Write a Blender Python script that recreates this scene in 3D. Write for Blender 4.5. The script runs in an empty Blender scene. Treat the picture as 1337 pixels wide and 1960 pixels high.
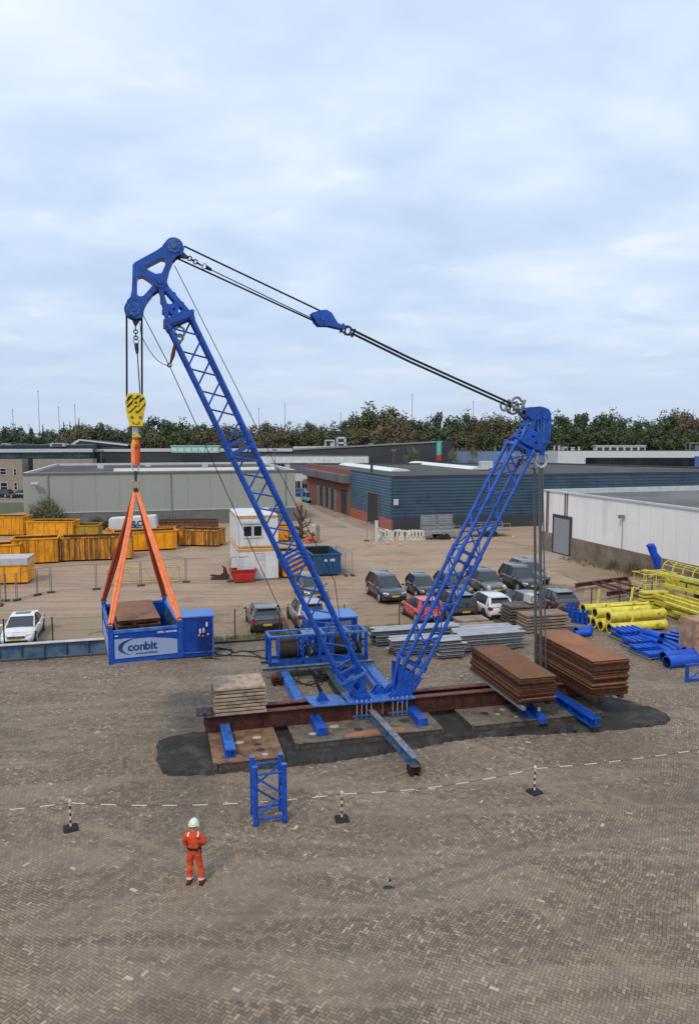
import bpy, bmesh, math, random
from math import sin, cos, tan, pi, radians as R, atan2, sqrt, floor
from mathutils import Vector as V, Matrix
random.seed(7)
S = bpy.context.scene
# ------------------------------------------------------------------ camera
H = 11.7; F = 1420.0; CX = 668.5; CY = 980.0; PITCH = math.atan(145.0 / F)
cd = bpy.data.cameras.new("camera"); cam = bpy.data.objects.new("camera", cd); S.collection.objects.link(cam)
cd.sensor_fit = 'VERTICAL'; cd.sensor_height = 36.0; cd.lens = 36.0 * F / 1960.0
cd.clip_start = 0.1; cd.clip_end = 3000
cam.location = (0, 0, H); cam.rotation_euler = (pi / 2 - PITCH, 0, 0); S.camera = cam
S.view_settings.view_transform = 'Standard'; S.view_settings.look = 'None'
S.view_settings.exposure = 0.22; S.view_settings.gamma = 1.0
# ------------------------------------------------------------------ sky and sun
SUN_EL, SUN_AZ = R(48), R(205)           # azimuth measured clockwise from +Y
w = bpy.data.worlds.new("World"); S.world = w; w.use_nodes = True
nt = w.node_tree; nt.nodes.clear()
def nd(nt, t, **k):
    n = nt.nodes.new(t)
    for a, b in k.items(): setattr(n, a, b)
    return n
def lk(nt, a, b): nt.links.new(a, b)
def mth(nt, op, a, b=None, c=None):
    n = nt.nodes.new('ShaderNodeMath'); n.operation = op
    for i, v in enumerate((a, b, c)):
        if v is None: continue
        if isinstance(v, (int, float)): n.inputs[i].default_value = v
        else: nt.links.new(v, n.inputs[i])
    return n.outputs[0]
def ramp(nt, fac, stops):
    n = nt.nodes.new('ShaderNodeValToRGB'); e = n.color_ramp.elements
    while len(e) < len(stops): e.new(0.5)
    for i, (p, c) in enumerate(stops):
        e[i].position = p; e[i].color = (c[0], c[1], c[2], 1) if not isinstance(c, (int, float)) else (c, c, c, 1)
    nt.links.new(fac, n.inputs[0]); return n.outputs[0]
def mixc(nt, fac, a, b, mode='MIX'):
    n = nt.nodes.new('ShaderNodeMix'); n.data_type = 'RGBA'; n.blend_type = mode
    for s, v in ((n.inputs[0], fac), (n.inputs[6], a), (n.inputs[7], b)):
        if isinstance(v, (int, float)): s.default_value = v
        elif isinstance(v, tuple): s.default_value = (v[0], v[1], v[2], 1)
        else: nt.links.new(v, s)
    return n.outputs[2]
def noise(nt, vec, scale, detail=4, rough=.55, dist=0):
    n = nt.nodes.new('ShaderNodeTexNoise'); n.inputs['Scale'].default_value = scale
    n.inputs['Detail'].default_value = detail; n.inputs['Roughness'].default_value = rough
    n.inputs['Distortion'].default_value = dist
    if vec is not None: nt.links.new(vec, n.inputs['Vector'])
    return n.outputs[0]
tc = nd(nt, 'ShaderNodeTexCoord'); sx = nd(nt, 'ShaderNodeSeparateXYZ'); lk(nt, tc.outputs['Generated'], sx.inputs[0])
zz = mth(nt, 'MAXIMUM', sx.outputs[2], 0.0); dn = mth(nt, 'ADD', zz, 0.16)
cb = nd(nt, 'ShaderNodeCombineXYZ')
lk(nt, mth(nt, 'DIVIDE', sx.outputs[0], dn), cb.inputs[0]); lk(nt, mth(nt, 'DIVIDE', sx.outputs[1], dn), cb.inputs[1])
mp = nd(nt, 'ShaderNodeMapping'); mp.inputs['Scale'].default_value = (1.0, 1.15, 1); mp.inputs['Location'].default_value = (3.1, 0.4, 0)
lk(nt, cb.outputs[0], mp.inputs[0])
n1 = noise(nt, mp.outputs[0], 1.9, 6, .52, .25); n2 = noise(nt, mp.outputs[0], 0.42, 2, .5); n3 = noise(nt, mp.outputs[0], 3.4, 4, .5, .3)
cl = mth(nt, 'ADD', mth(nt, 'MULTIPLY', n1, .60), mth(nt, 'MULTIPLY', n2, .40))
cc = ramp(nt, cl, [(.37, (.45, .575, .80)), (.44, (.53, .655, .865)), (.51, (.62, .74, .91)), (.57, (.72, .815, .94)), (.64, (.85, .90, .965))])
puff = ramp(nt, n3, [(.56, 0.0), (.68, .8)])
cc = mixc(nt, mth(nt, 'MULTIPLY', puff, ramp(nt, cl, [(.47, 0.0), (.56, 1.0)])), cc, (.90, .92, .95))
hz = ramp(nt, zz, [(0.0, (.49, .58, .73)), (.10, (.50, .605, .77)), (.5, (.60, .72, .89)), (1, (.60, .72, .89))])
hf = ramp(nt, zz, [(0.02, .12), (.16, .6), (.34, .95), (1, 1.0)])
sky_c = mixc(nt, hf, hz, cc)
sky_c = mixc(nt, ramp(nt, zz, [(.12, 0.0), (.62, .42)]), sky_c, (.78, .87, .98))
st = nd(nt, 'ShaderNodeTexSky'); st.sky_type = 'NISHITA'; st.sun_disc = False
st.sun_elevation = SUN_EL; st.sun_rotation = SUN_AZ
bg1 = nd(nt, 'ShaderNodeBackground'); bg1.inputs[1].default_value = .08; lk(nt, st.outputs[0], bg1.inputs[0])
bg2 = nd(nt, 'ShaderNodeBackground'); bg2.inputs[1].default_value = 1.0; lk(nt, sky_c, bg2.inputs[0])
ms = nd(nt, 'ShaderNodeMixShader'); ms.inputs[0].default_value = .93
lk(nt, bg1.outputs[0], ms.inputs[1]); lk(nt, bg2.outputs[0], ms.inputs[2])
wo = nd(nt, 'ShaderNodeOutputWorld'); lk(nt, ms.outputs[0], wo.inputs[0])
ld = bpy.data.lights.new("sun", 'SUN'); ld.energy = 1.5; ld.angle = R(11); ld.color = (1, .93, .82)
so = bpy.data.objects.new("sun", ld); S.collection.objects.link(so)
sd = V((sin(SUN_AZ) * cos(SUN_EL), cos(SUN_AZ) * cos(SUN_EL), sin(SUN_EL)))
so.rotation_euler = sd.to_track_quat('Z', 'Y').to_euler(); so.location = (0, -10, 60)
# ------------------------------------------------------------------ survey helpers (photo pixel -> place in the world)
CP, SP = cos(PITCH), sin(PITCH)
def ray(x, y):
    u = (x - CX) / F; v = (CY - y) / F
    return V((u, CP + v * SP, -SP + v * CP))
def G(x, y, z=0.0):
    d = ray(x, y); t = (z - H) / d.z; return V((d.x * t, d.y * t, z))
def D(x, y, Y):
    d = ray(x, y); t = Y / d.y; return V((d.x * t, Y, H + d.z * t))
TH = R(14.5); UX = V((cos(TH), sin(TH), 0)); UY = V((-sin(TH), cos(TH), 0))
OO = V((0.15, 29.66, 0))
def L(a, b, z=0.0): return OO + UX * a + UY * b + V((0, 0, z))
def PL(x, y, b=.5):
    d = ray(x, y); c = V((0, 0, H)); p0 = L(0, b); t = (p0 - c).dot(UY) / d.dot(UY); return c + d * t
def ab(p): q = p - OO; return q.dot(UX), q.dot(UY)
# ------------------------------------------------------------------ materials
MC = {}
def mat(name, col, rough=.6, metal=0.0, var=.25, vs=2.0, dirt=None, dirt_amt=.0, ds=1.2, bump=.0, bs=30.0, orand=0.0, coat=0.0, fine=0.0, streak=False, chips=0.0):
    if name in MC: return MC[name]
    m = bpy.data.materials.new(name); m.use_nodes = True; MC[name] = m
    t = m.node_tree; b = t.nodes['Principled BSDF']
    tcn = nd(t, 'ShaderNodeTexCoord'); vec = tcn.outputs['Object']
    oi = nd(t, 'ShaderNodeObjectInfo')
    ad = nd(t, 'ShaderNodeVectorMath'); ad.operation = 'ADD'
    lk(t, vec, ad.inputs[0]); 
    cmb = nd(t, 'ShaderNodeCombineXYZ'); k = mth(t, 'MULTIPLY', oi.outputs['Random'], 37.0)
    for i in range(3): lk(t, k, cmb.inputs[i])
    lk(t, cmb.outputs[0], ad.inputs[1]); vec = ad.outputs[0]
    n = noise(t, vec, vs, 5, .6)
    dk = tuple(c * (1 - var) for c in col); lt = tuple(min(1, c * (1 + var)) for c in col)
    c = ramp(t, n, [(.3, dk), (.7, lt)])
    if fine > 0:
        nf = noise(t, vec, 45, 2, .7)
        c = mixc(t, fine, c, ramp(t, nf, [(.35, tuple(x * .35 for x in col)), (.65, tuple(min(1, x * 1.7) for x in col))]))
    if dirt is not None:
        v2 = vec
        if streak:
            mpp = nd(t, 'ShaderNodeMapping'); mpp.inputs['Scale'].default_value = (1, 1, .12); lk(t, vec, mpp.inputs[0]); v2 = mpp.outputs[0]
        nn = noise(t, v2, ds, 7, .68, .3)
        c = mixc(t, ramp(t, nn, [(.60 - dirt_amt * .3, 0.0), (.74 - dirt_amt * .3, min(1, .4 + dirt_amt))]), c, dirt)
    if chips > 0:
        c = mixc(t, ramp(t, noise(t, vec, 11, 5, .7, .5), [(.66, 0.0), (.70, chips)]), c, (.075, .045, .035)); c = mixc(t, ramp(t, noise(t, vec, 5.3, 6, .7, .2), [(.62, 0.0), (.72, chips * .8)]), c, tuple(min(1, x * 1.25 + .05) for x in col))
    if orand > 0:
        hsv = nd(t, 'ShaderNodeHueSaturation'); lk(t, c, hsv.inputs['Color'])
        lk(t, mth(t, 'ADD', mth(t, 'MULTIPLY', oi.outputs['Random'], orand * 2), 1 - orand), hsv.inputs['Value'])
        c = hsv.outputs[0]
    lk(t, c, b.inputs['Base Color'])
    b.inputs['Roughness'].default_value = rough; b.inputs['Metallic'].default_value = metal
    if rough < .9:
        lk(t, mth(t, 'ADD', mth(t, 'MULTIPLY', n, .25), rough - .12), b.inputs['Roughness'])
    b.inputs['Specular IOR Level'].default_value = .5 if rough < .35 else .32
    if coat: b.inputs['Coat Weight'].default_value = coat
    if bump > 0:
        bn = nd(t, 'ShaderNodeBump'); bn.inputs['Strength'].default_value = bump; bn.inputs['Distance'].default_value = .02
        lk(t, noise(t, vec, bs, 4, .6), bn.inputs['Height']); lk(t, bn.outputs[0], b.inputs['Normal'])
    return m
BLUE = mat('blue_paint', (.003, .072, .42), .34, var=.28, vs=2.2, dirt=(.010, .040, .19), dirt_amt=.45, ds=4, chips=.75)
BLUEL = mat('worn_lit_blue_paint', (.015, .12, .47), .42, var=.3, vs=2, dirt=(.13, .17, .24), dirt_amt=.4, ds=4, chips=.8)  # worn blue with the brightness of lit tops put into the colour
BLUEG = mat('scuffed_blue_paint', (.016, .085, .26), .5, var=.3, vs=2, dirt=(.10, .12, .15), dirt_amt=.6, ds=4)
GREYTOP = mat('bare_flange_grey', (.16, .19, .23), .5, var=.3, vs=4, dirt=(.06, .06, .065), dirt_amt=.4, ds=5)
RUST = mat('red_rust', (.075, .022, .014), .75, var=.4, vs=2.5, dirt=(.03, .012, .010), dirt_amt=.5, ds=3, bump=.2)
RUSTF = mat('rusty_flange', (.16, .065, .05), .7, var=.3, vs=3, dirt=(.07, .028, .02), dirt_amt=.5, ds=3, bump=.2)
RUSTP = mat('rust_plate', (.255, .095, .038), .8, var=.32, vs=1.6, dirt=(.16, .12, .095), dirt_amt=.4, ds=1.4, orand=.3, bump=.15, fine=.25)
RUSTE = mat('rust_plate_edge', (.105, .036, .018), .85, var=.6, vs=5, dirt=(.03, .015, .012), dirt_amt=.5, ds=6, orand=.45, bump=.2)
STEELG = mat('galvanised_steel', (.21, .22, .235), .45, .3, var=.25, vs=3, dirt=(.14, .13, .12), dirt_amt=.3, ds=4, orand=.12)
STEELD = mat('dark_steel', (.05, .05, .055), .5, .3, var=.3, vs=4)
CHROME = mat('bright_steel', (.5, .5, .52), .35, .5, var=.2, vs=5)
ROPE = mat('wire_rope', (.016, .016, .019), .6, .2, var=.3, vs=9)
ROPEG = mat('grey_steel_cable', (.13, .135, .15), .5, .4, var=.2, vs=9)
MATTOP = mat('pontoon_deck_rusty', (.23, .13, .08), .8, var=.35, vs=1.4, dirt=(.10, .055, .035), dirt_amt=.45, ds=2.2, bump=.2, fine=.2)
MATTOPG = mat('pontoon_deck_grey', (.16, .13, .10), .8, var=.3, vs=1.4, dirt=(.07, .055, .045), dirt_amt=.45, ds=2.2, bump=.2, fine=.2)
MATSIDE = mat('pontoon_side', (.085, .07, .06), .8, var=.35, vs=3, dirt=(.04, .03, .025), dirt_amt=.4, ds=4)
CONC = mat('concrete_slab', (.36, .275, .20), .85, var=.2, vs=2, dirt=(.14, .115, .095), dirt_amt=.4, ds=3, orand=.15, bump=.2, fine=.2)
CONCD = mat('dark_gap', (.03, .027, .024), .9)
YEL = mat('crane_yellow', (.72, .52, .025), .45, var=.15, vs=2, dirt=(.3, .2, .03), dirt_amt=.3, ds=4)
YELP = mat('pipe_yellow', (.66, .56, .07), .5, var=.2, vs=2, dirt=(.38, .29, .06), dirt_amt=.35, ds=3, orand=.10, chips=.4)
SKY = mat('skip_yellow', (.74, .30, .008), .55, var=.22, vs=1.2, dirt=(.25, .10, .02), dirt_amt=.35, ds=1.6, orand=.12, streak=True)
SKYR = mat('skip_yellow_rusty', (.62, .27, .025), .65, var=.3, vs=1.6, dirt=(.17, .07, .02), dirt_amt=.6, ds=1.8, orand=.1, streak=True)
SKYD = mat('skip_inside', (.07, .035, .02), .85, var=.4, vs=2)
BLACK = mat('black_paint', (.012, .012, .014), .5, var=.2)
RUBBER = mat('black_rubber', (.018, .018, .02), .8, var=.3, vs=5)
WHITE = mat('white_panel', (.74, .72, .71), .5, var=.04, vs=.3, dirt=(.52, .51, .50), dirt_amt=.2, ds=.8, streak=True)
WHITEC = mat('cabin_white', (.60, .60, .60), .5, var=.06, vs=.8, dirt=(.38, .37, .35), dirt_amt=.25, ds=1.5, streak=True)
ORNG = mat('orange_band', (.62, .28, .03), .5, var=.1)
GLASS = mat('dark_glass', (.012, .016, .02), .08, var=.3, vs=.6)
GLASSG = mat('green_glass', (.03, .07, .075), .12, var=.5, vs=.35)
REDP = mat('red_paint', (.42, .025, .02), .45, var=.2, vs=2, dirt=(.2, .04, .03), dirt_amt=.3)
SLING = mat('orange_sling', (.88, .24, .10), .8, var=.2, vs=6, orand=.05)
SLINGD = mat('shaded_orange_sling', (.34, .06, .022), .85, var=.2, vs=6)  # same orange webbing, shade of the far slings put into the colour
PLASTIC = mat('white_plastic', (.58, .55, .50), .5, var=.15, vs=2, dirt=(.3, .27, .23), dirt_amt=.35, ds=3, orand=.08)
WOOD = mat('plywood', (.36, .22, .14), .75, var=.25, vs=3, dirt=(.2, .12, .08), dirt_amt=.4, orand=.1)
BAND = mat('red_band_paint', (.20, .012, .012), .5, var=.2)
# ------------------------------------------------------------------ mesh builder
ORG = {}
class MB:
    def __init__(s): s.v = []; s.f = []; s.m = []; s.s = []
    def add(s, vs, fs, mi=0, sm=False):
        o = len(s.v); s.v += [V(p) for p in vs]
        for f in fs: s.f.append([i + o for i in f]); s.m.append(mi); s.s.append(sm)
        return s
    def quad(s, a, b, c, d, mi=0): return s.add([a, b, c, d], [(0, 1, 2, 3)], mi)
    def box(s, c, sz, mi=0, X=V((1, 0, 0)), Y=V((0, 1, 0)), Z=V((0, 0, 1))):
        c = V(c); X, Y, Z = V(X) * sz[0] / 2, V(Y) * sz[1] / 2, V(Z) * sz[2] / 2
        p = [c + X * i + Y * j + Z * k for k in (-1, 1) for j in (-1, 1) for i in (-1, 1)]
        return s.add(p, [(0, 2, 3, 1), (4, 5, 7, 6), (0, 1, 5, 4), (2, 6, 7, 3), (0, 4, 6, 2), (1, 3, 7, 5)], mi)
    def bl(s, a0, a1, b0, b1, z0, z1, mi=0):       # box in the yard's own axes
        c = L((a0 + a1) / 2, (b0 + b1) / 2, (z0 + z1) / 2)
        return s.box(c, (abs(a1 - a0), abs(b1 - b0), abs(z1 - z0)), mi, UX, UY)
    def bar(s, p, q, w, h, mi=0, up=V((0, 0, 1))):
        p, q = V(p), V(q); d = (q - p); ln = d.length; d.normalize()
        x = d.cross(up)
        if x.length < 1e-4: x = d.cross(V((0, 1, 0)))
        x.normalize(); z = x.cross(d)
        return s.box((p + q) / 2, (w, ln, h), mi, x, d, z)
    def tube(s, pts, r, n=8, mi=0, cap=True, sm=True):
        pts = [V(p) for p in pts]; k = len(pts); rr = r if isinstance(r, (list, tuple)) else [r] * k
        vs = []; prev = None
        for i, p in enumerate(pts):
            d = (pts[min(i + 1, k - 1)] - pts[max(i - 1, 0)]).normalized()
            if prev is None:
                x = d.cross(V((0, 0, 1)));
                if x.length < .05: x = d.cross(V((1, 0, 0)))
            else: x = prev - d * prev.dot(d)
            x.normalize(); prev = x; y = d.cross(x)
            for j in range(n): t = 2 * pi * j / n; vs.append(p + (x * cos(t) + y * sin(t)) * rr[i])
        fs = [(i * n + j, i * n + (j + 1) % n, (i + 1) * n + (j + 1) % n, (i + 1) * n + j) for i in range(k - 1) for j in range(n)]
        s.add(vs, fs, mi, sm)
        if cap:
            o = len(s.v) - len(vs)
            s.f.append([o + j for j in range(n)][::-1]); s.m.append(mi); s.s.append(False)
            s.f.append([o + (k - 1) * n + j for j in range(n)]); s.m.append(mi); s.s.append(False)
        return s
    def pipe(s, p, q, r, t, n=16, mi=0, mi2=None):  # hollow
        p, q = V(p), V(q); d = (q - p).normalized(); x = d.cross(V((0, 0, 1)));
        if x.length < .05: x = d.cross(V((1, 0, 0)))
        x.normalize(); y = d.cross(x); vs = []
        for (o, rad) in ((p, r), (q, r), (q, r - t), (p, r - t)):
            for j in range(n): a = 2 * pi * j / n; vs.append(o + (x * cos(a) + y * sin(a)) * rad)
        for kk in range(4):
            fs = [(kk * n + j, kk * n + (j + 1) % n, ((kk + 1) % 4) * n + (j + 1) % n, ((kk + 1) % 4) * n + j) for j in range(n)]
            o = len(s.v)
            for f in fs: s.f.append([i + o for i in f]); s.m.append(mi if kk != 2 else (mi if mi2 is None else mi2)); s.s.append(kk in (0, 2))
        s.v += vs; return s
    def ring(s, c, R1, r, X, Y, n=14, m=6, mi=0, a0=0, a1=2 * pi):
        full = abs(a1 - a0 - 2 * pi) < 1e-3
        pts = [V(c) + V(X) * cos(a0 + (a1 - a0) * i / n) * R1 + V(Y) * sin(a0 + (a1 - a0) * i / n) * R1 for i in range(n + 1)]
        return s.tube(pts, r, m, mi, cap=not full)
    def sph(s, c, r, mi=0, nu=12, nv=8, sc=(1, 1, 1), z0=-1.0):
        vs = []; 
        for i in range(nv + 1):
            ph = -pi / 2 + pi * i / nv
            for j in range(nu):
                t = 2 * pi * j / nu
                vs.append(V(c) + V((cos(ph) * cos(t) * r * sc[0], cos(ph) * sin(t) * r * sc[1], max(sin(ph), z0) * r * sc[2])))
        fs = [(i * nu + j, i * nu + (j + 1) % nu, (i + 1) * nu + (j + 1) % nu, (i + 1) * nu + j) for i in range(nv) for j in range(nu)]
        return s.add(vs, fs, mi, True)
    def prism(s, poly, z0, z1, mi=0, mt=None):      # poly: xy list, ccw
        n = len(poly)
        vs = [V((p[0], p[1], z0)) for p in poly] + [V((p[0], p[1], z1)) for p in poly]
        s.add(vs, [(i, (i + 1) % n, n + (i + 1) % n, n + i) for i in range(n)], mi)
        o = len(s.v) - 2 * n
        s.f.append([o + n + i for i in range(n)]); s.m.append(mi if mt is None else mt); s.s.append(False)
        s.f.append([o + i for i in range(n)][::-1]); s.m.append(mi); s.s.append(False)
        return s
    def hbeam(s, p, q, w, h, t=.03, mi=0, mt=None, up=V((0, 0, 1)), stiff=0):   # p,q at the beam's bottom centre line
        p, q = V(p), V(q); mt = mi if mt is None else mt; u = V(up)
        s.bar(p + u * t / 2, q + u * t / 2, w, t, mi, u); s.bar(p + u * (h - t / 2), q + u * (h - t / 2), w, t, mt, u)
        s.bar(p + u * h / 2, q + u * h / 2, t * .7, h - 2 * t, mi, u)
        for i in range(stiff):
            c = p.lerp(q, (i + .5) / stiff) + u * h / 2; d = (q - p).normalized(); x = d.cross(u)
            s.box(c, (w * .92, .02, h - 2 * t), mi, x, d, u)
        return s
    def build(s, name, mats, parent=None, world=True, bevel=0.0, loc=None, smooth_angle=40):
        mats = mats if isinstance(mats, (list, tuple)) else [mats]
        if parent is not None: o0 = ORG.get(parent, V((0, 0, 0))) if world else V((0, 0, 0))
        elif loc is not None: o0 = V(loc)
        elif world:
            xs = [v.x for v in s.v]; ys = [v.y for v in s.v]
            o0 = V(((min(xs) + max(xs)) / 2, (min(ys) + max(ys)) / 2, min(v.z for v in s.v)))
        else: o0 = V((0, 0, 0))
        me = bpy.data.meshes.new(name); me.from_pydata([v - o0 for v in s.v], [], s.f)
        for m in mats: me.materials.append(m)
        me.polygons.foreach_set('material_index', s.m); me.polygons.foreach_set('use_smooth', s.s)
        if any(s.s): me.set_sharp_from_angle(angle=R(smooth_angle))
        me.update()
        ob = bpy.data.objects.new(name, me); S.collection.objects.link(ob)
        if parent is not None: ob.parent = parent; ORG[ob] = o0
        else: ob.location = o0; ORG[ob] = o0
        if bevel > 0:
            bv = ob.modifiers.new('bevel', 'BEVEL'); bv.width = bevel; bv.segments = 1; bv.limit_method = 'ANGLE'
        return ob
def tag(o, label=None, cat=None, group=None, kind=None):
    if label: o['label'] = label
    if cat: o['category'] = cat
    if group: o['group'] = group
    if kind: o['kind'] = kind
    return o
def thing(name, label, cat, loc, rz=0, group=None):
    o = bpy.data.objects.new(name, None); S.collection.objects.link(o); o.location = loc; o.rotation_euler = (0, 0, rz)
    o.empty_display_size = .3; ORG[o] = V(loc); return tag(o, label, cat, group)
KIDS = {}
def copy_tree(o, parent=None):
    c = o.copy(); S.collection.objects.link(c)
    if parent is not None: c.parent = parent
    for ch in [x for x in list(S.collection.objects) if x.parent == o]: copy_tree(ch, c)
    return c
def curve_mesh(build_fn):                         # evaluate a curve/text to a mesh
    cu, mw = build_fn(); ob = bpy.data.objects.new('tmp', cu); S.collection.objects.link(ob)
    dg = bpy.context.evaluated_depsgraph_get(); dg.update()
    me = bpy.data.meshes.new_from_object(ob.evaluated_get(dg)); bpy.data.objects.remove(ob)
    return me
def plate(mb, outer, holes, t, org, X, Y, mi=0):  # flat plate with holes in the plane (X,Y), thickness t along XxY
    cu = bpy.data.curves.new('c', 'CURVE'); cu.dimensions = '2D'; cu.fill_mode = 'BOTH'; cu.extrude = t / 2
    for pl in [outer] + holes:
        sp = cu.splines.new('POLY'); sp.points.add(len(pl) - 1)
        for i, p in enumerate(pl): sp.points[i].co = (p[0], p[1], 0, 1)
        sp.use_cyclic_u = True
    me = curve_mesh(lambda: (cu, None)); Z = V(X).cross(V(Y))
    mb.add([V(org) + V(X) * v.co.x + V(Y) * v.co.y + Z * v.co.z for v in me.vertices], [list(p.vertices) for p in me.polygons], mi)
    bpy.data.meshes.remove(me); return mb
def text_into(mb, txt, size, org, X, Y, mi=0, t=.004, align='LEFT', shear=0, sx=1.0, bold=0.0):
    cu = bpy.data.curves.new('t', 'FONT'); cu.body = txt; cu.size = size; cu.extrude = t / 2; cu.align_x = align; cu.shear = shear; cu.offset = bold
    me = curve_mesh(lambda: (cu, None)); Z = V(X).cross(V(Y))
    mb.add([V(org) + V(X) * v.co.x * sx + V(Y) * v.co.y + Z * v.co.z for v in me.vertices], [list(p.vertices) for p in me.polygons], mi)
    bpy.data.meshes.remove(me); return mb
ORD = ['', 'first', 'second', 'third', 'fourth', 'fifth', 'sixth', 'seventh', 'eighth', 'ninth', 'tenth', 'eleventh', 'twelfth', 'thirteenth', 'fourteenth', 'fifteenth', 'sixteenth', 'seventeenth', 'eighteenth', 'nineteenth', 'twentieth', 'twenty-first', 'twenty-second']
# ================================================================== GROUND
def sheet(name, pts, z, m, kind='structure', thick=0):
    mb = MB(); n = len(pts); mb.add([V((p[0], p[1], z)) for p in pts], [tuple(range(n))]); o = mb.build(name, m, loc=(0, 0, 0)); return tag(o, kind=kind)
def ground_mat(name, c1, c2, c3, grass=None, gamt=.5, track=True, stone=.3):
    m = bpy.data.materials.new(name); m.use_nodes = True; t = m.node_tree; b = t.nodes['Principled BSDF']
    vec = nd(t, 'ShaderNodeTexCoord').outputs['Object']
    big = noise(t, vec, .09, 5, .6, .4); med = noise(t, vec, .7, 6, .65, .2); fin = noise(t, vec, 7, 6, .75); xf = noise(t, vec, 28, 3, .7)
    c = mixc(t, ramp(t, big, [(.38, 0.0), (.62, 1.0)]), c1, c2)
    c = mixc(t, ramp(t, med, [(.45, 0.0), (.75, .75)]), c, c3)
    c = mixc(t, .45, c, ramp(t, fin, [(.3, tuple(x * .55 for x in c1)), (.7, tuple(min(1, x * 1.4) for x in c1))]))
    c = mixc(t, stone, c, ramp(t, xf, [(.35, tuple(x * .35 for x in c1)), (.7, tuple(min(1, x * 1.7) for x in c1))]))
    if track:
        mp = nd(t, 'ShaderNodeMapping'); mp.inputs['Rotation'].default_value = (0, 0, -TH); mp.inputs['Scale'].default_value = (.05, .9, 1); lk(t, vec, mp.inputs[0])
        tr = noise(t, mp.outputs[0], 1.0, 3, .5, .6)
        c = mixc(t, ramp(t, tr, [(.50, 0.0), (.58, .5), (.66, .0)]), c, tuple(x * .5 for x in c1))
        pn = noise(t, vec, .16, 8, .72, 1.0); c = mixc(t, ramp(t, pn, [(.52, 0.0), (.64, .6)]), c, (c1[0] * .52, c1[1] * .5, c1[2] * .5))
        pn2 = noise(t, vec, .9, 7, .75, .5); c = mixc(t, ramp(t, pn2, [(.56, 0.0), (.68, .45)]), c, (c1[0] * .6, c1[1] * .58, c1[2] * .56))
    if grass is not None:
        gn = noise(t, vec, .35, 7, .72, .3)
        c = mixc(t, ramp(t, gn, [(.60 - gamt * .25, 0.0), (.70 - gamt * .2, .8)]), c, grass)
    lk(t, c, b.inputs['Base Color']); b.inputs['Roughness'].default_value = .92
    bn = nd(t, 'ShaderNodeBump'); bn.inputs['Strength'].default_value = .5; bn.inputs['Distance'].default_value = .05
    lk(t, mth(t, 'ADD', fin, mth(t, 'MULTIPLY', xf, .6)), bn.inputs['Height']); lk(t, bn.outputs[0], b.inputs['Normal'])
    return m
SAND = ground_mat('dusty_ground', (.36, .25, .172), (.42, .305, .215), (.27, .185, .125), stone=.25)
VERGE = ground_mat('stony_verge', (.29, .21, .135), (.23, .165, .105), (.17, .12, .078), grass=(.10, .095, .04), gamt=.25, track=False, stone=.55)
ROADM = ground_mat('driveway_dusty', (.36, .27, .19), (.31, .24, .175), (.26, .20, .15), stone=.15)
MOSS = ground_mat('grassy_strip', (.17, .15, .085), (.22, .18, .11), (.12, .115, .05), grass=(.075, .085, .03), gamt=.6, track=False, stone=.4)
DARKG = ground_mat('parking_tarmac', (.23, .175, .13), (.17, .135, .105), (.28, .205, .145), stone=.25)
PAVEC = ground_mat('grey_slabs', (.36, .30, .24), (.31, .26, .21), (.26, .21, .17), track=False, stone=.15)
FAR = ground_mat('far_grass', (.07, .085, .035), (.09, .10, .05), (.05, .065, .03), track=False)
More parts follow.
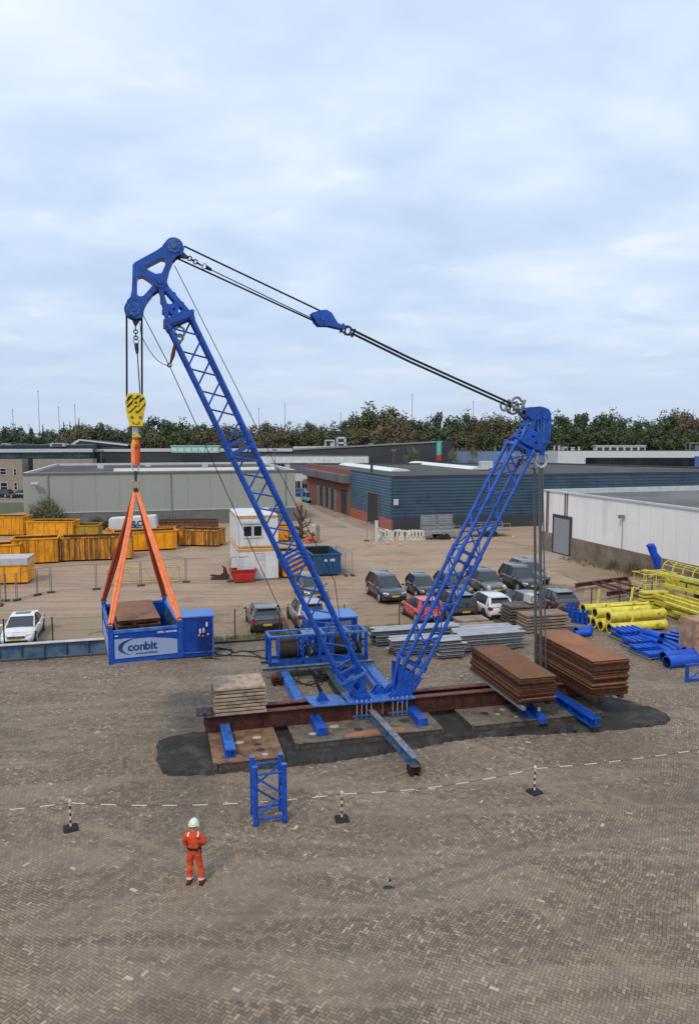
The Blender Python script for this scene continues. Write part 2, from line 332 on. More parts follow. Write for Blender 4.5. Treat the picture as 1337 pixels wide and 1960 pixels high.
def brick_material():
    m = bpy.data.materials.new('herringbone_clinker'); m.use_nodes = True; t = m.node_tree; b = t.nodes['Principled BSDF']
    vec = nd(t, 'ShaderNodeTexCoord').outputs['Object']
    wob = nd(t, 'ShaderNodeTexNoise'); wob.inputs['Scale'].default_value = .35; wob.inputs['Detail'].default_value = 2; lk(t, vec, wob.inputs['Vector'])
    wsub = nd(t, 'ShaderNodeVectorMath'); wsub.operation = 'SUBTRACT'; lk(t, wob.outputs['Color'], wsub.inputs[0]); wsub.inputs[1].default_value = (.5, .5, .5)
    wsc = nd(t, 'ShaderNodeVectorMath'); wsc.operation = 'SCALE'; lk(t, wsub.outputs[0], wsc.inputs[0]); wsc.inputs['Scale'].default_value = .55
    wad = nd(t, 'ShaderNodeVectorMath'); lk(t, vec, wad.inputs[0]); lk(t, wsc.outputs[0], wad.inputs[1])
    mp = nd(t, 'ShaderNodeMapping'); mp.vector_type = 'TEXTURE'; mp.inputs['Rotation'].default_value = (0, 0, TH + R(47)); mp.inputs['Scale'].default_value = (.088, .088, 1)
    lk(t, wad.outputs[0], mp.inputs[0]); s = nd(t, 'ShaderNodeSeparateXYZ'); lk(t, mp.outputs[0], s.inputs[0])
    x, y = s.outputs[0], s.outputs[1]
    ix, iy = mth(t, 'FLOOR', x), mth(t, 'FLOOR', y); fx, fy = mth(t, 'SUBTRACT', x, ix), mth(t, 'SUBTRACT', y, iy)
    k = mth(t, 'FLOORED_MODULO', mth(t, 'SUBTRACT', ix, iy), 4.0)
    hor = mth(t, 'LESS_THAN', k, 1.5); m1 = mth(t, 'COMPARE', k, 1.0, .3); m2 = mth(t, 'COMPARE', k, 2.0, .3)
    def sel(f, a, c): return mth(t, 'ADD', mth(t, 'MULTIPLY', f, a), mth(t, 'MULTIPLY', mth(t, 'SUBTRACT', 1.0, f), c))
    u = sel(hor, mth(t, 'ADD', fx, m1), mth(t, 'ADD', fy, m2)); v = sel(hor, fy, fx)
    du = mth(t, 'MINIMUM', u, mth(t, 'SUBTRACT', 2.0, u)); dv = mth(t, 'MINIMUM', v, mth(t, 'SUBTRACT', 1.0, v))
    e = mth(t, 'MINIMUM', du, dv)
    idx = mth(t, 'SUBTRACT', ix, m1); idy = mth(t, 'SUBTRACT', iy, m2)
    cb = nd(t, 'ShaderNodeCombineXYZ'); lk(t, idx, cb.inputs[0]); lk(t, idy, cb.inputs[1]); lk(t, mth(t, 'MULTIPLY', hor, 7.3), cb.inputs[2])
    wn = nd(t, 'ShaderNodeTexWhiteNoise'); lk(t, cb.outputs[0], wn.inputs['Vector']); r = wn.outputs['Value']
    col = ramp(t, r, [(0.0, (.098, .070, .046)), (.3, (.185, .130, .084)), (.6, (.250, .180, .118)), (.93, (.34, .252, .168)), (.975, (.42, .33, .23)), (1.0, (.54, .44, .33))])
    tin = mixc(t, ramp(t, wn.outputs['Color'], [(.4, 0.0), (1, .35)]), col, (.22, .125, .078))
    fin = noise(t, vec, 30, 3, .7)
    c = mixc(t, .3, tin, ramp(t, fin, [(.3, (.06, .05, .04)), (.7, (.33, .27, .22))]))
    # sand-filled joints, wide where the sand has been washed over the bricks
    sandy = noise(t, vec, .22, 6, .66, .8)
    jw = mth(t, 'ADD', .06, mth(t, 'MULTIPLY', ramp(t, sandy, [(.45, 0.0), (.75, 1.0)]), .06))
    jm = mth(t, 'LESS_THAN', e, jw)
    jn = noise(t, vec, 1.1, 4, .6)
    jc = ramp(t, jn, [(.35, (.018, .013, .009)), (.65, (.062, .044, .030))])
    c = mixc(t, jm, c, jc)
    # dust veil, oil stains, moss
    c = mixc(t, ramp(t, sandy, [(.46, 0.0), (.78, .50)]), c, (.225, .155, .095))
    st = noise(t, vec, .13, 7, .7, 1.2); c = mixc(t, ramp(t, st, [(.50, 0.0), (.72, .62)]), c, (.085, .066, .054))
    st2 = noise(t, vec, .55, 5, .62, .8); c = mixc(t, ramp(t, st2, [(.53, 0.0), (.75, .55)]), c, (.13, .10, .08))
    mo = noise(t, vec, .3, 6, .7, .6); mo2 = nd(t, 'ShaderNodeMapping'); mo2.inputs['Location'].default_value = (31, 7, 0); lk(t, vec, mo2.inputs[0])
    mo = noise(t, mo2.outputs[0], .25, 6, .72, .9); c = mixc(t, ramp(t, mo, [(.58, 0.0), (.78, .5)]), c, (.085, .09, .06))
    # swept wheel tracks: pale bands
    mpt = nd(t, 'ShaderNodeMapping'); mpt.inputs['Rotation'].default_value = (0, 0, R(38)); mpt.inputs['Scale'].default_value = (.10, .55, 1); lk(t, vec, mpt.inputs[0])
    tr = noise(t, mpt.outputs[0], 1.0, 3, .5, .8); c = mixc(t, ramp(t, tr, [(.50, 0.0), (.58, .35), (.66, 0.0)]), c, (.32, .25, .19))
    # curved tyre marks: two families of worn rings
    for loc_, sc_, col_ in (((9.5, 8.0), .62, (.12, .09, .07)), ((-16, 2.0), .45, (.27, .20, .14)), ((14, -3), .8, (.11, .09, .075))):
        mr = nd(t, 'ShaderNodeMapping'); mr.inputs['Location'].default_value = (-loc_[0], -loc_[1], 0); lk(t, vec, mr.inputs[0])
        wv = nd(t, 'ShaderNodeTexWave'); wv.wave_type = 'RINGS'; wv.rings_direction = 'Z'; wv.inputs['Scale'].default_value = .12 * sc_; wv.inputs['Distortion'].default_value = 1.6; wv.inputs['Detail'].default_value = 3; wv.inputs['Detail Scale'].default_value = .6; lk(t, mr.outputs[0], wv.inputs['Vector'])
        gate = noise(t, mr.outputs[0], .16, 3, .5)
        c = mixc(t, mth(t, 'MULTIPLY', ramp(t, wv.outputs['Fac'], [(.78, 0.0), (.9, .55), (.97, .15)]), ramp(t, gate, [(.45, 0.0), (.6, 1.0)])), c, col_)
    lk(t, c, b.inputs['Base Color']); b.inputs['Roughness'].default_value = .82
    hgt = mth(t, 'ADD', mth(t, 'MINIMUM', mth(t, 'MULTIPLY', e, 5.0), 1.0), mth(t, 'MULTIPLY', r, .6))
    bn = nd(t, 'ShaderNodeBump'); bn.inputs['Strength'].default_value = .7; bn.inputs['Distance'].default_value = .012; lk(t, hgt, bn.inputs['Height']); lk(t, bn.outputs[0], b.inputs['Normal'])
    return m
BRICKPAVE = brick_material()
def lq(*ps): return [L(a, b)[:2] for a, b in ps]
sheet('ground', [(-1500, -300), (1500, -300), (1500, 2500), (-1500, 2500)], -.004, FAR)
sheet('dusty_yard', lq((-120, -60), (120, -60), (120, 95), (-120, 95)), 0.0, SAND)
sheet('brick_paving', lq((-40, -40), (45, -40), (45, 13.4), (20, 12.9), (0, 12.85), (-8, 13.2), (-16, 14.1), (-40, 15.2)), .020, BRICKPAVE)
mb = MB(); kp = [(45, 13.4), (20, 12.9), (0, 12.85), (-8, 13.2), (-16, 14.1), (-40, 15.2)]
for (a_, b_), (c_, d_) in zip(kp, kp[1:]): mb.bar(L(a_, b_ + .07, -.02), L(c_, d_ + .07, -.02), .12, .15)
tag(mb.build('kerb', CONC), kind='structure')
sheet('verge', lq((-40, 12.8), (45, 12.8), (45, 19.3), (18, 20.5), (12, 19.8), (4, 20.4), (-3, 22.5), (-12, 21.5), (-22, 23.0), (-40, 22.5)), .004, VERGE)
sheet('grass_strip', lq((-40, 12.8), (45, 12.8), (45, 14.3), (20, 14.1), (8, 13.7), (-2, 14.5), (-11, 14.6), (-22, 15.9), (-40, 16.5)), .008, MOSS)
sheet('parking_area', [G(x, y)[:2] for x, y in ((783, 1170), (790, 1196), (900, 1196), (1110, 1182), (1118, 1125), (1050, 1117), (960, 1128), (840, 1140))], .016, DARKG)
sheet('wall_verge', [G(x, y)[:2] for x, y in ((1060, 1052), (1100, 1058), (1337, 1112), (1420, 1135), (1420, 1190), (1200, 1170), (1120, 1120), (1055, 1092), (1120, 1085), (1075, 1070))], .012, VERGE)
sheet('driveway', [G(x, y)[:2] for x, y in ((508, 958), (520, 1010), (560, 1030), (640, 1040), (700, 1030), (660, 1003), (600, 974), (585, 958), (560, 940), (510, 940))], .008, ROADM)
sheet('pavement', [G(x, y)[:2] for x, y in ((585, 962), (601, 974), (668, 1003), (700, 1016), (690, 1020), (640, 1000), (590, 978), (575, 965))], .016, PAVEC)
sheet('door_apron', [G(x, y)[:2] for x, y in ((998, 1064), (1060, 1058), (1094, 1069), (1036, 1074))], .016, PAVEC)
sheet('street', [G(x, y)[:2] for x, y in ((-60, 952), (47, 951), (47, 962), (-60, 963))], .012, DARKG)
sheet('lawn', [G(x, y)[:2] for x, y in ((-60, 963), (47, 962), (47, 980), (-60, 990))], .006, FAR)
# dark asphalt bed under the pontoons: raised, ragged edge
ASPH = mat('dark_asphalt_bed', (.030, .028, .027), .85, var=.5, vs=1.3, dirt=(.085, .078, .07), dirt_amt=.3, ds=1.2, bump=.6, bs=9, fine=.3)
def asphalt_bed():
    px = [(299, 1427), (301, 1455), (308, 1475), (325, 1487), (370, 1486), (415, 1482), (480, 1476), (560, 1469), (640, 1460), (720, 1447), (800, 1434), (860, 1421), (905, 1414), (1000, 1408), (1110, 1404), (1190, 1398), (1245, 1392), (1272, 1387), (1286, 1380), (1276, 1370), (1240, 1357), (1200, 1346), (1165, 1338), (1100, 1335), (900, 1345), (700, 1372), (520, 1385), (420, 1400), (360, 1409), (322, 1414)]
    rnd = random.Random(3); P = [G(x, y) for x, y in px]; fine = []
    for i in range(len(P)):
        a, b2 = P[i], P[(i + 1) % len(P)]; n = max(2, int((b2 - a).length / .16))
        for k in range(n): q = a.lerp(b2, k / n); fine.append(V((q.x + rnd.gauss(0, .035), q.y + rnd.gauss(0, .045), 0)))
    c = sum(fine, V()) / len(fine); n = len(fine); mb = MB(); vs = []
    for i, p in enumerate(fine):
        d = (fine[i - 1] - fine[(i + 1) % n]).normalized(); nrm = V((-d.y, d.x, 0))
        if nrm.dot(c - p) < 0: nrm = -nrm
        vs += [V((p.x, p.y, .013)), p + nrm * (.06 + rnd.random() * .05) + V((0, 0, .13 + rnd.random() * .04))]
    mb.add(vs, [(2 * i, 2 * ((i + 1) % n), 2 * ((i + 1) % n) + 1, 2 * i + 1) for i in range(n)], 0)
    o = len(mb.v) - len(vs); mb.f.append([o + 2 * i + 1 for i in range(n)]); mb.m.append(0); mb.s.append(False)
    tag(mb.build('asphalt_bed', ASPH), kind='structure')
asphalt_bed()
# scattered stones and litter on the verge (uncountable)
def stones():
    mb = MB(); rnd = random.Random(11)
    for i in range(2600):
        a = rnd.uniform(-28, 30); b = rnd.uniform(13.6, 22.8) if rnd.random() < .8 else rnd.uniform(22, 30); p = L(a, b)
        s = rnd.uniform(.02, .075); h = s * .6
        vs = [p + V((cos(t) * s * rnd.uniform(.7, 1.2), sin(t) * s * rnd.uniform(.7, 1.2), 0)) for t in (0, 1.57, 3.14, 4.71)] + [p + V((0, 0, h))]
        mb.add(vs, [(0, 1, 4), (1, 2, 4), (2, 3, 4), (3, 0, 4)])
    tag(mb.build('gravel', mat('pale_stones', (.34, .28, .21), .9, var=.5, vs=1.2), loc=(0, 0, 0)), 'pale stones and clods scattered over the bare strip along the wire fence', 'gravel', kind='stuff')
stones()
GRASS = mat('dry_grass', (.17, .15, .06), .85, var=.5, vs=.8)
def tufts(name, pts, n, hgt, spread, label, m=GRASS, seed=1):
    rnd = random.Random(seed); mb = MB()
    for i in range(n):
        k = rnd.random() * (len(pts) - 1); j = int(k); p = V(pts[j]).lerp(V(pts[j + 1]), k - j) + V((rnd.gauss(0, spread), rnd.gauss(0, spread), 0)); p.z = 0
        for q in range(5):
            a = rnd.uniform(0, 6.28); hh = hgt * rnd.uniform(.4, 1.2); d = V((cos(a), sin(a), 0)); e = V((-sin(a), cos(a), 0)) * .018
            mb.add([p - e, p + e, p + d * hh * .5 + V((0, 0, hh))], [(0, 1, 2)])
    return tag(mb.build(name, m, loc=(0, 0, 0)), label, 'grass', kind='stuff')
tufts('dry_grass', [L(-24, 15.6), L(-3, 13.6), L(12, 13.3), L(30, 14.2)], 1900, .26, .25, 'dry grass tufts along the foot of the wire fence')
tufts('wall_weeds', [G(1085, 1070), G(1200, 1098), G(1337, 1128), G(1420, 1148)], 700, .35, .45, 'dry weeds growing at the foot of the white hall', seed=5)
# ================================================================== BUILDINGS
def corr(mb, A, B, z0, z1, pitch, depth, out, mi):     # horizontal trapezoid cladding as real ribs
    z = z0; A, B = V((A[0], A[1], 0)), V((B[0], B[1], 0)); prof = []
    while z < z1 - 1e-3:
        for f, d in ((0, 0), (.45, 0), (.6, depth), (.9, depth)): 
            zz_ = z + f * pitch
            if zz_ < z1: prof.append((zz_, d))
        z += pitch
    prof.append((z1, 0)); vs = []
    for zz_, d in prof: vs += [A + out * (.02 + d) + V((0, 0, zz_)), B + out * (.02 + d) + V((0, 0, zz_))]
    mb.add(vs, [(2 * i, 2 * i + 1, 2 * i + 3, 2 * i + 2) for i in range(len(prof) - 1)], mi)
def hall(root, pts, h, wm, rm, trim=None, par=.35, hb=None):
    """walls + parapet + recessed roof; pts ccw"""
    mb = MB(); n = len(pts); P = [V((p[0], p[1], 0)) for p in pts]; c = sum(P, V()) / n
    I = [p + (c - p).normalized() * .5 for p in P]
    for i in range(n):
        a, b = P[i], P[(i + 1) % n]; ia, ib = I[i], I[(i + 1) % n]; up = V((0, 0, h)); lo = V((0, 0, h - par))
        mb.quad(a, b, b + up, a + up, 0); mb.quad(a + up, b + up, ib + up, ia + up, 1); mb.quad(ib + lo, ia + lo, ia + up, ib + up, 1)
    mb.build('wall', [wm, trim or wm], root)
    r = MB(); r.add([p + V((0, 0, h - par)) for p in I], [tuple(range(n))]); return r.build('roof', rm, root)
def seg(A, B, t): return V((A[0], A[1], 0)).lerp(V((B[0], B[1], 0)), t)
def opening(root, A, B, t0, t1, z0, z1, m, name='window', frame=None, out=None, mull=0, trans=0, proud=.03):
    d = (seg(A, B, 1) - seg(A, B, 0)); ln = d.length; d.normalize(); nrm = V((d.y, -d.x, 0)) if out is None else out
    p, q = seg(A, B, t0), seg(A, B, t1); c = (p + q) / 2 + V((0, 0, (z0 + z1) / 2)); w_ = (q - p).length
    mb = MB(); mb.box(c + nrm * proud, (w_, .05, z1 - z0), 0, d, nrm)
    o = mb.build(name, m, root)
    if frame is not None:
        fb = MB(); k = .09
        for s_ in (-1, 1):
            fb.box(c + nrm * (proud + .05) + d * s_ * (w_ / 2 - k / 2), (k, .06, z1 - z0), 0, d, nrm)
            fb.box(c + nrm * (proud + .053) + V((0, 0, s_ * ((z1 - z0) / 2 - k / 2))), (w_, .06, k), 0, d, nrm)
        for i in range(1, mull): fb.box(c + nrm * (proud + .047) + d * (w_ * (i / mull - .5)), (k * .8, .05, z1 - z0 - .1), 0, d, nrm)
        for i in range(1, trans): fb.box(c + nrm * (proud + .043) + V((0, 0, (z1 - z0) * (i / trans - .5))), (w_ - .1, .05, k * .7), 0, d, nrm)
        fb.build('frame', frame, o)
    return o
ROOFD = mat('dark_roof_felt', (.062, .058, .06), .9, var=.25, vs=.15, dirt=(.10, .09, .085), dirt_amt=.4, ds=.12)
ROOFG = mat('grey_roof_felt', (.15, .145, .145), .9, var=.15, vs=.1, dirt=(.09, .085, .085), dirt_amt=.4, ds=.15)
GREYW = mat('grey_cladding', (.30, .315, .285), .6, var=.05, vs=.1, dirt=(.22, .235, .22), dirt_amt=.2, ds=.1)
GREYP = mat('grey_plinth', (.15, .15, .15), .8, var=.15, vs=.5, dirt=(.11, .11, .10), dirt_amt=.4, ds=.5)
ANTH = mat('anthracite_cladding', (.045, .047, .055), .6, var=.15, vs=.1)
TRIMW = mat('pale_trim', (.5, .51, .52), .5, var=.1)
SKYL = mat('skylight_plastic', (.68, .68, .66), .4, var=.08, vs=.3)
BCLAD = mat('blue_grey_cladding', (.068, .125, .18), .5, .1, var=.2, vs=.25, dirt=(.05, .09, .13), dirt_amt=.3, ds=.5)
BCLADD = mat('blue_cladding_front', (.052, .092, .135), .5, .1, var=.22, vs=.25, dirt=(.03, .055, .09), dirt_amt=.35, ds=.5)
def wallbrick(name, c):
    m = bpy.data.materials.new(name); m.use_nodes = True; t = m.node_tree; b = t.nodes['Principled BSDF']
    vec = nd(t, 'ShaderNodeTexCoord').outputs['Object']; mp = nd(t, 'ShaderNodeMapping'); mp.inputs['Rotation'].default_value = (R(90), 0, 0); lk(t, vec, mp.inputs[0])
    s = nd(t, 'ShaderNodeSeparateXYZ'); lk(t, vec, s.inputs[0]); cb = nd(t, 'ShaderNodeCombineXYZ'); lk(t, mth(t, 'ADD', s.outputs[0], s.outputs[1]), cb.inputs[0]); lk(t, s.outputs[2], cb.inputs[1])
    br = nd(t, 'ShaderNodeTexBrick'); lk(t, cb.outputs[0], br.inputs['Vector']); br.inputs['Scale'].default_value = 2.2
    br.inputs['Color1'].default_value = (*c, 1); br.inputs['Color2'].default_value = (c[0] * .75, c[1] * .7, c[2] * .7, 1); br.inputs['Mortar'].default_value = (c[0] * .8, c[1] * 1.1, c[2] * 1.2, 1); br.inputs['Mortar Size'].default_value = .012
    cc_ = mixc(t, ramp(t, noise(t, vec, .5, 5, .6), [(.45, 0.0), (.75, .5)]), br.outputs['Color'], tuple(x * .6 for x in c))
    lk(t, cc_, b.inputs['Base Color']); b.inputs['Roughness'].default_value = .85; return m
RBRICK = wallbrick('red_brick', (.30, .095, .065)); RBRICK2 = wallbrick('bright_red_brick', (.40, .115, .075)); BEIGEB = wallbrick('beige_brick', (.36, .27, .215))
# --- grey warehouse on the left
A0 = G(48, 1012); dX, dY = UX, UY
A1 = A0 + UX * 34.9; A2 = A1 + UY * 33; A3 = A0 + UY * 33
gw = thing('grey_warehouse', 'long plain grey warehouse with dark roof and pale skylight strip behind the yellow skips', 'building', A0)
hall(gw, [A0, A1, A2, A3], 7.1, GREYW, ROOFD, TRIMW)
mb = MB(); mb.box((A0 + A1) / 2 - UY * .03 + V((0, 0, .95)), ((A1 - A0).length + .1, .06, 1.9), 0, UX, UY); mb.build('plinth', GREYP, gw)
for i in range(1, 12): MB().box(A0 + UX * (i * 34.9 / 12) - UY * .012 + V((0, 0, 4.5)), (.05, .024, 4.9), 0, UX, UY).build('panel_seam', mat('seam_grey', (.27, .285, .26), .6), gw)
MB().box((A0 + A1) / 2 - UY * .09 + V((0, 0, 6.98)), (35.0, .16, .2), 0, UX, UY).build('gutter', GREYP, gw)
for a_ in (3.0, 18.2, 33.5): MB().tube([A0 + UX * a_ - UY * .12 + V((0, 0, .1)), A0 + UX * a_ - UY * .12 + V((0, 0, 6.9))], .055, 7).build('downpipe', mat('pipe_grey', (.2, .21, .2), .5), gw)
for a_, b_ in ((8, 20), (15, 26), (24, 22), (30, 27)): MB().box(A0 + UX * a_ + UY * b_ + V((0, 0, 7.0)), (.9, .9, .5), 0, UX, UY).build('roof_vent', TRIMW, gw)
mb = MB(); mb.box((A0 + A1) / 2 - UY * .05 + V((0, 0, 1.94)), ((A1 - A0).length + .1, .1, .08), 0, UX, UY); mb.build('trim', TRIMW, gw)
mb = MB()
s0 = A0 + UX * 10.5 + UY * 9; 
mb.add([s0 + V((0, 0, 6.76)), s0 + UX * 23 + V((0, 0, 6.76)), s0 + UX * 23 + UY * 1.4 + V((0, 0, 7.12)), s0 + UY * 1.4 + V((0, 0, 7.12)), s0 + UX * 23 + UY * 2.8 + V((0, 0, 6.76)), s0 + UY * 2.8 + V((0, 0, 6.76))], [(0, 1, 2, 3), (3, 2, 4, 5), (0, 3, 5), (1, 4, 2)])
mb.build('skylight', mat('aged_skylight', (.52, .48, .40), .5, var=.1, vs=.3), gw)
for px_, py_ in ((68, 925),):
    c = D(px_, py_, A0.y - .3); mb = MB(); mb.box(c, (.9, .5, .25), 0); mb.box(c + V((-.2, .2, -.35)), (.1, .4, .5), 0); mb.build('floodlight', TRIMW, gw)
# --- white hall on the right
C1 = V((20.04, 76.6, 0)); C2 = V((26.3, 56.0, 0)); dC = (C2 - C1).normalized(); C2 = C1 + dC * 60; nC = V((-dC.y, dC.x, 0)); 
if nC.x < 0: nC = -nC
wh = thing('white_hall', 'large white panelled hall with concrete plinth and grey roller door on the right', 'building', C1)
hall(wh, [C1, C2, C2 + nC * 70, C1 + nC * 70], 6.25, WHITE, ROOFG, TRIMW, par=.5)
out = -nC
mb = MB(); mb.box((C1 + C2) / 2 + out * .05 + V((0, 0, .95)), ((C2 - C1).length, .1, 1.9), 0, dC, nC); mb.build('plinth', mat('stained_concrete', (.21, .165, .13), .85, var=.25, vs=.4, dirt=(.12, .095, .07), dirt_amt=.5, ds=.5), wh)
mb = MB(); mb.box((C1 + C2) / 2 + out * .06 + V((0, 0, 6.2)), ((C2 - C1).length, .14, .16), 0, dC, nC); mb.build('coping', TRIMW, wh)
for i in range(1, 40): MB().box(C1 + dC * (i * 1.5) + out * .008 + V((0, 0, 4.05)), (.03, .016, 4.1), 0, dC, nC).build('panel_seam', mat('seam_white', (.60, .585, .58), .6), wh)
def tC(px):                                       # parameter along the wall for a photo column
    u = (px - CX) / F; return (C1.x - u * C1.y) / (u * dC.y - dC.x)
Lc = (C2 - C1).length
for a_, b_ in ((1062, 1096),):
    MB().box(C1 + dC * (tC(a_) + tC(b_)) / 2 + out * .06 + V((0, 0, 1.98)), (tC(b_) - tC(a_) + .2, .12, 3.85), 0, dC, nC).build('door_surround', STEELD, wh)
    opening(wh, C1, C2, tC(a_ + 1) / Lc, tC(b_) / Lc, .02, 3.75, mat('roller_door_grey', (.24, .245, .265), .5, var=.08), 'door', STEELD, out, proud=.12)
for px_ in (1048, 1051, 1083, 1087):
    mb = MB(); p = C1 + dC * tC(px_) + out * .05; z0_ = 1.9 if px_ < 1060 else 3.8; mb.box(p + V((0, 0, (6.1 + z0_) / 2)), (.09, .1, 6.1 - z0_), 0, dC, nC); mb.build('downpipe', mat('brown_pipe', (.12, .07, .06), .6), wh)
mb = MB(); p = C1 + dC * tC(1196) + out * .12; mb.tube([p + V((0, 0, .1)), p + V((0, 0, 4.6))], .03, 6); mb.box(p + V((0, 0, 4.75)) + out * .15, (.35, .4, .3), 0, dC, nC); mb.build('wall_lamp', STEELG, wh)
# --- blue clad hall with red brick part
Bc = G(749, 1016); dB = V((-.292, .956, 0)); B1 = Bc + dB * 17.3; B2 = Bc + dB * 44; nB = V((-.956, -.292, 0))
dBx = UX; B3 = Bc + dBx * 75; hB = 6.85
bh = thing('blue_clad_hall', 'blue corrugated metal hall with dark roof and red brick side wing beside the driveway', 'building', Bc)
hall(bh, [Bc, B3, G(1440, 897, hB), G(1040, 885.5, hB), B2], hB, ANTH, ROOFD, mat('dark_coping', (.05, .055, .065), .5), par=.25)
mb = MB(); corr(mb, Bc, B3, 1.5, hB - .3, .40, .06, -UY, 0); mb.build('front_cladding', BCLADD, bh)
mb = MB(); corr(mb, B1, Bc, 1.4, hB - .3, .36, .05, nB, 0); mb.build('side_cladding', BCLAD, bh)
mb = MB(); mb.box((B1 + Bc) / 2 + nB * .03 + V((0, 0, .7)), (17.3, .06, 1.4), 0, dB, nB); mb.build('brick_plinth', RBRICK2, bh)
mb = MB(); mb.box((B1 + B2) / 2 + nB * .04 + V((0, 0, (hB + .02) / 2)), ((B2 - B1).length, .08, hB + .02), 0, dB, nB); mb.build('brick_wing', RBRICK, bh)
mb = MB(); mb.box((B1 + B2) / 2 - dB * .5 + nB * .55 + V((0, 0, 5.45)), ((B2 - B1).length - .8, 1.0, 1.15), 0, dB, nB); mb.build('canopy', mat('grey_canopy', (.135, .13, .14), .6, var=.25, vs=.3), bh)
def tB(px): u = (px - CX) / F; return (Bc.x - u * Bc.y) / (u * dB.y - dB.x)
for x0_, x1_, h_, m_ in ((727, 704, 4.3, STEELD), (666, 653, 3.9, STEELD), (641, 634, 3.6, STEELD), (631, 624, 3.6, STEELD), (621, 613, 3.6, STEELD)):
    opening(bh, Bc, B2, tB(x0_) / 44, tB(x1_) / 44, .03, h_, m_, 'door', mat('door_frame_grey', (.2, .2, .215), .5), nB, proud=.10)
for x0_ in (644, 633.5, 622.5, 611.5):
    p = Bc + dB * tB(x0_) + nB * .2; MB().box(p + V((0, 0, 1.75)), (.7, .35, 3.5), 0, dB, nB).build('pillar', mat('grey_pillar', (.21, .2, .2), .7), bh)
for (xa, ya), (xb, yb) in (((664, 887), (766, 899)), ((796, 884), (919, 895.5))):
    # barrel skylights lying along the roof
    p_, q_ = G(xa, ya, hB), G(xb, yb, hB); dd = (q_ - p_).normalized(); cr = V((-dd.y, dd.x, 0)); vs = []; n_ = 9
    for o_ in (p_, q_):
        for i in range(n_): th = pi * i / (n_ - 1); vs.append(o_ + cr * cos(th) * 1.5 + V((0, 0, -.24 + sin(th) * .38)))
    mb = MB(); mb.add(vs, [(i, i + 1, n_ + i + 1, n_ + i) for i in range(n_ - 1)] + [tuple(range(n_)), tuple(range(n_, 2 * n_))[::-1]], 0); mb.build('skylight', SKYL, bh)
mb = MB(); p = D(929, 891, 100); mb.box(D(929, 889, 112), (1.9, 1.6, 1.0), 0); mb.build('roof_unit', TRIMW, bh)
mb = MB(); mb.box(D(756, 961, Bc.y - .2) + UX * .1, (.6, .08, .75), 0, UX, UY); mb.build('notice_board', TRIMW, bh)
mb = MB(); p = D(711, 888, 104); mb.tube([V((p.x, p.y, 6.7)), V((p.x, p.y, 7.9))], .18, 8); mb.build('vent_pipe', STEELD, bh)
# --- background buildings
def far_block(name, label, px0, px1, Y0, Y1, ytop, dep, wm, rm=ROOFD, ytop2=None):
    p, q = D(px0, 900, Y0), D(px1, 900, Y1); p.z = q.z = 0; z1 = D(px0, ytop, Y0).z
    d = (q - p).normalized(); n = V((-d.y, d.x, 0)); t_ = thing(name, label, 'building', p)
    z2 = D(px1, ytop2, Y1).z if ytop2 else z1; dn_ = n * dep; mb = MB()
    v8 = [p, q, q + dn_, p + dn_] + [x + V((0, 0, zz_)) for x, zz_ in ((p, z1), (q, z2), (q + dn_, z2), (p + dn_, z1))]
    mb.add(v8, [(0, 1, 5, 4), (1, 2, 6, 5), (2, 3, 7, 6), (3, 0, 4, 7)], 0); mb.build('wall', wm, t_)
    rb = MB(); rb.add([v + V((0, 0, .02)) for v in v8[4:]], [(0, 1, 2, 3)]); rb.build('roof', rm, t_)
    return t_, p, q, d, n, z1
WHB = mat('white_render', (.50, .50, .49), .7, var=.06, vs=.2)
t_, p, q, d, n, z1 = far_block('white_office', 'white two-storey office with grey shutters behind the brick wing', 495, 705, 151, 151, 874, 18, WHB)
def fx(px, p=None, q=None): return (D(px, 900, p.y).x - p.x) / ((q - p).x)
for x0_, x1_, y0_, y1_, m_ in ((517, 528, 887, 905, GLASS), (530, 545, 887, 905, GLASS), (555, 600, 887, 905, STEELG), (606, 640, 887, 905, STEELG), (562, 575, 920, 935, GLASS), (577, 590, 920, 935, GLASS)):
    opening(t_, p, q, fx(x0_, p, q), fx(x1_, p, q), D(0, y1_, 151).z, D(0, y0_, 151).z, m_, 'window', TRIMW if m_ is GLASS else STEELD, V((0, -1, 0)), mull=2 if m_ is GLASS else 1, trans=1 if m_ is GLASS else 6)
mb = MB(); mb.box((p + q) / 2 + V((8, -1.2, D(0, 921, 151).z)), (20, 2.4, .9), 0); mb.build('canopy', mat('grey_canopy2', (.13, .13, .14), .6), t_)
mb = MB(); mb.box((p + q) / 2 + V((0, -.15, D(0, 880, 151).z)), ((q - p).length, .3, 1.3), 0); mb.build('parapet', mat('white_band', (.6, .6, .6), .6), t_)
t_, p, q, d, n, z1 = far_block('anthracite_hall', 'wide anthracite hall with raised right end in front of the trees', 160, 560, 168, 172, 861, 25, ANTH, mat('pale_roof', (.32, .33, .34), .8, var=.2, vs=.1))
mb = MB(); mb.box((p + q) / 2 + V((0, -.1, z1 - .2)), ((q - p).length, .25, .5), 0, d, n); mb.build('coping', TRIMW, t_)
t_, p, q, d, n, z1 = far_block('sloping_anthracite_hall', 'anthracite hall whose roof climbs towards the red and green sign', 561, 846, 168, 160, 860.5, 25, ANTH, ROOFD, 845)
mb = MB(); zz1 = D(846, 845, 160).z; mb.bar(p + V((0, -.1, z1)), q + V((0, -.1, zz1)), .3, .35); mb.build('coping', STEELG, t_)
mb = MB(); mb.bar(D(561, 858, 175), D(690, 856, 175), .5, .8); mb.build('roof_edge', TRIMW, t_)
t_, p, q, d, n, z1 = far_block('green_glass_office', 'flat office with dark green glass band and white trim at far left', -60, 176, 152, 158, 853, 22, mat('dark_green_panel', (.012, .04, .045), .4), ROOFD)
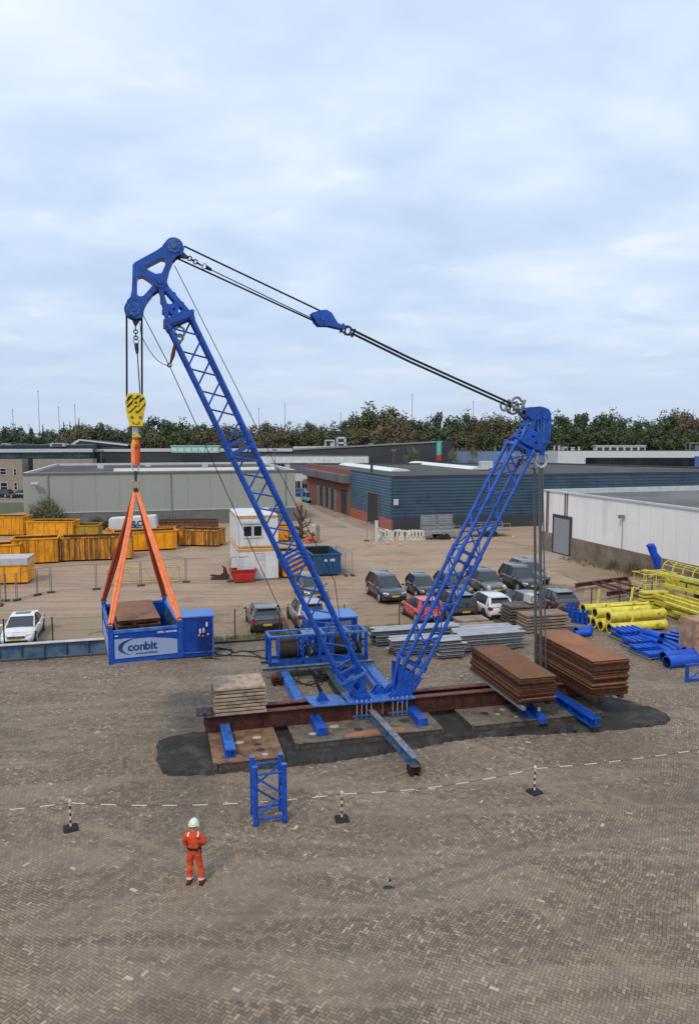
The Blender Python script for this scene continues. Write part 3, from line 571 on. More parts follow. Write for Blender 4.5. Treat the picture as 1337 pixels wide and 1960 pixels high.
opening(t_, p, q, .0, .99, D(0, 878, 152).z, D(0, 866, 152).z, GLASSG, 'window_band', STEELD, -n, mull=26)
mb = MB(); mb.box((p + q) / 2 - n * .25 + V((0, 0, D(0, 863, 152).z)), ((q - p).length + .6, .5, .7), 0, d, n); mb.build('white_trim', TRIMW, t_)
t_, p, q, d, n, z1 = far_block('beige_house', 'beige brick house with white framed windows at far left edge', -60, 43, 148, 148, 879, 3, BEIGEB)
for x0_, x1_, y0_, y1_ in ((0, 13, 896, 909), (-26, -12, 896, 909), (26, 33, 897, 910), (0, 14, 923, 940), (26, 33, 923, 938), (-26, -12, 923, 940)):
    opening(t_, p, q, fx(x0_, p, q), fx(x1_, p, q), D(0, y1_, 148).z, D(0, y0_, 148).z, GLASS, 'window', mat('white_frame', (.62, .62, .6), .5), V((0, -1, 0)), mull=1, trans=2)
t_, p, q, d, n, z1 = far_block('beige_annex', 'low beige brick annex just left of the grey warehouse roof', 64, 178, 149, 149, 878.5, 2.5, BEIGEB)
t_, p, q, d, n, z1 = far_block('dark_gabled_shed', 'dark gabled shed with pale verge boards behind the green glass office', 132, 240, 178, 178, 853, 14, ANTH)
mb = MB(); a_, b_, c_ = D(132, 855, 177.8), D(153, 842, 177.8), D(245, 852, 177.8); mb.add([a_, b_, c_, a_ + V((0, 12, 0)), b_ + V((0, 12, 0)), c_ + V((0, 12, 0))], [(0, 2, 1), (0, 1, 4, 3), (1, 2, 5, 4)]); mb.build('gable', ANTH, t_)
mb = MB(); mb.bar(a_ + V((0, -.1, 0)), b_ + V((0, -.1, 0)), .3, .5); mb.bar(b_ + V((0, -.1, 0)), c_ + V((0, -.1, 0)), .3, .35); mb.build('verge_board', TRIMW, t_)
t_, p, q, d, n, z1 = far_block('blue_far_hall', 'pale blue flat hall between the sign and the mast head', 858, 1066, 182, 182, 864, 6, mat('pale_blue_cladding', (.14, .20, .36), .6, var=.1, vs=.2))
t_, p, q, d, n, z1 = far_block('white_far_hall', 'white flat hall with dark ribbon windows at the far right', 1066, 1420, 172, 172, 863.5, 9, mat('white_cladding_far', (.56, .57, .58), .6, var=.05))
opening(t_, p, q, fx(1119, p, q), fx(1328, p, q), D(0, 893, 172).z, D(0, 876, 172).z, GLASS, 'window_band', STEELD, V((0, -1, 0)), mull=9)
mb = MB(); mb.box((D(1337, 884, 171.8)), (2.2, .3, 2.6), 0); mb.build('blue_panel', mat('blue_panel_m', (.06, .12, .3), .5), t_)
# rooftop units, each a thing of its own
RU = [(1137, 1231, 852, 863, 180, 'long pale rooftop unit on the white far hall'), (1314, 1337, 848, 863, 176, 'open grey plant frame on the right end of the white far hall'), (9, 17, 848, 855, 156, 'small square white vent on the left of the green glass office'), (35, 43, 849, 855, 156, 'grey vent box in the middle of the green glass office roof'), (100, 127, 848, 854, 157, 'row of white condensers on the green glass office roof'), (622, 640, 843, 856, 172, 'white air handling box on the sloping roof left of the white frame'), (1058, 1062, 853, 862, 178, 'slim white flue on the white far hall nearest the mast head'), (1066, 1072, 853, 863, 178, 'white vent stub right of the slim flue'), (1075, 1083, 855, 863, 178, 'squat white vent on the white far hall'), (1090, 1100, 856, 863, 178, 'low white roof fan left of the long rooftop unit'), (1104, 1110, 855, 863, 178, 'narrow white roof cowl next to the long rooftop unit'), (872, 877, 858, 865, 185, 'left grey flue on the pale blue hall'), (883, 888, 858, 865, 185, 'second grey flue from the left on the pale blue hall'), (943, 950, 855, 865, 185, 'tall grey chimney stub on the pale blue hall'), (330, 420, 852, 866, 166, 'pale green glazed rooftop plant room on the anthracite hall'), (705, 713, 849, 856, 168, 'small white hatch on the climbing roof')]
for x0_, x1_, y0_, y1_, Y_, lab in RU:
    a_, b_ = D(x0_, y1_, Y_), D(x1_, y0_, Y_); w_ = b_.x - a_.x; h_ = b_.z - a_.z; mb = MB(); c_ = V(((a_.x + b_.x) / 2, Y_, (a_.z + b_.z) / 2))
    mm = TRIMW if 'grey' not in lab else STEELG
    if 'glazed' in lab: mm = mat('pale_green_glass', (.28, .46, .43), .4)
    if 'frame' in lab:
        for sx_ in (-1, 1):
            for sy_ in (-1, 1): mb.box(c_ + V((sx_ * w_ * .45, sy_ * 1, 0)), (.25, .25, h_), 0)
        mb.box(c_ + V((0, 0, h_ * .5)), (w_, 2.4, .25), 0); mb.box(c_ + V((w_ * .25, 0, -.1)), (w_ * .4, 1.5, h_ * .7), 0)
    elif 'flue' in lab or 'cowl' in lab or 'stub' in lab or 'fan' in lab:
        mb.tube([c_ - V((0, 0, h_ * .7)), c_ + V((0, 0, h_ * .35))], w_ * .36, 10); mb.tube([c_ + V((0, 0, h_ * .35)), c_ + V((0, 0, h_ * .5))], w_ * .5, 10)
    else:
        mb.box(c_ - V((0, 0, h_ * .1)), (w_, 2.2, h_ * .85), 0); mb.box(c_ + V((0, 0, h_ * .4)), (w_ * 1.04, 2.4, h_ * .12), 0)
        k_ = max(1, int(w_ / 1.5))
        for i in range(k_): mb.box(c_ + V(((i + .5) / k_ * w_ - w_ / 2, -1.13, -h_ * .12)), (w_ / k_ * .7, .06, h_ * .5), 1)
    tag(mb.build('rooftop_unit', [mm, STEELD if 'glazed' not in lab else mat('pale_frame', (.5, .62, .6), .5)], None), lab, 'rooftop unit', 'equipment on the far roofs')
mb = MB()
for a_, b_ in (((645, 857), (645, 838)), ((645, 838), (660, 838)), ((660, 838), (660, 857)), ((645, 848), (660, 848))): mb.bar(D(*a_, 173), D(*b_, 173), .45, .45, up=V((0, 1, 0)))
for a_ in (645, 660): mb.bar(D(a_, 857, 173), D(a_, 857, 175.5), .4, .4)
tag(mb.build('roof_frame', TRIMW), 'white square portal frame standing on the anthracite roof', 'frame')
# sign pillar
sg = thing('sign_pillar', 'tall slab sign, sea green above and red below, at the end of the anthracite hall', 'sign', D(839, 882, 156))
a_, b_ = D(835, 845, 156), D(843.5, 882, 156)
for nm, y0_, y1_, m_ in (('green_panel', 845, 871, mat('sea_green', (.04, .42, .30), .5, var=.05)), ('red_panel', 871, 882, mat('sign_red', (.5, .03, .03), .5, var=.05))):
    z0_, z1_ = D(0, y1_, 156).z, D(0, y0_, 156).z; mb = MB(); mb.box(((a_.x + b_.x) / 2, 156, (z0_ + z1_) / 2 + .003), (b_.x - a_.x, .5, z1_ - z0_ - .01), 0); o_ = mb.build(nm, m_, sg)
mb = MB()
for i in range(7): mb.box(((a_.x + b_.x) / 2, 155.72, D(0, 850 + i * 2.6, 156).z), (.32, .04, .16), 0)
mb.build('lettering', TRIMW, sg)
zb = D(0, 882, 156).z; mb = MB(); mb.box(((a_.x + b_.x) / 2, 156, zb / 2), (.5, .4, zb), 0); mb.build('post', STEELD, sg)
# ================================================================== MASTS, LAMPS
def mast(px, ytop, ybase, Y, lab, lamp=False, thk=.07, name='light_mast', cat='mast'):
    a_ = D(px, ytop, Y); g_ = V((a_.x, Y, max(0, D(px, ybase, Y).z))); 
    if ybase > 870: g_.z = 0
    mb = MB(); mb.tube([g_, g_.lerp(a_, .5), a_], [thk * 1.4, thk * 1.1, thk], 6)
    if lamp: mb.box(a_ + V((0, -.1, 0)), (.9, .5, .35), 0)
    else: mb.tube([a_, a_ + V((0, 0, .6))], thk * 1.8, 6)
    tag(mb.build(name, STEELG), lab, cat)
for x_, y0_, y1_, lab in ((73, 750, 833, 'tallest thin mast above the tree line at far left'), (24.5, 786, 835, 'short thin mast nearest the left edge above the trees'), (56, 814, 835, 'shortest lamp post on the embankment between the two left masts'), (112.5, 781, 835, 'third thin mast from the left above the trees'), (143.5, 777, 820, 'fourth thin mast from the left, above the fir tops'), (788.5, 757, 835, 'thin mast above the trees right of the big oak'), (905, 770, 835, 'faint thin mast above the trees left of the mast head'), (545, 774, 835, 'thin mast above the trees just right of the boom'), (652, 793, 835, 'short faint mast above the trees left of the big oak'), (495, 784, 835, 'faint stub of a mast beside the boom above the trees')):
    mast(x_, y0_, y1_, 300, lab, thk=.09)
mast(193.5, 863, 900, 140, 'white-headed street lamp in front of the anthracite hall above the grey warehouse', True, .06, 'street_lamp', 'lamp')
mast(525.5, 861, 900, 148, 'street lamp with pale head left of the white office windows', True, .06, 'street_lamp', 'lamp')
mast(753, 862, 900, 148, 'street lamp with pale head above the blue clad hall', True, .06, 'street_lamp', 'lamp')
fl = thing('flagpole', 'white flagpole with a limp white flag in front of the beige house', 'flagpole', G(28.5, 944)); g_ = G(28.5, 944)
MB().tube([g_, V((g_.x, g_.y, D(28, 883, g_.y).z))], .09, 6).build('pole', TRIMW, fl)
mb = MB(); vs = []
for i in range(7):
    z_ = D(28, 884, g_.y).z - i * .75; wv = .9 - .05 * i if i < 3 else .75 - .1 * (i - 3)
    vs += [V((g_.x + .1, g_.y + .1 * sin(i), z_)), V((g_.x + .1 + wv * .6, g_.y - .25 * sin(i * 1.3), z_ - .2)), V((g_.x + .1 + wv, g_.y + .2 * sin(i * 1.9), z_ - .5))]
mb.add(vs, [(3 * i + j, 3 * i + j + 1, 3 * i + j + 4, 3 * i + j + 3) for i in range(6) for j in range(2)], 0, True); mb.build('flag', mat('white_flag', (.6, .6, .62), .8), fl)
# ================================================================== EMBANKMENT AND TREES
mb = MB(); prof = [(0, 0), (25, 11.0), (45, 11.2), (80, 0)]
x0_, x1_ = -260, -35
for i in range(3):
    (y0_, z0_), (y1_, z1_) = prof[i], prof[i + 1]; mb.quad((x0_, 270 + y0_, z0_), (x1_, 270 + y0_, z0_), (x1_ - 8, 270 + y1_, z1_), (x0_, 270 + y1_, z1_))
tag(mb.build('embankment', FAR), kind='structure')
mb = MB(); mb.bar((-260, 296, 12.6), (-100, 296, 12.6), .3, .5)
for i in range(20): mb.box((-260 + i * 8.4, 296, 11.8), (.2, .2, 1.6), 0)
tag(mb.build('guard_rail', STEELG), 'pale guard rail along the road on the far left embankment', 'guard rail')
def leafmat(name, c, c2):
    m = bpy.data.materials.new(name); m.use_nodes = True; t = m.node_tree; b = t.nodes['Principled BSDF']
    oi = nd(t, 'ShaderNodeObjectInfo'); vec = nd(t, 'ShaderNodeTexCoord').outputs['Object']
    base = mixc(t, oi.outputs['Random'], c, c2)
    n_ = noise(t, vec, .35, 4, .6); n2_ = noise(t, vec, 3.1, 2, .6)
    c_ = mixc(t, .8, base, ramp(t, n_, [(.35, (.70, .70, .72)), (.65, (1.35, 1.32, 1.25))]), 'MULTIPLY')
    c_ = mixc(t, .7, c_, ramp(t, n2_, [(.3, (.68, .68, .68)), (.7, (1.35, 1.35, 1.3))]), 'MULTIPLY')
    lk(t, c_, b.inputs['Base Color']); b.inputs['Roughness'].default_value = .65
    b.inputs['Subsurface Weight'].default_value = 0
    return m
LEAF = leafmat('foliage', (.066, .080, .030), (.098, .086, .038)); LEAFG = leafmat('foliage_green', (.040, .066, .022), (.062, .082, .028)); LEAFA = leafmat('foliage_autumn', (.108, .080, .040), (.092, .086, .036)); LEAFP = leafmat('pale_foliage', (.15, .16, .09), (.13, .15, .06))
BARK = mat('bark', (.075, .055, .042), .9, var=.4, vs=3)
def crown_mesh(seed, shape, nclump, nleaf, ls):
    rnd = random.Random(seed); mb = MB(); cl = []
    for i in range(nclump):
        while True:
            p = V((rnd.uniform(-1, 1), rnd.uniform(-1, 1), rnd.uniform(-1, 1)))
            if .35 < p.length < 1: break
        if shape == 'fir': z_ = (p.z + 1) / 2; rr = (1 - z_) * .9 + .08; q = V((p.x * rr, p.y * rr, z_ * 2 - 1)); rad = .13 + .1 * (1 - z_)
        elif shape == 'flat': q = V((p.x, p.y, p.z * .9 + .05)); rad = rnd.uniform(.14, .26)
        else: q = V((p.x * (.95 - .2 * max(0, p.z)), p.y, p.z)); rad = rnd.uniform(.13, .28)
        cl.append((q, rad))
    for q, rad in cl:
        for j in range(nleaf):
            while True:
                d = V((rnd.gauss(0, 1), rnd.gauss(0, 1), rnd.gauss(0, 1)))
                if d.length > .1: break
            p = q + d.normalized() * rad * rnd.uniform(.45, 1.08); n_ = (d.normalized() + V((rnd.gauss(0, .6), rnd.gauss(0, .6), rnd.gauss(.3, .6)))).normalized()
            x_ = n_.cross(V((rnd.random(), rnd.random(), 1))).normalized(); y_ = n_.cross(x_); s_ = ls * rnd.uniform(.6, 1.35)
            mb.add([p - x_ * s_ - y_ * s_ * .6, p + x_ * s_ * .9 - y_ * s_ * .5, p + x_ * s_ * .7 + y_ * s_ * .8, p - x_ * s_ * .6 + y_ * s_ * .7], [(0, 1, 2, 3)])
    return mb
PROTO = []
def tree_proto(i, shape, m, nclump=105, nleaf=58, ls=.036):
    cr = crown_mesh(100 + i, shape, nclump, nleaf, ls); rnd = random.Random(i)
    tb = MB(); tb.tube([(0, 0, -1.6), (.01, .01, -.6), (-.02, 0, .2)], [.06, .045, .02], 7)
    for k in range(7):
        a_ = rnd.uniform(0, 6.28); z_ = rnd.uniform(-.9, .1); e_ = V((cos(a_) * .6, sin(a_) * .6, z_ + .45)); tb.tube([(0, 0, z_), e_ * .5 + V((0, 0, z_ * .5 + .02)), e_], [.03, .02, .008], 5)
    return cr, tb, m
protos = [tree_proto(0, 'round', LEAF), tree_proto(1, 'round', LEAFG), tree_proto(2, 'round', LEAFA), tree_proto(3, 'flat', LEAF), tree_proto(4, 'round', LEAFG, 120, 50), tree_proto(5, 'fir', LEAFG, 60, 40), tree_proto(6, 'flat', LEAFA), tree_proto(7, 'round', LEAFP, 40, 46)]
made = {}
def tree(k, px, ytop, wpx, Y, label, group='trees behind the industrial estate', zlow=None, sy=1.0):
    top = D(px, ytop, Y).z; rx = wpx / F * Y / 2; low = zlow if zlow is not None else 2.0
    rz_ = (top - low) / 2 / 1.02; cz = low + rz_
    if k not in made:
        cr, tb, m = protos[k]; r_ = thing(('fir_tree' if k == 5 else 'broadleaf_tree'), label, 'tree', (0, 0, 0)); cr.build('crown', m, r_, world=False); tb.build('trunk', BARK, r_, world=False); made[k] = r_; t_ = r_
    else: t_ = copy_tree(made[k])
    t_.location = (D(px, ytop, Y).x, Y, cz); t_.scale = (rx, rx * sy, rz_); t_.rotation_euler = (0, 0, random.uniform(0, 6.28))
    t_['label'] = label; t_['category'] = 'tree'; t_['group'] = group; return t_
KD = ['mixed green and brown', 'dark green', 'autumn brown', 'spreading olive', 'dense dark green', 'pointed fir-like', 'spreading rusty brown', 'pale green']
rt = random.Random(5)
row = []   # front row: px, ytop, width, kind
tops = [(-40, 812), (0, 806), (30, 808), (60, 812), (90, 815), (115, 812), (150, 806), (185, 800), (222, 812), (265, 803), (305, 795), (345, 800), (385, 806), (425, 806), (455, 802), (500, 803), (545, 806), (590, 800), (630, 803), (665, 795), (700, 778), (722, 771), (752, 782), (785, 793), (812, 796), (850, 786), (885, 785), (915, 789), (945, 787), (980, 792), (1010, 790), (1060, 786), (1095, 787), (1130, 785), (1165, 784), (1200, 788), (1235, 790), (1270, 787), (1300, 780), (1330, 778), (1365, 782)]
kinds = [4, 1, 4, 5, 1, 4, 2, 6, 0, 2, 1, 4, 0, 2, 6, 0, 3, 0, 3, 0, 0, 3, 6, 0, 4, 1, 4, 0, 2, 0, 4, 4, 1, 1, 4, 1, 4, 4, 2, 6, 0]
posd = lambda x_: ('at the left edge of the photo' if x_ < 5 else 'above the green glass office' if x_ < 120 else 'left of the hook block' if x_ < 230 else 'between the hook block and the boom' if x_ < 400 else 'behind the boom' if x_ < 520 else 'above the white office' if x_ < 640 else 'near the great oak' if x_ < 800 else 'between oak and mast' if x_ < 990 else 'just right of the mast head' if x_ < 1120 else 'above the long rooftop unit' if x_ < 1240 else 'at the right edge of the photo')
cnt = {}
for i, ((x_, yt), k) in enumerate(zip(tops, kinds)):
    big = 104 if 690 < x_ < 770 else rt.uniform(72, 94); Y_ = rt.uniform(196, 212) if x_ > 140 else rt.uniform(225, 245)
    zo = posd(x_); cnt[zo] = cnt.get(zo, 0) + 1
    lab = '%s tree %s, %s from left' % (KD[k], zo, ORD[cnt[zo]])
    if x_ == 722: lab = 'great spreading oak, the tallest crown in the tree line'
    tree(k, x_, yt + (0 if x_ == 722 else rt.uniform(2, 11) if x_ > 140 else 6), (135 if x_ == 722 else big) if x_ > 140 else 54, Y_, lab)
for x_, yt, wd, k, lab in ((122, 806, 14, 5, 'slim pointed fir right of the third mast'), (134, 806, 12, 5, 'smaller pointed fir left of the fourth mast'), (151, 799, 13, 5, 'tall slim fir right of the fourth mast'), (82, 812, 14, 5, 'pointed fir beside the tallest mast')):
    tree(k, x_, yt, wd, 226, lab)
# understorey: second, lower row closing the gaps
for i in range(40):
    x_ = -60 + i * 37 + rt.uniform(-8, 8); k = rt.choice([0, 1, 2, 3, 4, 6] if x_ < 1000 else [1, 4, 1, 0]); yt = 822 if x_ > 150 else 832
    tree(k, x_, yt + rt.uniform(-5, 5), 84, 192 if x_ > 150 else 215, '%s low tree fringing the wood, %s counted from the left' % (KD[k], ORD[i + 1] if i < 20 else ('%d-th' % (i + 1))), group='low trees fringing the wood')
mb = crown_mesh(55, 'round', 10, 10, .05)
bw = MB(); rw_ = random.Random(77)
for i in range(420):
    c_ = V((rw_.uniform(-150, 150), 222 + rw_.uniform(-8, 8), rw_.uniform(1, 12.6)))
    if c_.x < -25: c_.z *= .5; c_.y += 25
    for j in range(34):
        d_ = V((rw_.gauss(0, 1), rw_.gauss(0, 1), rw_.gauss(0, 1))).normalized(); p_ = c_ + d_ * rw_.uniform(1.0, 2.4); x_ = d_.cross(V((rw_.random(), rw_.random(), 1))).normalized(); y_ = d_.cross(x_); s_ = rw_.uniform(.3, .7)
        bw.add([p_ - x_ * s_ - y_ * s_ * .6, p_ + x_ * s_ * .9 - y_ * s_ * .5, p_ + x_ * s_ * .7 + y_ * s_ * .8, p_ - x_ * s_ * .6 + y_ * s_ * .7], [(0, 1, 2, 3)])
tag(bw.build('far_wood', LEAFG, loc=(0, 214, 0)), 'dark mass of the wood behind the single trees', 'wood', kind='stuff')
tree(7, 788, 848, 34, 158, 'pale green young tree right of the red and green sign', 'young trees behind the blue clad hall', zlow=0)
protos_p = tree(7, 905, 852, 26, 160, 'thin pale young tree in front of the pale blue hall', 'young trees behind the blue clad hall', zlow=0)
tree(7, 868, 853, 30, 156, 'bushy yellow-green tree beside the sign pillar', 'young trees behind the blue clad hall', zlow=0)
tree(0, 795, 800, 40, 165, 'leafy brown-green tree behind the climbing roof end', 'young trees behind the blue clad hall', zlow=0) if False else None
# ================================================================== DERRICK CRANE
BC = -.3
ZUP = V((0, 0, 1))
def pa(x, y, b=BC): return PL(x, y, b)
def aZ(x, y, b=BC): p = PL(x, y, b); return (ab(p)[0], p.z)
def each(name, m, parent, **k):                    # one mesh
    mb = MB(); return mb
def tube_part(name, m, parent, pts, r, n=8):
    return MB().tube(pts, r, n).build(name, m, parent)
# ---- pontoons
def pontoon(label, a0, a1, b0, b1, z1, top, holes, grp='load spreading pontoons'):
    r = thing('pontoon', label, 'steel pontoon', L((a0 + a1) / 2, (b0 + b1) / 2, .0), group=grp)
    mb = MB(); mb.bl(a0, a1, b0, b1, z1 - .03, z1); mb.build('deck', top, r)
    mb = MB()
    mb.bl(a0 + .02, a1 - .02, b0 + .04, b0 + .06, .07, z1 - .03); mb.bl(a0 + .02, a1 - .02, b1 - .06, b1 - .04, .07, z1 - .03)
    mb.bl(a0 + .04, a0 + .06, b0 + .05, b1 - .05, .07, z1 - .03); mb.bl(a1 - .06, a1 - .04, b0 + .05, b1 - .05, .07, z1 - .03)
    mb.build('side_plate', MATSIDE, r)
    mb = MB(); mb.bl(a0, a1, b0, b0 + .07, .03, .07); mb.bl(a0, a0 + .07, b0 + .07, b1, .03, .07); mb.build('bottom_rail', MATSIDE, r)
    n = int((a1 - a0) / .75)
    for i in range(n + 1): a = a0 + .02 + (a1 - a0 - .04) * i / n; MB().bl(a - .015, a + .015, b0, b0 + .04, .07, z1 - .03).build('rib', MATSIDE, r)
    for a in (a0 + .06, a1 - .06):
        mb = MB(); mb.bl(a - .06, a + .06, b0 - .03, b0 + .1, .02, z1 + .004); mb.bl(a - .02, a + .02, b0 - .035, b0 - .028, .12, .2, 1); mb.build('corner_casting', [MATSIDE, BLACK], r)
    for (ha, hb, hr, hm) in holes:
        mb = MB(); c = L(a0 + ha, b0 + hb, z1 + .004); n_ = 14
        rr = random.Random(int(ha * 100)); mb.add([c + UX * cos(6.283 * i / n_) * hr * rr.uniform(.85, 1.1) + UY * sin(6.283 * i / n_) * hr * rr.uniform(.7, 1) + V((0, 0, 0)) for i in range(n_)], [tuple(range(n_))])
        mb.build('deck_patch', hm, r)
    return r
PALE = mat('pale_spot', (.42, .37, .31), .8, var=.3); DKSP = mat('dark_spot', (.05, .03, .02), .8, var=.3)
pontoon('square rust-brown pontoon under the left end of the red beams', -5.95, -3.45, -3.6, .3, .40, MATTOP, [(1.05, 1.6, .17, PALE), (1.75, 1.9, .17, PALE), (1.75, .75, .18, DKSP), (1.7, 1.25, .14, DKSP), (1.85, .35, .12, PALE)])
pontoon('middle grey-brown steel pontoon under the crane feet', -2.88, 2.95, -2.6, .6, .38, MATTOPG, [(1.75, 1.25, .2, PALE), (2.6, .75, .2, DKSP), (.8, .75, .16, PALE), (3.6, 1.0, .12, PALE), (4.6, 1.1, .22, DKSP)])
pontoon('right grey steel pontoon below the hanging plate stacks', 4.15, 9.98, -2.65, .6, .38, MATTOPG, [(1.5, .9, .1, PALE), (1.9, 1.3, .13, PALE), (2.1, .45, .09, PALE), (1.0, 1.1, .2, DKSP), (2.6, 1.0, .15, DKSP)])
# rust patches on the middle pontoon
mb = MB(); mb.add([L(a, b, .386) for a, b in ((-1.0, -2.5), (1.4, -2.5), (1.5, -2.1), (.6, -1.9), (-.3, -2.05), (-.9, -2.2))], [(0, 1, 2, 3, 4, 5)])
for o in bpy.data.objects:
    if o.get('label', '').startswith('middle grey-brown steel'): mb.build('rust_patch', mat('fresh_rust', (.30, .14, .07), .85, var=.4, vs=3, fine=.3), o)
# ---- main beams
for b0, lab in ((-.85, 'front one of the two long red-brown main beams under the crane'), (-.15, 'rear one of the two long red-brown main beams under the crane')):
    r = thing('main_beam', lab, 'steel beam', L(2, b0 + .15, .40), group='red-brown main beams')
    mb = MB(); p, q = L(-6.05, b0 + .15, 0), L(11.3, b0 + .15, 0)
    mb.bar(p + V((0, 0, .42)), q + V((0, 0, .42)), .3, .035); mb.bar(p + V((0, 0, .73)), q + V((0, 0, .73)), .025, .60, 0); mb.build('web', RUST, r)
    mb = MB(); mb.bar(p + V((0, 0, 1.035)), q + V((0, 0, 1.035)), .3, .035); mb.build('top_flange', RUSTF, r)
    for i in range(1, 9): MB().box(L(-6 + i * 2.1, b0 + .15, .73), (.02, .27, .58), 0, UX, UY).build('stiffener', RUST, r)
mb = MB(); mb.bl(-6.35, -5.75, -.75, .05, 1.055, 1.10); mb.bl(-6.35, -6.31, -.75, .05, 1.10, 1.2); mb.bl(-6.1, -6.0, -.7, 0, 1.1, 1.16)
tag(mb.build('steel_tray', STEELD), 'flat dark steel tray on the left end of the red beams', 'tray')
# ---- pile of concrete slabs on the left end
for i in range(8):
    z = 1.075 + i * .142; rr = random.Random(i); mb = MB(); da, db = rr.uniform(-.04, .03), rr.uniform(-.03, .03)
    mb.bl(-5.7 + da, -3.72 + da, -.98 + db, .56 + db, z, z + .095); mb.bl(-5.55, -5.45, -.9, .5, z - .045, z, 1); mb.bl(-3.95, -3.85, -.9, .5, z - .045, z, 1)
    tag(mb.build('concrete_slab', [CONC, CONCD], bevel=.008), 'sand-coloured slab, %s from the top of the pile on the left beam end' % ORD[8 - i], 'slab', 'pile of slabs on the beam end')
# ---- lattice builder
def lattice(root, P, Q, hw, hd, n, rc=.080, rb=.034, nrm=UY, skipends=False, chord=True, bm=BLUE):
    A = (Q - P).normalized(); W = A.cross(nrm).normalized(); 
    cr = lambda t, s, d: P.lerp(Q, t) + W * (hw * s) + nrm * (hd * d)
    if chord:
        for s in (-1, 1):
            for d in (-1, 1): tube_part('chord', bm, root, [cr(0, s, d), cr(1, s, d)], rc, 12)
    for i in range(n):
        t0, t1 = (i + .06) / n, (i + .94) / n; s = 1 if i % 2 else -1
        tube_part('brace', bm, root, [cr(t0, s, -1), cr(t1, -s, -1)], rb, 7)
        tube_part('brace', bm, root, [cr(t0, -s, 1), cr(t1, s, 1)], rb, 7)
        tube_part('brace', bm, root, [cr(t0, -1, s), cr(t1, -1, -s)], rb * .85, 7)
        tube_part('brace', bm, root, [cr(t0, 1, -s), cr(t1, 1, s)], rb * .85, 7)
    return A, W, cr
def frame_at(root, c, A, W, hw, hd, rb=.055, nrm=UY, m=BLUE, lug=True):
    k = [c + W * (hw * s) + nrm * (hd * d) for s, d in ((-1, -1), (1, -1), (1, 1), (-1, 1))]
    mb = MB()
    for i in range(4): mb.bar(k[i], k[(i + 1) % 4], rb * 1.7, rb * 1.7, 0, A)
    if lug:
        for p in k: mb.tube([p - A * .12, p + A * .12], .115, 10)
    return mb.build('cross_frame', m, root)
# ---- boom
boom = thing('lattice_boom', 'tall blue lattice boom leaning left with a goose-neck head', 'crane boom', pa(690, 1338))
J = [pa(344, 618), pa(454, 846), pa(461, 861), pa(558, 1060), pa(570, 1084), pa(662, 1276)]
HW = .44; HD = .40
A, W, cr = lattice(boom, J[0], J[1], HW, HD, 6); lattice(boom, J[2], J[3], HW, HD, 6); lattice(boom, J[4], J[5], HW, HD, 6)
for s in (-1, 1):
    for d in (-1, 1):
        for i, j in ((1, 2), (3, 4)): tube_part('chord', BLUE, boom, [J[i] + W * HW * s + UY * HD * d, J[j] + W * HW * s + UY * HD * d], .1, 12)
for c in (J[0], J[1], J[2], J[3], J[4], J[5], J[3].lerp(J[4], .33), J[3].lerp(J[4], .66)): frame_at(boom, c, A, W, HW, HD)
def polyplates(root, name, pts_px, holes_px, bs, t, m, b=BC, sc=None):
    f = (lambda p: aZ(sc[0] + p[0] * sc[2], sc[1] + p[1] * sc[2], b)) if sc else (lambda p: aZ(p[0], p[1], b))
    outer = [f(p) for p in pts_px]; holes = [[f(p) for p in h] for h in holes_px]
    for bb in bs:
        mb = MB(); plate(mb, outer, holes, t, L(0, bb, 0), UX, ZUP); mb.build(name, m, root)
    return outer
# foot
FT = (560, 1250, .1795)   # zoom frame
foot_outer = [(440, 255), (480, 300), (745, 165), (750, 330), (770, 440), (790, 500), (700, 520), (690, 470), (600, 400)]
polyplates(boom, 'foot_plate', foot_outer, [[(600, 300), (690, 240), (700, 330), (660, 380)]], (BC - .42, BC + .42), .05, BLUE, sc=FT)
mb = MB(); ft = pa(690, 1336)
for s in (-1, 1):
    for d in (-1, 1): mb.tube([J[5] + W * HW * s + UY * HD * d, ft + UY * d * .3 + W * s * .08 + V((0, 0, .12))], [.082, .11], 10)
mb.build('foot_leg', BLUE, boom)
mb = MB(); mb.tube([ft + UY * -.55, ft + UY * .55], .09, 12); mb.build('foot_pin', BLUEL, boom)
mb = MB(); k0 = pa(648, 1303); k1 = pa(694, 1281)
for d in (-1, 1): mb.bar(k0 + UY * d * .45, k1 + UY * d * .45, .09, .12)
mb.bar(k0 - UY * .45, k0 + UY * .45, .09, .12); mb.bar(k1 - UY * .45, k1 + UY * .45, .09, .12)
mb.build('foot_frame', BLUEL, boom)
# neck and goose-neck head
Z2 = (220, 440, .1496)
polyplates(boom, 'neck_plate', [(560, 760), (610, 735), (655, 695), (700, 770), (985, 1090), (955, 1120), (650, 1215), (635, 1100), (570, 810)],
    [[(620, 812), (650, 805), (762, 935), (750, 962), (690, 975), (665, 962)], [(678, 1062), (745, 1108), (690, 1138)], [(722, 1035), (770, 1018), (765, 1062)], [(820, 985), (872, 1048), (808, 1080)]], (BC - .40, BC + .40), .05, BLUE, sc=Z2)
mb = MB()
for (x0, y0), (x1, y1) in (((655, 720), (965, 1085)), ((575, 780), (645, 1190))):
    for k in range(4):
        p = pa(220 + (x0 + (x1 - x0) * k / 3) * .1496, 440 + (y0 + (y1 - y0) * k / 3) * .1496); mb.tube([p - UY * .4, p + UY * .4], .06, 8)
mb.build('neck_spacer', BLUE, boom)
mb = MB(); c0, c1 = pa(220 + 640 * .1496, 440 + 1210 * .1496), pa(220 + 985 * .1496, 440 + 1085 * .1496)
for d in (-1, 1): mb.bar(c0 + UY * d * .46, c1 + UY * d * .46, .12, .22)
mb.bar(c0 - UY * .5, c0 + UY * .5, .12, .22); mb.bar(c1 - UY * .5, c1 + UY * .5, .12, .22); mb.build('head_crossbeam', BLUE, boom)
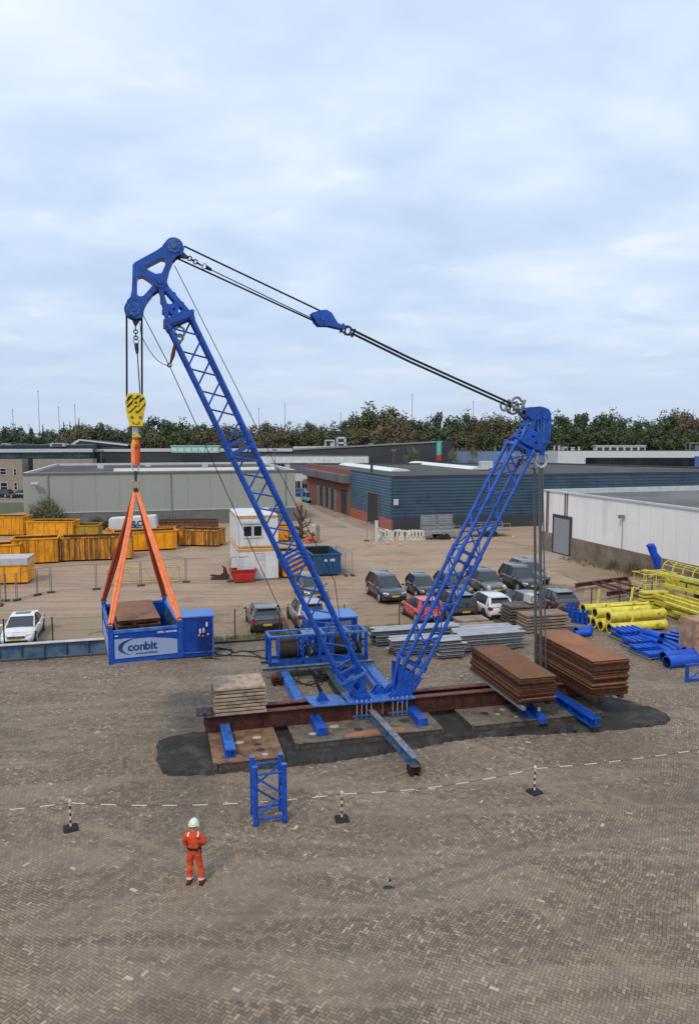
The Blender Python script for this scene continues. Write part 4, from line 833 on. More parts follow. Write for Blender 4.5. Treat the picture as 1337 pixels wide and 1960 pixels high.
goose = [(680, 150), (740, 130), (800, 145), (860, 195), (885, 270), (860, 335), (790, 360), (735, 425), (695, 520), (670, 620), (655, 700), (610, 755), (560, 780), (480, 840), (410, 930), (370, 1010), (348, 1085), (342, 1145), (262, 1150), (180, 1110), (140, 1050), (135, 1000), (163, 920), (200, 880), (225, 780), (232, 620), (235, 470), (262, 438), (400, 362), (520, 298), (603, 240), (625, 200), (672, 175)]
gh = [[(380, 492), (500, 428), (590, 382), (635, 388), (652, 415), (640, 480), (600, 570), (565, 592), (520, 585), (440, 545)], [(285, 650), (300, 612), (350, 603), (420, 645), (475, 690), (484, 725), (440, 785), (365, 865), (318, 872), (288, 850), (283, 760)]]
polyplates(boom, 'gooseneck_plate', goose, gh, (BC - .30, BC + .30), .07, BLUE, sc=Z2)
def rimband(pts, m, name, w=.5, t=.03, closed=True):    # web plate following an outline between the two cheeks
    P = [pa(Z2[0] + x * Z2[2], Z2[1] + y * Z2[2]) for x, y in pts]; mb = MB(); n = len(P)
    for i in range(n if closed else n - 1):
        a, b = P[i], P[(i + 1) % n]; d = (b - a).normalized(); nn = d.cross(UY) * t / 2
        mb.add([a - UY * w / 2 + nn, b - UY * w / 2 + nn, b + UY * w / 2 + nn, a + UY * w / 2 + nn, a - UY * w / 2 - nn, b - UY * w / 2 - nn, b + UY * w / 2 - nn, a + UY * w / 2 - nn], [(0, 1, 2, 3), (7, 6, 5, 4), (0, 4, 5, 1), (3, 2, 6, 7)])
    return mb.build(name, m, boom)
ci = lambda h, f=.06: [(x + (sum(p[0] for p in h) / len(h) - x) * -f, y + (sum(p[1] for p in h) / len(h) - y) * -f) for x, y in h]
for h in gh: rimband(ci(h), BLUE, 'head_web')
rimband([goose[i] for i in (24, 25, 26, 27, 28, 29)], BLUE, 'head_web', closed=False)
rimband([goose[i] for i in (7, 8, 9, 10)], BLUE, 'head_web', closed=False); rimband([goose[i] for i in (13, 14, 15)], BLUE, 'head_web', closed=False)
for (x, y, r0) in ((755, 235, .335), (245, 1030, .335)):
    c = pa(Z2[0] + x * Z2[2], Z2[1] + y * Z2[2])
    mb = MB()
    for k in range(4):
        o = (k - 1.5) * .11; mb.tube([c + UY * (o - .045), c + UY * (o - .02), c + UY * (o + .02), c + UY * (o + .045)], [r0, r0 - .05, r0 - .05, r0], 28)
    mb.build('sheave', BLUEG, boom)
    for d in (-1, 1):
        mb = MB(); mb.tube([c + UY * d * .33, c + UY * d * .38], .25, 8); mb.tube([c + UY * d * .38, c + UY * d * .43], .10, 12, 1)
        for k in range(8): q = c + (UX * cos(k * .785 + .4) + ZUP * sin(k * .785 + .4)) * .19; mb.tube([q + UY * d * .38, q + UY * d * .40], .03, 6)
        mb.build('sheave_hub', [BLUEL, BLUEG], boom)
c = pa(Z2[0] + 575 * Z2[2], Z2[1] + 680 * Z2[2]); mb = MB()
for d in (-1, 1): mb.tube([c + UY * d * .33, c + UY * d * .47], .25, 18); mb.tube([c + UY * d * .47, c + UY * d * .52], .12, 12)
mb.build('head_pin', BLUE, boom)
polyplates(boom, 'rope_anchor', [(800, 350), (870, 290), (940, 350), (915, 365), (860, 358)], [], (BC - .1, BC + .1), .05, BLUEG, sc=Z2)
polyplates(boom, 'rope_anchor', [(215, 1140), (320, 1160), (285, 1210), (265, 1245), (240, 1205)], [], (BC - .08, BC + .08), .05, STEELD, sc=Z2)
# hanging ring block at the boom top
def ringblock(root, x, y, s=1.0):
    c = pa(x, y); mb = MB(); mb.tube([c + V((0, 0, .55 * s)), c + V((0, 0, .2 * s))], .06 * s, 8, 1)
    mb.ring(c + V((0, 0, 0)), .18 * s, .045 * s, UX, ZUP, 16, 6, 0); mb.ring(c + V((-.02, .1, -.2 * s)), .12 * s, .04 * s, UX, ZUP, 14, 6, 0); mb.tube([c - UX * .28 * s - ZUP * .12, c - UX * .1 * s - ZUP * .1], .06, 8, 1)
    return mb.build('lifting_ring', [CHROME, STEELD], root)
ringblock(boom, 344, 635)
# ---- mast
mast_ = thing('lattice_mast', 'shorter blue lattice mast leaning right with a heavy box head', 'crane mast', pa(757, 1333))
M = [pa(994, 857), pa(892, 1058), pa(883, 1076), pa(787, 1268)]
A2, W2, _ = lattice(mast_, M[3], M[2], HW, HD, 6); lattice(mast_, M[1], M[0], HW, HD, 6)
for s in (-1, 1):
    for d in (-1, 1): tube_part('chord', BLUE, mast_, [M[1] + W2 * HW * s + UY * HD * d, M[2] + W2 * HW * s + UY * HD * d], .1, 12)
for c in (M[0], M[1], M[2], M[3]): frame_at(mast_, c, A2, W2, HW, HD)
mf = pa(757, 1332)
ftm = [(1085, 100), (1120, 120), (1350, 215), (1340, 290), (1200, 420), (1190, 500), (1100, 500), (1080, 430), (1050, 380)]
polyplates(mast_, 'foot_plate', [(1090, 105), (1340, 230), (1300, 310), (1195, 440), (1180, 500), (1110, 500), (1085, 430)], [[(1215, 325), (1220, 270), (1280, 240), (1290, 260), (1262, 300)], [(1128, 250), (1128, 175), (1142, 180), (1142, 245)]], (BC - .42, BC + .42), .05, BLUE, sc=FT)
mb = MB()
for s in (-1, 1):
    for d in (-1, 1): mb.tube([M[3] + W2 * HW * s + UY * HD * d, mf + UY * d * .3 + W2 * s * .08 + V((0, 0, .12))], [.082, .11], 10)
mb.build('foot_leg', BLUE, mast_)
mb = MB(); mb.tube([mf + UY * -.55, mf + UY * .55], .09, 12); mb.build('foot_pin', BLUEL, mast_)
Z1 = (860, 760, .1496)
polyplates(mast_, 'head_frame_plate', [(800, 525), (880, 520), (1000, 300), (1100, 215), (1130, 640), (1090, 690), (880, 585)], [[(1010, 430), (1040, 300), (1095, 280), (1095, 400), (1050, 450)], [(985, 480), (1030, 505), (990, 535)], [(1070, 545), (1070, 600), (1010, 590)]], (BC - .42, BC + .34), .05, BLUE, sc=Z1)
# ladder-like side of the head frame, its lit tone put into lighter blue
mb = MB(); h0, h1 = pa(Z1[0] + 835 * Z1[2], Z1[1] + 545 * Z1[2]), pa(Z1[0] + 1005 * Z1[2], Z1[1] + 285 * Z1[2])
for k, (o0, o1) in enumerate(((-.45, -.12), (.45, .12))): mb.bar(h0 + UY * o0, h1 + UY * o1, .1, .06)
for k in range(4):
    f0, f1 = k / 4, (k + 1) / 4; s = 1 if k % 2 else -1; w0, w1 = .45 - .33 * f0, .45 - .33 * f1
    mb.bar(h0.lerp(h1, f0) + UY * w0 * s, h0.lerp(h1, f1) - UY * w1 * s, .07, .05); mb.bar(h0.lerp(h1, f1) + UY * -w1, h0.lerp(h1, f1) + UY * w1, .07, .05)
mb.build('head_ladder', BLUEL, mast_)
headpoly = [(925, 165), (945, 140), (1100, 122), (1170, 140), (1215, 165), (1240, 215), (1242, 400), (1228, 590), (1112, 590), (1105, 400), (1095, 260), (1000, 290), (920, 215)]
polyplates(mast_, 'head_cheek', headpoly, [], (BC - .34, BC + .34), .06, BLUE, sc=Z1)
def rim2(pts, w, m, name):
    P = [pa(Z1[0] + x * Z1[2], Z1[1] + y * Z1[2]) for x, y in pts]; mb = MB()
    for i in range(len(P) - 1): mb.bar(P[i], P[i + 1], .035, w, 0, UY)
    return mb.build(name, m, mast_)
for pts in ([(930, 175), (947, 150), (1100, 132), (1168, 150), (1207, 172), (1230, 218), (1232, 400), (1218, 580)], [(925, 215), (998, 280), (1092, 252), (1105, 400), (1122, 580)]):
    P = [pa(Z1[0] + x * Z1[2], Z1[1] + y * Z1[2]) for x, y in pts]; mb = MB()
    for i in range(len(P) - 1):
        a, b = P[i], P[i + 1]; mb.quad(a - UY * .31, b - UY * .31, b + UY * .31, a + UY * .31); nn = (b - a).normalized().cross(UY) * .02; mb.quad(a - UY * .31 + nn, a + UY * .31 + nn, b + UY * .31 + nn, b - UY * .31 + nn)
    mb.build('head_cover', BLUE, mast_)
mb = MB()
for x0 in (1128, 1162, 1200):
    for bb in (BC - .395, BC + .395): mb.bar(PL(Z1[0] + x0 * Z1[2], Z1[1] + 290 * Z1[2], bb), PL(Z1[0] + (x0 - 4) * Z1[2], Z1[1] + 585 * Z1[2], bb), .05, .05)
mb.build('head_rib', BLUEL, mast_)
c = pa(Z1[0] + 1165 * Z1[2], Z1[1] + 225 * Z1[2]); MB().tube([c - UY * .42, c + UY * .42], .2, 18).build('head_pin', BLUE, mast_)
polyplates(mast_, 'head_lug', [(1112, 585), (1205, 585), (1185, 640), (1165, 690), (1160, 750), (1112, 745), (1110, 680)], [], (BC - .3, BC - .1, BC + .1, BC + .3), .05, BLUE, sc=Z1)
ringblock(mast_, 1002, 876, .9)
MB().bar(pa(979, 869), pa(994, 876), .1, .1).build('white_bar', TRIMW, mast_)
# ---- base: blue plates, clevises, tie rods
base = thing('crane_base', 'blue base plate bolted over both red beams, carrying the two crane feet', 'base frame', L(1, BC, 1.06))
mb = MB(); mb.bl(-.42, 2.35, -.98, .32, 1.056, 1.11); mb.build('base_plate', BLUEL, base)
for fa, ff in ((0, ft), (1, mf)):
    ca = ab(ff)[0]
    for bb in (-.75, -.55, -.05, .15):
        mb = MB(); plate(mb, [(ca - .42, 1.11), (ca + .42, 1.11), (ca + .16, 1.38), (ca - .16, 1.38)], [], .06, L(0, bb, 0), UX, ZUP); mb.build('clevis', BLUE, base)
    for k in range(4):
        a = ca - .32 + k * .2
        for bb in (-.90, .26):
            MB().tube([L(a, bb, .30 if bb < 0 else .36), L(a, bb, 1.17)], .019, 8).build('tie_rod', CHROME, base)
        mb = MB(); mb.tube([L(a, -.90, 1.11), L(a, -.90, 1.18)], .04, 6); mb.tube([L(a, -.90, .42), L(a, -.90, .50)], .045, 6); mb.build('nut', CHROME, base)
    mb = MB(); mb.bl(ca - .5, ca + .48, -.97, -.86, .50, .56); mb.bl(ca - .45, ca + .42, -.99, -.87, .40, .44); mb.build('lower_clamp', BLUEG, base)
MB().tube([L(1.0, -.88, .52), L(1.0, -.88, 1.06)], .012, 6).build('tie_rod', CHROME, base)
for a0, a1 in ((.75, 1.4),):
    mb = MB(); plate(mb, [(a0, 1.11), (a1, 1.11), (a1 - .1, 1.2), (1.15, 1.42), (1.0, 1.42), (a0 + .1, 1.2)], [], .06, L(0, -.2, 0), UX, ZUP); plate(mb, [(a0, 1.11), (a1, 1.11), (a1 - .1, 1.2), (1.15, 1.42), (1.0, 1.42), (a0 + .1, 1.2)], [], .06, L(0, .1, 0), UX, ZUP); mb.build('stay_clevis', BLUE, base)
# anchor plate with rope anchor
ap = thing('anchor_plate', 'square pale blue anchor plate on the red beams left of the boom foot', 'anchor plate', L(-1.25, BC, 1.06))
mb = MB(); mb.add([L(a, b, z) for z in (1.056, 1.10) for a, b in ((-1.83, -.88), (-.42, -.98), (-.66, .22), (-2.05, .30))], [(3, 2, 1, 0), (4, 5, 6, 7), (0, 1, 5, 4), (1, 2, 6, 5), (2, 3, 7, 6), (3, 0, 4, 7)]); mb.build('plate', BLUEL, ap)
mb = MB()
for bb in (-.4, -.2): plate(mb, [(-1.62, 1.1), (-1.1, 1.1), (-1.2, 1.25), (-1.34, 1.48), (-1.46, 1.48), (-1.5, 1.25)], [], .05, L(0, bb, 0), UX, ZUP)
mb.build('lug', BLUE, ap)
# guy rope strop from anchor
e0 = L(-1.4, BC, 1.42); e1 = pa(604, 1303); mb = MB(); mb.tube([e0, e0.lerp(e1, .9)], [.085, .05], 8); mb.tube([e0.lerp(e1, .9), PL(590, 1275, 5.5) if False else pa(590, 1277)], .028, 6)
tag(mb.build('guy_rope_socket', ROPE), 'black guy rope end socket standing on the pale blue anchor plate', 'rope socket')
# blue struts running back to the winch
def rbeam(name, label, p, q, w, h, m, mt=None, cat='steel beam', group=None, hb=True, stiff=0):
    mb = MB()
    if hb: mb.hbeam(p, q, w, h, .03, 0, 1 if mt else 0, stiff=stiff)
    else: mb.bar(p + V((0, 0, h / 2)), q + V((0, 0, h / 2)), w, h)
    return tag(mb.build(name, [m, mt] if mt else m), label, cat, group)
rbeam('support_beam', 'blue support beam running back to the left end of the winch frame', L(-1.9, 1.0, .05), L(-1.9, 6.2, .05), .36, .40, BLUE, BLUEL, group='beams between winch and crane', hb=False)
for o in [o for o in S.collection.objects if o.get('label', '').startswith('blue support beam running back to the left')]: o.data.materials.clear(); o.data.materials.append(BLUEL)
rbeam('support_beam', 'wide blue support beam running back to the right end of the winch frame', L(2.25, .8, .05), L(2.3, 6.2, .05), .42, .40, BLUEG, BLUEL, group='beams between winch and crane')
rbeam('support_beam', 'dark weathered beam lying behind the boom foot towards the winch', L(.1, .6, .05), L(.15, 5.9, .05), .30, .40, mat('dark_green_steel', (.035, .045, .045), .6, var=.3), group='beams between winch and crane')
bs = thing('back_stay', 'blue channel stay sloping from the base plate back to the winch support', 'strut', L(1.1, .3, 1.2))
p, q = L(1.08, .1, 1.22), L(1.75, 5.4, .62); mb = MB(); mb.bar(p, q, .28, .05, 0); mb.build('channel_web', BLUE, bs)
d_ = (q - p).normalized(); s_ = d_.cross(ZUP).normalized()
for k in (-1, 1): MB().bar(p + s_ * .14 * k + V((0, 0, .05)), q + s_ * .14 * k + V((0, 0, .05)), .03, .16).build('channel_side', BLUEL, bs)
# packers under beams
def timber_stack(name, label, c, n, w=.5, m=RUST, rot=0, cat='packing blocks'):
    r = thing(name, label, cat, c, 0); z = 0
    for i in range(n):
        for s in (-1, 1):
            mb = MB()
            X, Y = (UX, UY) if i % 2 else (UY, UX)
            k = c + Y * s * w * .3 + V((0, 0, z)); mb.hbeam(k - X * w / 2, k + X * w / 2, .13, .13, .022); mb.build('block', m, r)
        z += .133
    return z
timber_stack('packing_stack', 'crossed rusty steel packers under the near end of the grey outrigger beam', L(.78, -5.28, .012), 3, .42)
timber_stack('packing_stack', 'rust-red packers under the rear end of the left blue support beam', L(-2.35, 5.2, .012), 3, .5)
timber_stack('packing_stack', 'dark packers beneath the middle of the grey winch beams', L(-.25, 5.3, .012), 3, .6, STEELD)
o = rbeam('outrigger_beam', 'long blue H-beam with bare grey top flange reaching towards the viewer', L(.72, -5.62, .41), L(.50, -.95, .41), .26, .36, BLUEG, GREYTOP, stiff=6)
# stubs
o = rbeam('box_beam_stub', 'short blue box beam end poking out left of the crane feet', L(-1.78, -2.15, .384), L(-1.78, .6, .384), .38, .30, BLUE, hb=False, group='blue cross beams')
o = rbeam('box_beam_stub', 'short blue box beam end poking out right of the crane feet', L(2.25, -2.2, .384), L(2.25, .6, .384), .38, .30, BLUE, hb=False, group='blue cross beams')
o = rbeam('cross_beam', 'worn blue H-beam lying across the rust-brown left pontoon', L(-5.32, -3.25, .404), L(-5.32, -.8, .404), .36, .30, BLUE, BLUEL, group='blue cross beams', stiff=2)
o = rbeam('cross_beam', 'deep blue H-beam jutting out under the right plate stacks', L(8.78, -3.95, .384), L(8.78, .6, .384), .42, .34, BLUE, BLUE, group='blue cross beams', stiff=4)
mb = MB(); mb.tube([L(6.95, -3.0, .55), L(7.25, -1.4, .62)], .13, 12); mb.tube([L(6.93, -3.1, .55), L(6.95, -2.95, .55)], .19, 12); mb.tube([L(6.98, -2.7, .75), L(6.98, -2.7, .9)], .06, 8, 1); mb.bl(6.6, 7.2, -2.6, -1.6, .385, .5)
tag(mb.build('hydraulic_cylinder', [BLUE, PLASTIC]), 'small blue hydraulic cylinder under the left rusty plate stack', 'cylinder')
# ---- rusty plate stacks
def plates(a0, a1, b0, b1, z0, z1, n, where, grp, seed):
    rr = random.Random(seed); th = (z1 - z0) / n
    for i in range(n):
        z = z0 + i * th; da, db = rr.uniform(-.055, .055), rr.uniform(-.07, .07)
        if i == n - 1: da = db = 0
        mb = MB(); t_ = th * rr.uniform(.62, .86); tilt = rr.uniform(-.006, .006)
        vs = [L(a, b, zz) for zz in (z, z + t_) for a, b in ((a0 + da, b0 + db), (a1 + da, b0 + db + tilt), (a1 + da, b1 + db), (a0 + da, b1 + db))]
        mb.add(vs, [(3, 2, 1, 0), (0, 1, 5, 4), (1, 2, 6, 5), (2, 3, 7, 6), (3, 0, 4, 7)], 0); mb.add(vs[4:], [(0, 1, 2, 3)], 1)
        for a in ((a0 + .25, a1 - .35) if i < n - 1 else ()): mb.bl(a, a + .1, b0 + .12, b1 - .12, z + t_ - .002, z + th + .002, 2)
        tag(mb.build('steel_plate', [RUSTE, RUSTP, CONCD]), 'rusty steel plate, %s from the top of the %s' % (ORD[n - i], where), 'steel plate', grp)
plates(5.95, 7.52, -3.05, 1.65, 1.20, 2.27, 18, 'left stack on the red beams', 'left stack of rusty plates', 1)
plates(9.12, 10.78, -3.05, 1.65, 1.20, 2.72, 22, 'right taller stack on the red beams', 'right stack of rusty plates', 2)
o = rbeam('bearer', 'grey angle profile below the left side of the left plate stack', L(6.0, -3.3, 1.07), L(6.0, 1.7, 1.07), .16, .125, STEELG, hb=False)
o = rbeam('bearer', 'rusty bearer below the right side of the left plate stack', L(7.3, -2.9, 1.056), L(7.3, 1.6, 1.056), .16, .14, RUST, hb=False)
o = rbeam('bearer', 'brown bearer below the left side of the right plate stack', L(9.25, -3.15, 1.056), L(9.25, 1.6, 1.056), .16, .14, RUST, hb=False)
o = rbeam('bearer', 'brown bearer below the right side of the right plate stack', L(10.55, -3.0, 1.056), L(10.55, 1.6, 1.056), .16, .14, RUST, hb=False)
# ---- winch
wz = .47
for b0, lab in ((5.75, 'front grey H-beam under the winch frame'), (6.95, 'rear grey H-beam under the winch frame')):
    rbeam('winch_bearer', lab, L(-2.95 + (.08 if b0 > 6 else 0), b0 + .13, wz), L(2.65, b0 + .13, wz), .26, .18, STEELG, GREYTOP, group='grey beams under the winch')
wn_ = thing('rope_winch_unit', 'blue open box frame holding two dark rope winches', 'winch', L(-.15, 6.6, .66))
z0, z1 = .66, 2.03; a0, a1, b0, b1 = -2.62, 2.32, 5.95, 7.15; k = .07
for a in (a0 + k, -.95, -.1, .55, a1 - k):
    for b in (b0 + k, b1 - k): MB().bl(a - k, a + k, b - k, b + k, z0, z1).build('post', BLUE, wn_)
for b in (b0 + k, b1 - k):
    MB().bl(a0, a1, b - k, b + k, z1 + .001, z1 + .09).build('top_rail', BLUEL, wn_); MB().bl(a0, a1, b - k, b + k, z0 - .001, z0 + .2).build('bottom_rail', BLUE, wn_)
for a in (a0 + k, -.55, .1, 1.35, a1 - k): MB().bl(a - k, a + k, b0 + 2 * k, b1 - 2 * k, z1 + .002, z1 + .085).build('cross_rail', BLUEL, wn_)
MB().bl(a0 + .1, a1 - .1, b0 + .1, b1 - .1, z0 + .02, z0 + .06).build('floor_plate', BLUEG, wn_)
mb = MB(); mb.bl(-.9, -.2, b0 + .2, b1 - .2, z1 + .03, z1 + .06); mb.build('roof_panel', STEELG, wn_)
for ca, cw in ((-1.62, .36), (.98, .33)):
    mb = MB(); c = L(ca, 6.55, 1.38); mb.tube([c - UX * (cw + .12), c - UX * (cw + .06)], .58, 24, 0); mb.tube([c + UX * (cw + .06), c + UX * (cw + .12)], .58, 24, 0); mb.build('drum_flange', BLUE, wn_)
    mb = MB(); n_ = 26; pts, rr = [], []
    for i in range(n_ + 1): pts.append(c + UX * (-cw - .06 + (2 * cw + .12) * i / n_)); rr.append(.47 + .018 * (i % 2))
    mb.tube(pts, rr, 24); mb.build('rope_drum', mat('rope_on_drum', (.045, .032, .024), .7, var=.4, vs=8), wn_)
rr = random.Random(9)
for c0, c1, tag_ in ((-.88, -.2, 0), (1.5, 2.2, 1)):
    MB().tube([L(c0, 6.5, 1.2), L(c1, 6.5, 1.2)], .22, 14).build('motor', BLUEG, wn_)
    mb = MB()
    for k_ in range(26):
        a = rr.uniform(c0, c1); b = rr.uniform(6.05, 6.8); z = rr.uniform(.9, 1.95); s = rr.uniform(.03, .1)
        if k_ % 3 == 0: mb.tube([L(a, b, z), L(a + rr.uniform(-.2, .2), b, z + rr.uniform(-.2, .2))], s * .4, 6, k_ % 4)
        else: mb.box(L(a, b, z), (s * 1.6, s, s * 1.3), k_ % 4, UX, UY)
    for k_ in range(7):
        a = rr.uniform(c0, c1); mb.tube([L(a, 6.05, 1.0), L(a + .1, 6.0, 1.3), L(a + rr.uniform(-.3, .3), 6.1, 1.8)], .02, 5, 3)
    mb.build('drive_unit', [BLUEG, BLUE, CHROME, BLACK], wn_)
cb_ = thing('control_cabin', 'blue machine cabin with pale blue roof behind the winch frame', 'cabin', L(1.2, 9.5, .02))
mb = MB(); mb.bl(-.12, 2.5, 8.75, 10.4, .06, 2.12); mb.build('body', BLUE, cb_); MB().bl(-.2, 2.58, 8.65, 10.5, 2.122, 2.2).build('roof', mat('light_blue_roof', (.12, .25, .55), .5, var=.15, vs=1), cb_)
MB().bl(.75, 2.2, 8.70, 8.749, .9, 1.95).build('panel', mat('grey_green_panel', (.17, .20, .20), .5, var=.2), cb_); MB().bl(2.38, 2.52, 8.64, 8.748, .1, 2.12).build('post', BLUE, cb_)
# power unit
pu = thing('power_unit', 'blue container power unit with plug sockets beside the hanging box', 'container', L(-6.4, 11.3, .02))
MB().bl(-7.9, -4.9, 10.5, 12.15, .08, 2.2).build('body', mat('power_unit_blue', (.006, .045, .29), .45, var=.25, vs=2, dirt=(.01, .03, .14), dirt_amt=.3, chips=.5), pu); MB().bl(-7.95, -4.85, 10.45, 12.2, 2.202, 2.26).build('roof', mat('light_blue_roof2', (.09, .18, .46), .5, var=.15, vs=1), pu)
MB().bl(-5.75, -5.0, 10.47, 10.499, .35, 2.05).build('socket_panel', mat('deep_blue', (.008, .03, .22), .4), pu); MB().bl(-7.0, -6.5, 10.47, 10.499, 1.5, 2.05).build('hatch', BLUEG, pu)
for a, z in ((-5.6, 1.35), (-5.42, 1.38), (-5.25, 1.7), (-5.45, 1.15), (-5.18, 1.22), (-5.65, 1.2)): MB().bl(a - .05, a + .05, 10.36, 10.468, z, z + (.22 if z > 1.3 else .08)).build('socket', PLASTIC, pu)
for a in (-7.9, -4.97): MB().bl(a, a + .08, 10.44, 10.499, .05, 2.2).build('corner_post', BLUEL, pu)
MB().bl(-7.82, -4.97, 10.46, 10.499, .28, .34).build('sill', BLUEL, pu)
def hose(lab, pts, r=.035, name='power_cable', m=RUBBER, cat='cable', grp='cables from the power unit'):
    P = [V(p) for p in pts]; out = []
    for i in range(len(P) - 1):
        p0, p1, p2, p3 = P[max(i - 1, 0)], P[i], P[i + 1], P[min(i + 2, len(P) - 1)]
        for k_ in range(6):
            t = k_ / 6; out.append(.5 * ((2 * p1) + (p2 - p0) * t + (2 * p0 - 5 * p1 + 4 * p2 - p3) * t * t + (-p0 + 3 * p1 - 3 * p2 + p3) * t ** 3))
    out.append(P[-1]); return tag(MB().tube(out, r, 6).build(name, m), lab, cat, grp)
g5 = lambda l: [G(x, y, z) for x, y, z in l]
hose('black cable rising in a bow to the top edge of the winch frame', g5([(411, 1240, .1), (432, 1242, .05), (448, 1249, .05), (462, 1246, .05), (480, 1247, .05), (514, 1244, .3)]))
hose('black cable running lowest and straightest from power unit to winch', g5([(410, 1256, .05), (430, 1255, .05), (455, 1255, .05), (490, 1257, .05), (515, 1262, .25)]))
hose('black cable looping back on itself beside the power unit', g5([(410, 1247, .1), (416, 1252, .05), (434, 1254, .05), (446, 1248, .05), (440, 1243, .05), (424, 1243, .05), (412, 1244, .2)]))
hose('thin black cable crossing the others in front of the winch', g5([(470, 1246, .05), (488, 1252, .05), (503, 1259, .05), (516, 1262, .3)]), .025)
for k_, a in enumerate((-5.6, -5.45, -5.3, -5.15)): hose('white-plugged cable, %s from the left, hanging from the socket panel' % ORD[k_ + 1], [L(a, 10.36, 1.3), L(a + .02, 10.2, .7), L(a + .1, 10.1, .1), L(a + .5, 10.3 - k_ * .15, .05)], .02)
hose('black hose looping under the grey winch beams on the left', [L(-1.3, 5.7, .6), L(-1.5, 5.2, .2), L(-.9, 4.7, .05), L(-.2, 5.0, .2), L(-.1, 5.6, .55)], .035, 'hydraulic_hose', grp='hoses under the winch')
hose('thin hose lying in a small coil under the winch', [L(-1.2, 5.6, .5), L(-1.3, 5.0, .1), L(-.6, 4.4, .04), L(-.2, 4.9, .04), L(-.8, 5.1, .04), L(-1.1, 4.5, .04)], .02, 'hydraulic_hose', grp='hoses under the winch')
# ================================================================== ROPES
def rope(lab, pts, r=.02, m=ROPE, name='wire_rope', cat='rope', grp=None, n=6):
    mb = MB()
    for pl in pts: mb.tube(pl, r, n)
    return tag(mb.build(name, m), lab, cat, grp)
def PB(x, y, b): return PL(x, y, b)
def many(p, q, offs): return [[PB(p[0], p[1], BC + o), PB(q[0], q[1], BC + o2)] for o, o2 in offs]
ofs = [(-.14, -.12), (-.045, -.04), (.045, .04), (.14, .12)]
rope('upper bundle of black luffing rope from the boom head to the blue pulley block', many((352, 471), (617, 597), ofs), .034)
rope('lower bundle of black luffing rope from the boom head to the blue pulley block', many((338, 494), (602, 615), ofs), .034)
rope('left bundle of hoist rope from the goose-neck to the yellow hook block', many((242.5, 597), (243, 760), ofs), .036)
rope('right bundle of hoist rope from the goose-neck to the yellow hook block', many((271.5, 597), (272, 760), ofs), .036)
def chain(mb, p, q, n, R1, r):
    d = (q - p).normalized(); u = d.cross(UY).normalized(); v = d.cross(u)
    for i in range(n):
        c = p.lerp(q, (i + .5) / n); X = u if i % 2 else v; L1 = (q - p).length / n * .62
        pts = [c + d * cos(t) * L1 + X * sin(t) * R1 for t in [2 * pi * k_ / 12 for k_ in range(13)]]; mb.tube(pts, r, 5, 0, cap=False)
dl = thing('dead_end_rope', 'dead end of the hoist rope with chain links and a black wedge socket', 'rope', pa(261, 628))
mb = MB(); chain(mb, pa(259.5, 626), pa(260.5, 650), 4, .07, .022); mb.build('chain', mat('brown_chain', (.10, .06, .045), .5, .3), dl)
mb = MB(); mb.ring(pa(260.7, 653), .09, .025, UX, ZUP, 12, 5); mb.build('link', CHROME, dl)
MB().tube([pa(261, 657), pa(262, 668), pa(263, 677)], [.075, .07, .04], 8).build('socket', STEELD, dl); MB().tube([pa(263, 677), pa(268.5, 757)], .02, 6).build('rope', ROPE, dl)
dl = thing('dead_end_rope', 'dead end of the luffing rope with chain links below the boom head', 'rope', pa(380, 502))
mb = MB(); chain(mb, pa(355, 490), pa(382, 506), 5, .08, .024); mb.build('chain', STEELD, dl)
mb = MB(); chain(mb, pa(382, 506), pa(394, 511), 2, .1, .022); mb.build('link', CHROME, dl)
MB().tube([pa(394, 511), pa(405, 517)], [.08, .05], 8).build('socket', ROPE, dl); MB().tube([pa(405, 517), pa(602, 612)], .02, 6).build('rope', ROPE, dl)
# pulley block
pb = thing('pulley_block', 'blue pulley block hanging in the luffing ropes', 'pulley block', pa(617, 612))
Z4 = (560, 560, .389)
pbo = [(88, 104), (112, 97), (135, 91), (160, 89), (185, 104), (203, 135), (215, 153), (252, 172), (252, 184), (212, 176), (175, 167), (125, 166), (108, 148), (96, 122)]
polyplates(pb, 'cheek', pbo, [], (BC - .24, BC - .08, BC + .08, BC + .24), .035, BLUE, sc=Z4)
c = pa(616, 611); mb = MB()
for k_ in range(3): o_ = (k_ - 1) * .16; mb.tube([c + UY * (o_ - .05), c + UY * (o_ - .02), c + UY * (o_ + .02), c + UY * (o_ + .05)], [.27, .23, .23, .27], 22)
mb.build('sheave', BLUEG, pb)
mb = MB(); mb.tube([c - UY * .3, c + UY * .3], .1, 12); mb.ring(c - UY * .265, .17, .025, UX, ZUP, 12, 5, 0, pi, 2 * pi); mb.build('axle', BLUEL, pb)
def shackle(root, name, c, d, s, m=STEELD, N=UY, thk=.2):
    d = V(d).normalized(); x = d.cross(N).normalized(); mb = MB()
    pts = [c - d * s * 1.2 + x * s * .62, c - d * s * .5 + x * s * .72] + [c + x * cos(t) * s + d * sin(t) * s for t in [pi * k_ / 8 for k_ in range(9)]] + [c - d * s * .5 - x * s * .72, c - d * s * 1.2 - x * s * .62]
    mb.tube(pts, s * thk, 8); mb.tube([c - d * s * 1.2 + x * s * 1.1, c - d * s * 1.2 - x * s * 1.1], s * thk * 1.15, 8); 
    return mb.build(name, m, root) if root is not None else mb
pen = V(pa(975, 775) - pa(668, 635)).normalized()
sh = shackle(None, '', pa(663, 632), pen, .17, thk=.22); tag(sh.build('shackle', STEELD), 'dark shackle joining the blue pulley block to the two long black ropes', 'shackle')
sh = shackle(None, '', pa(669, 633) + UY * .12, -pen, .16, thk=.22); tag(sh.build('shackle', STEELD), 'second dark shackle linked into the one beside the pulley block', 'shackle')
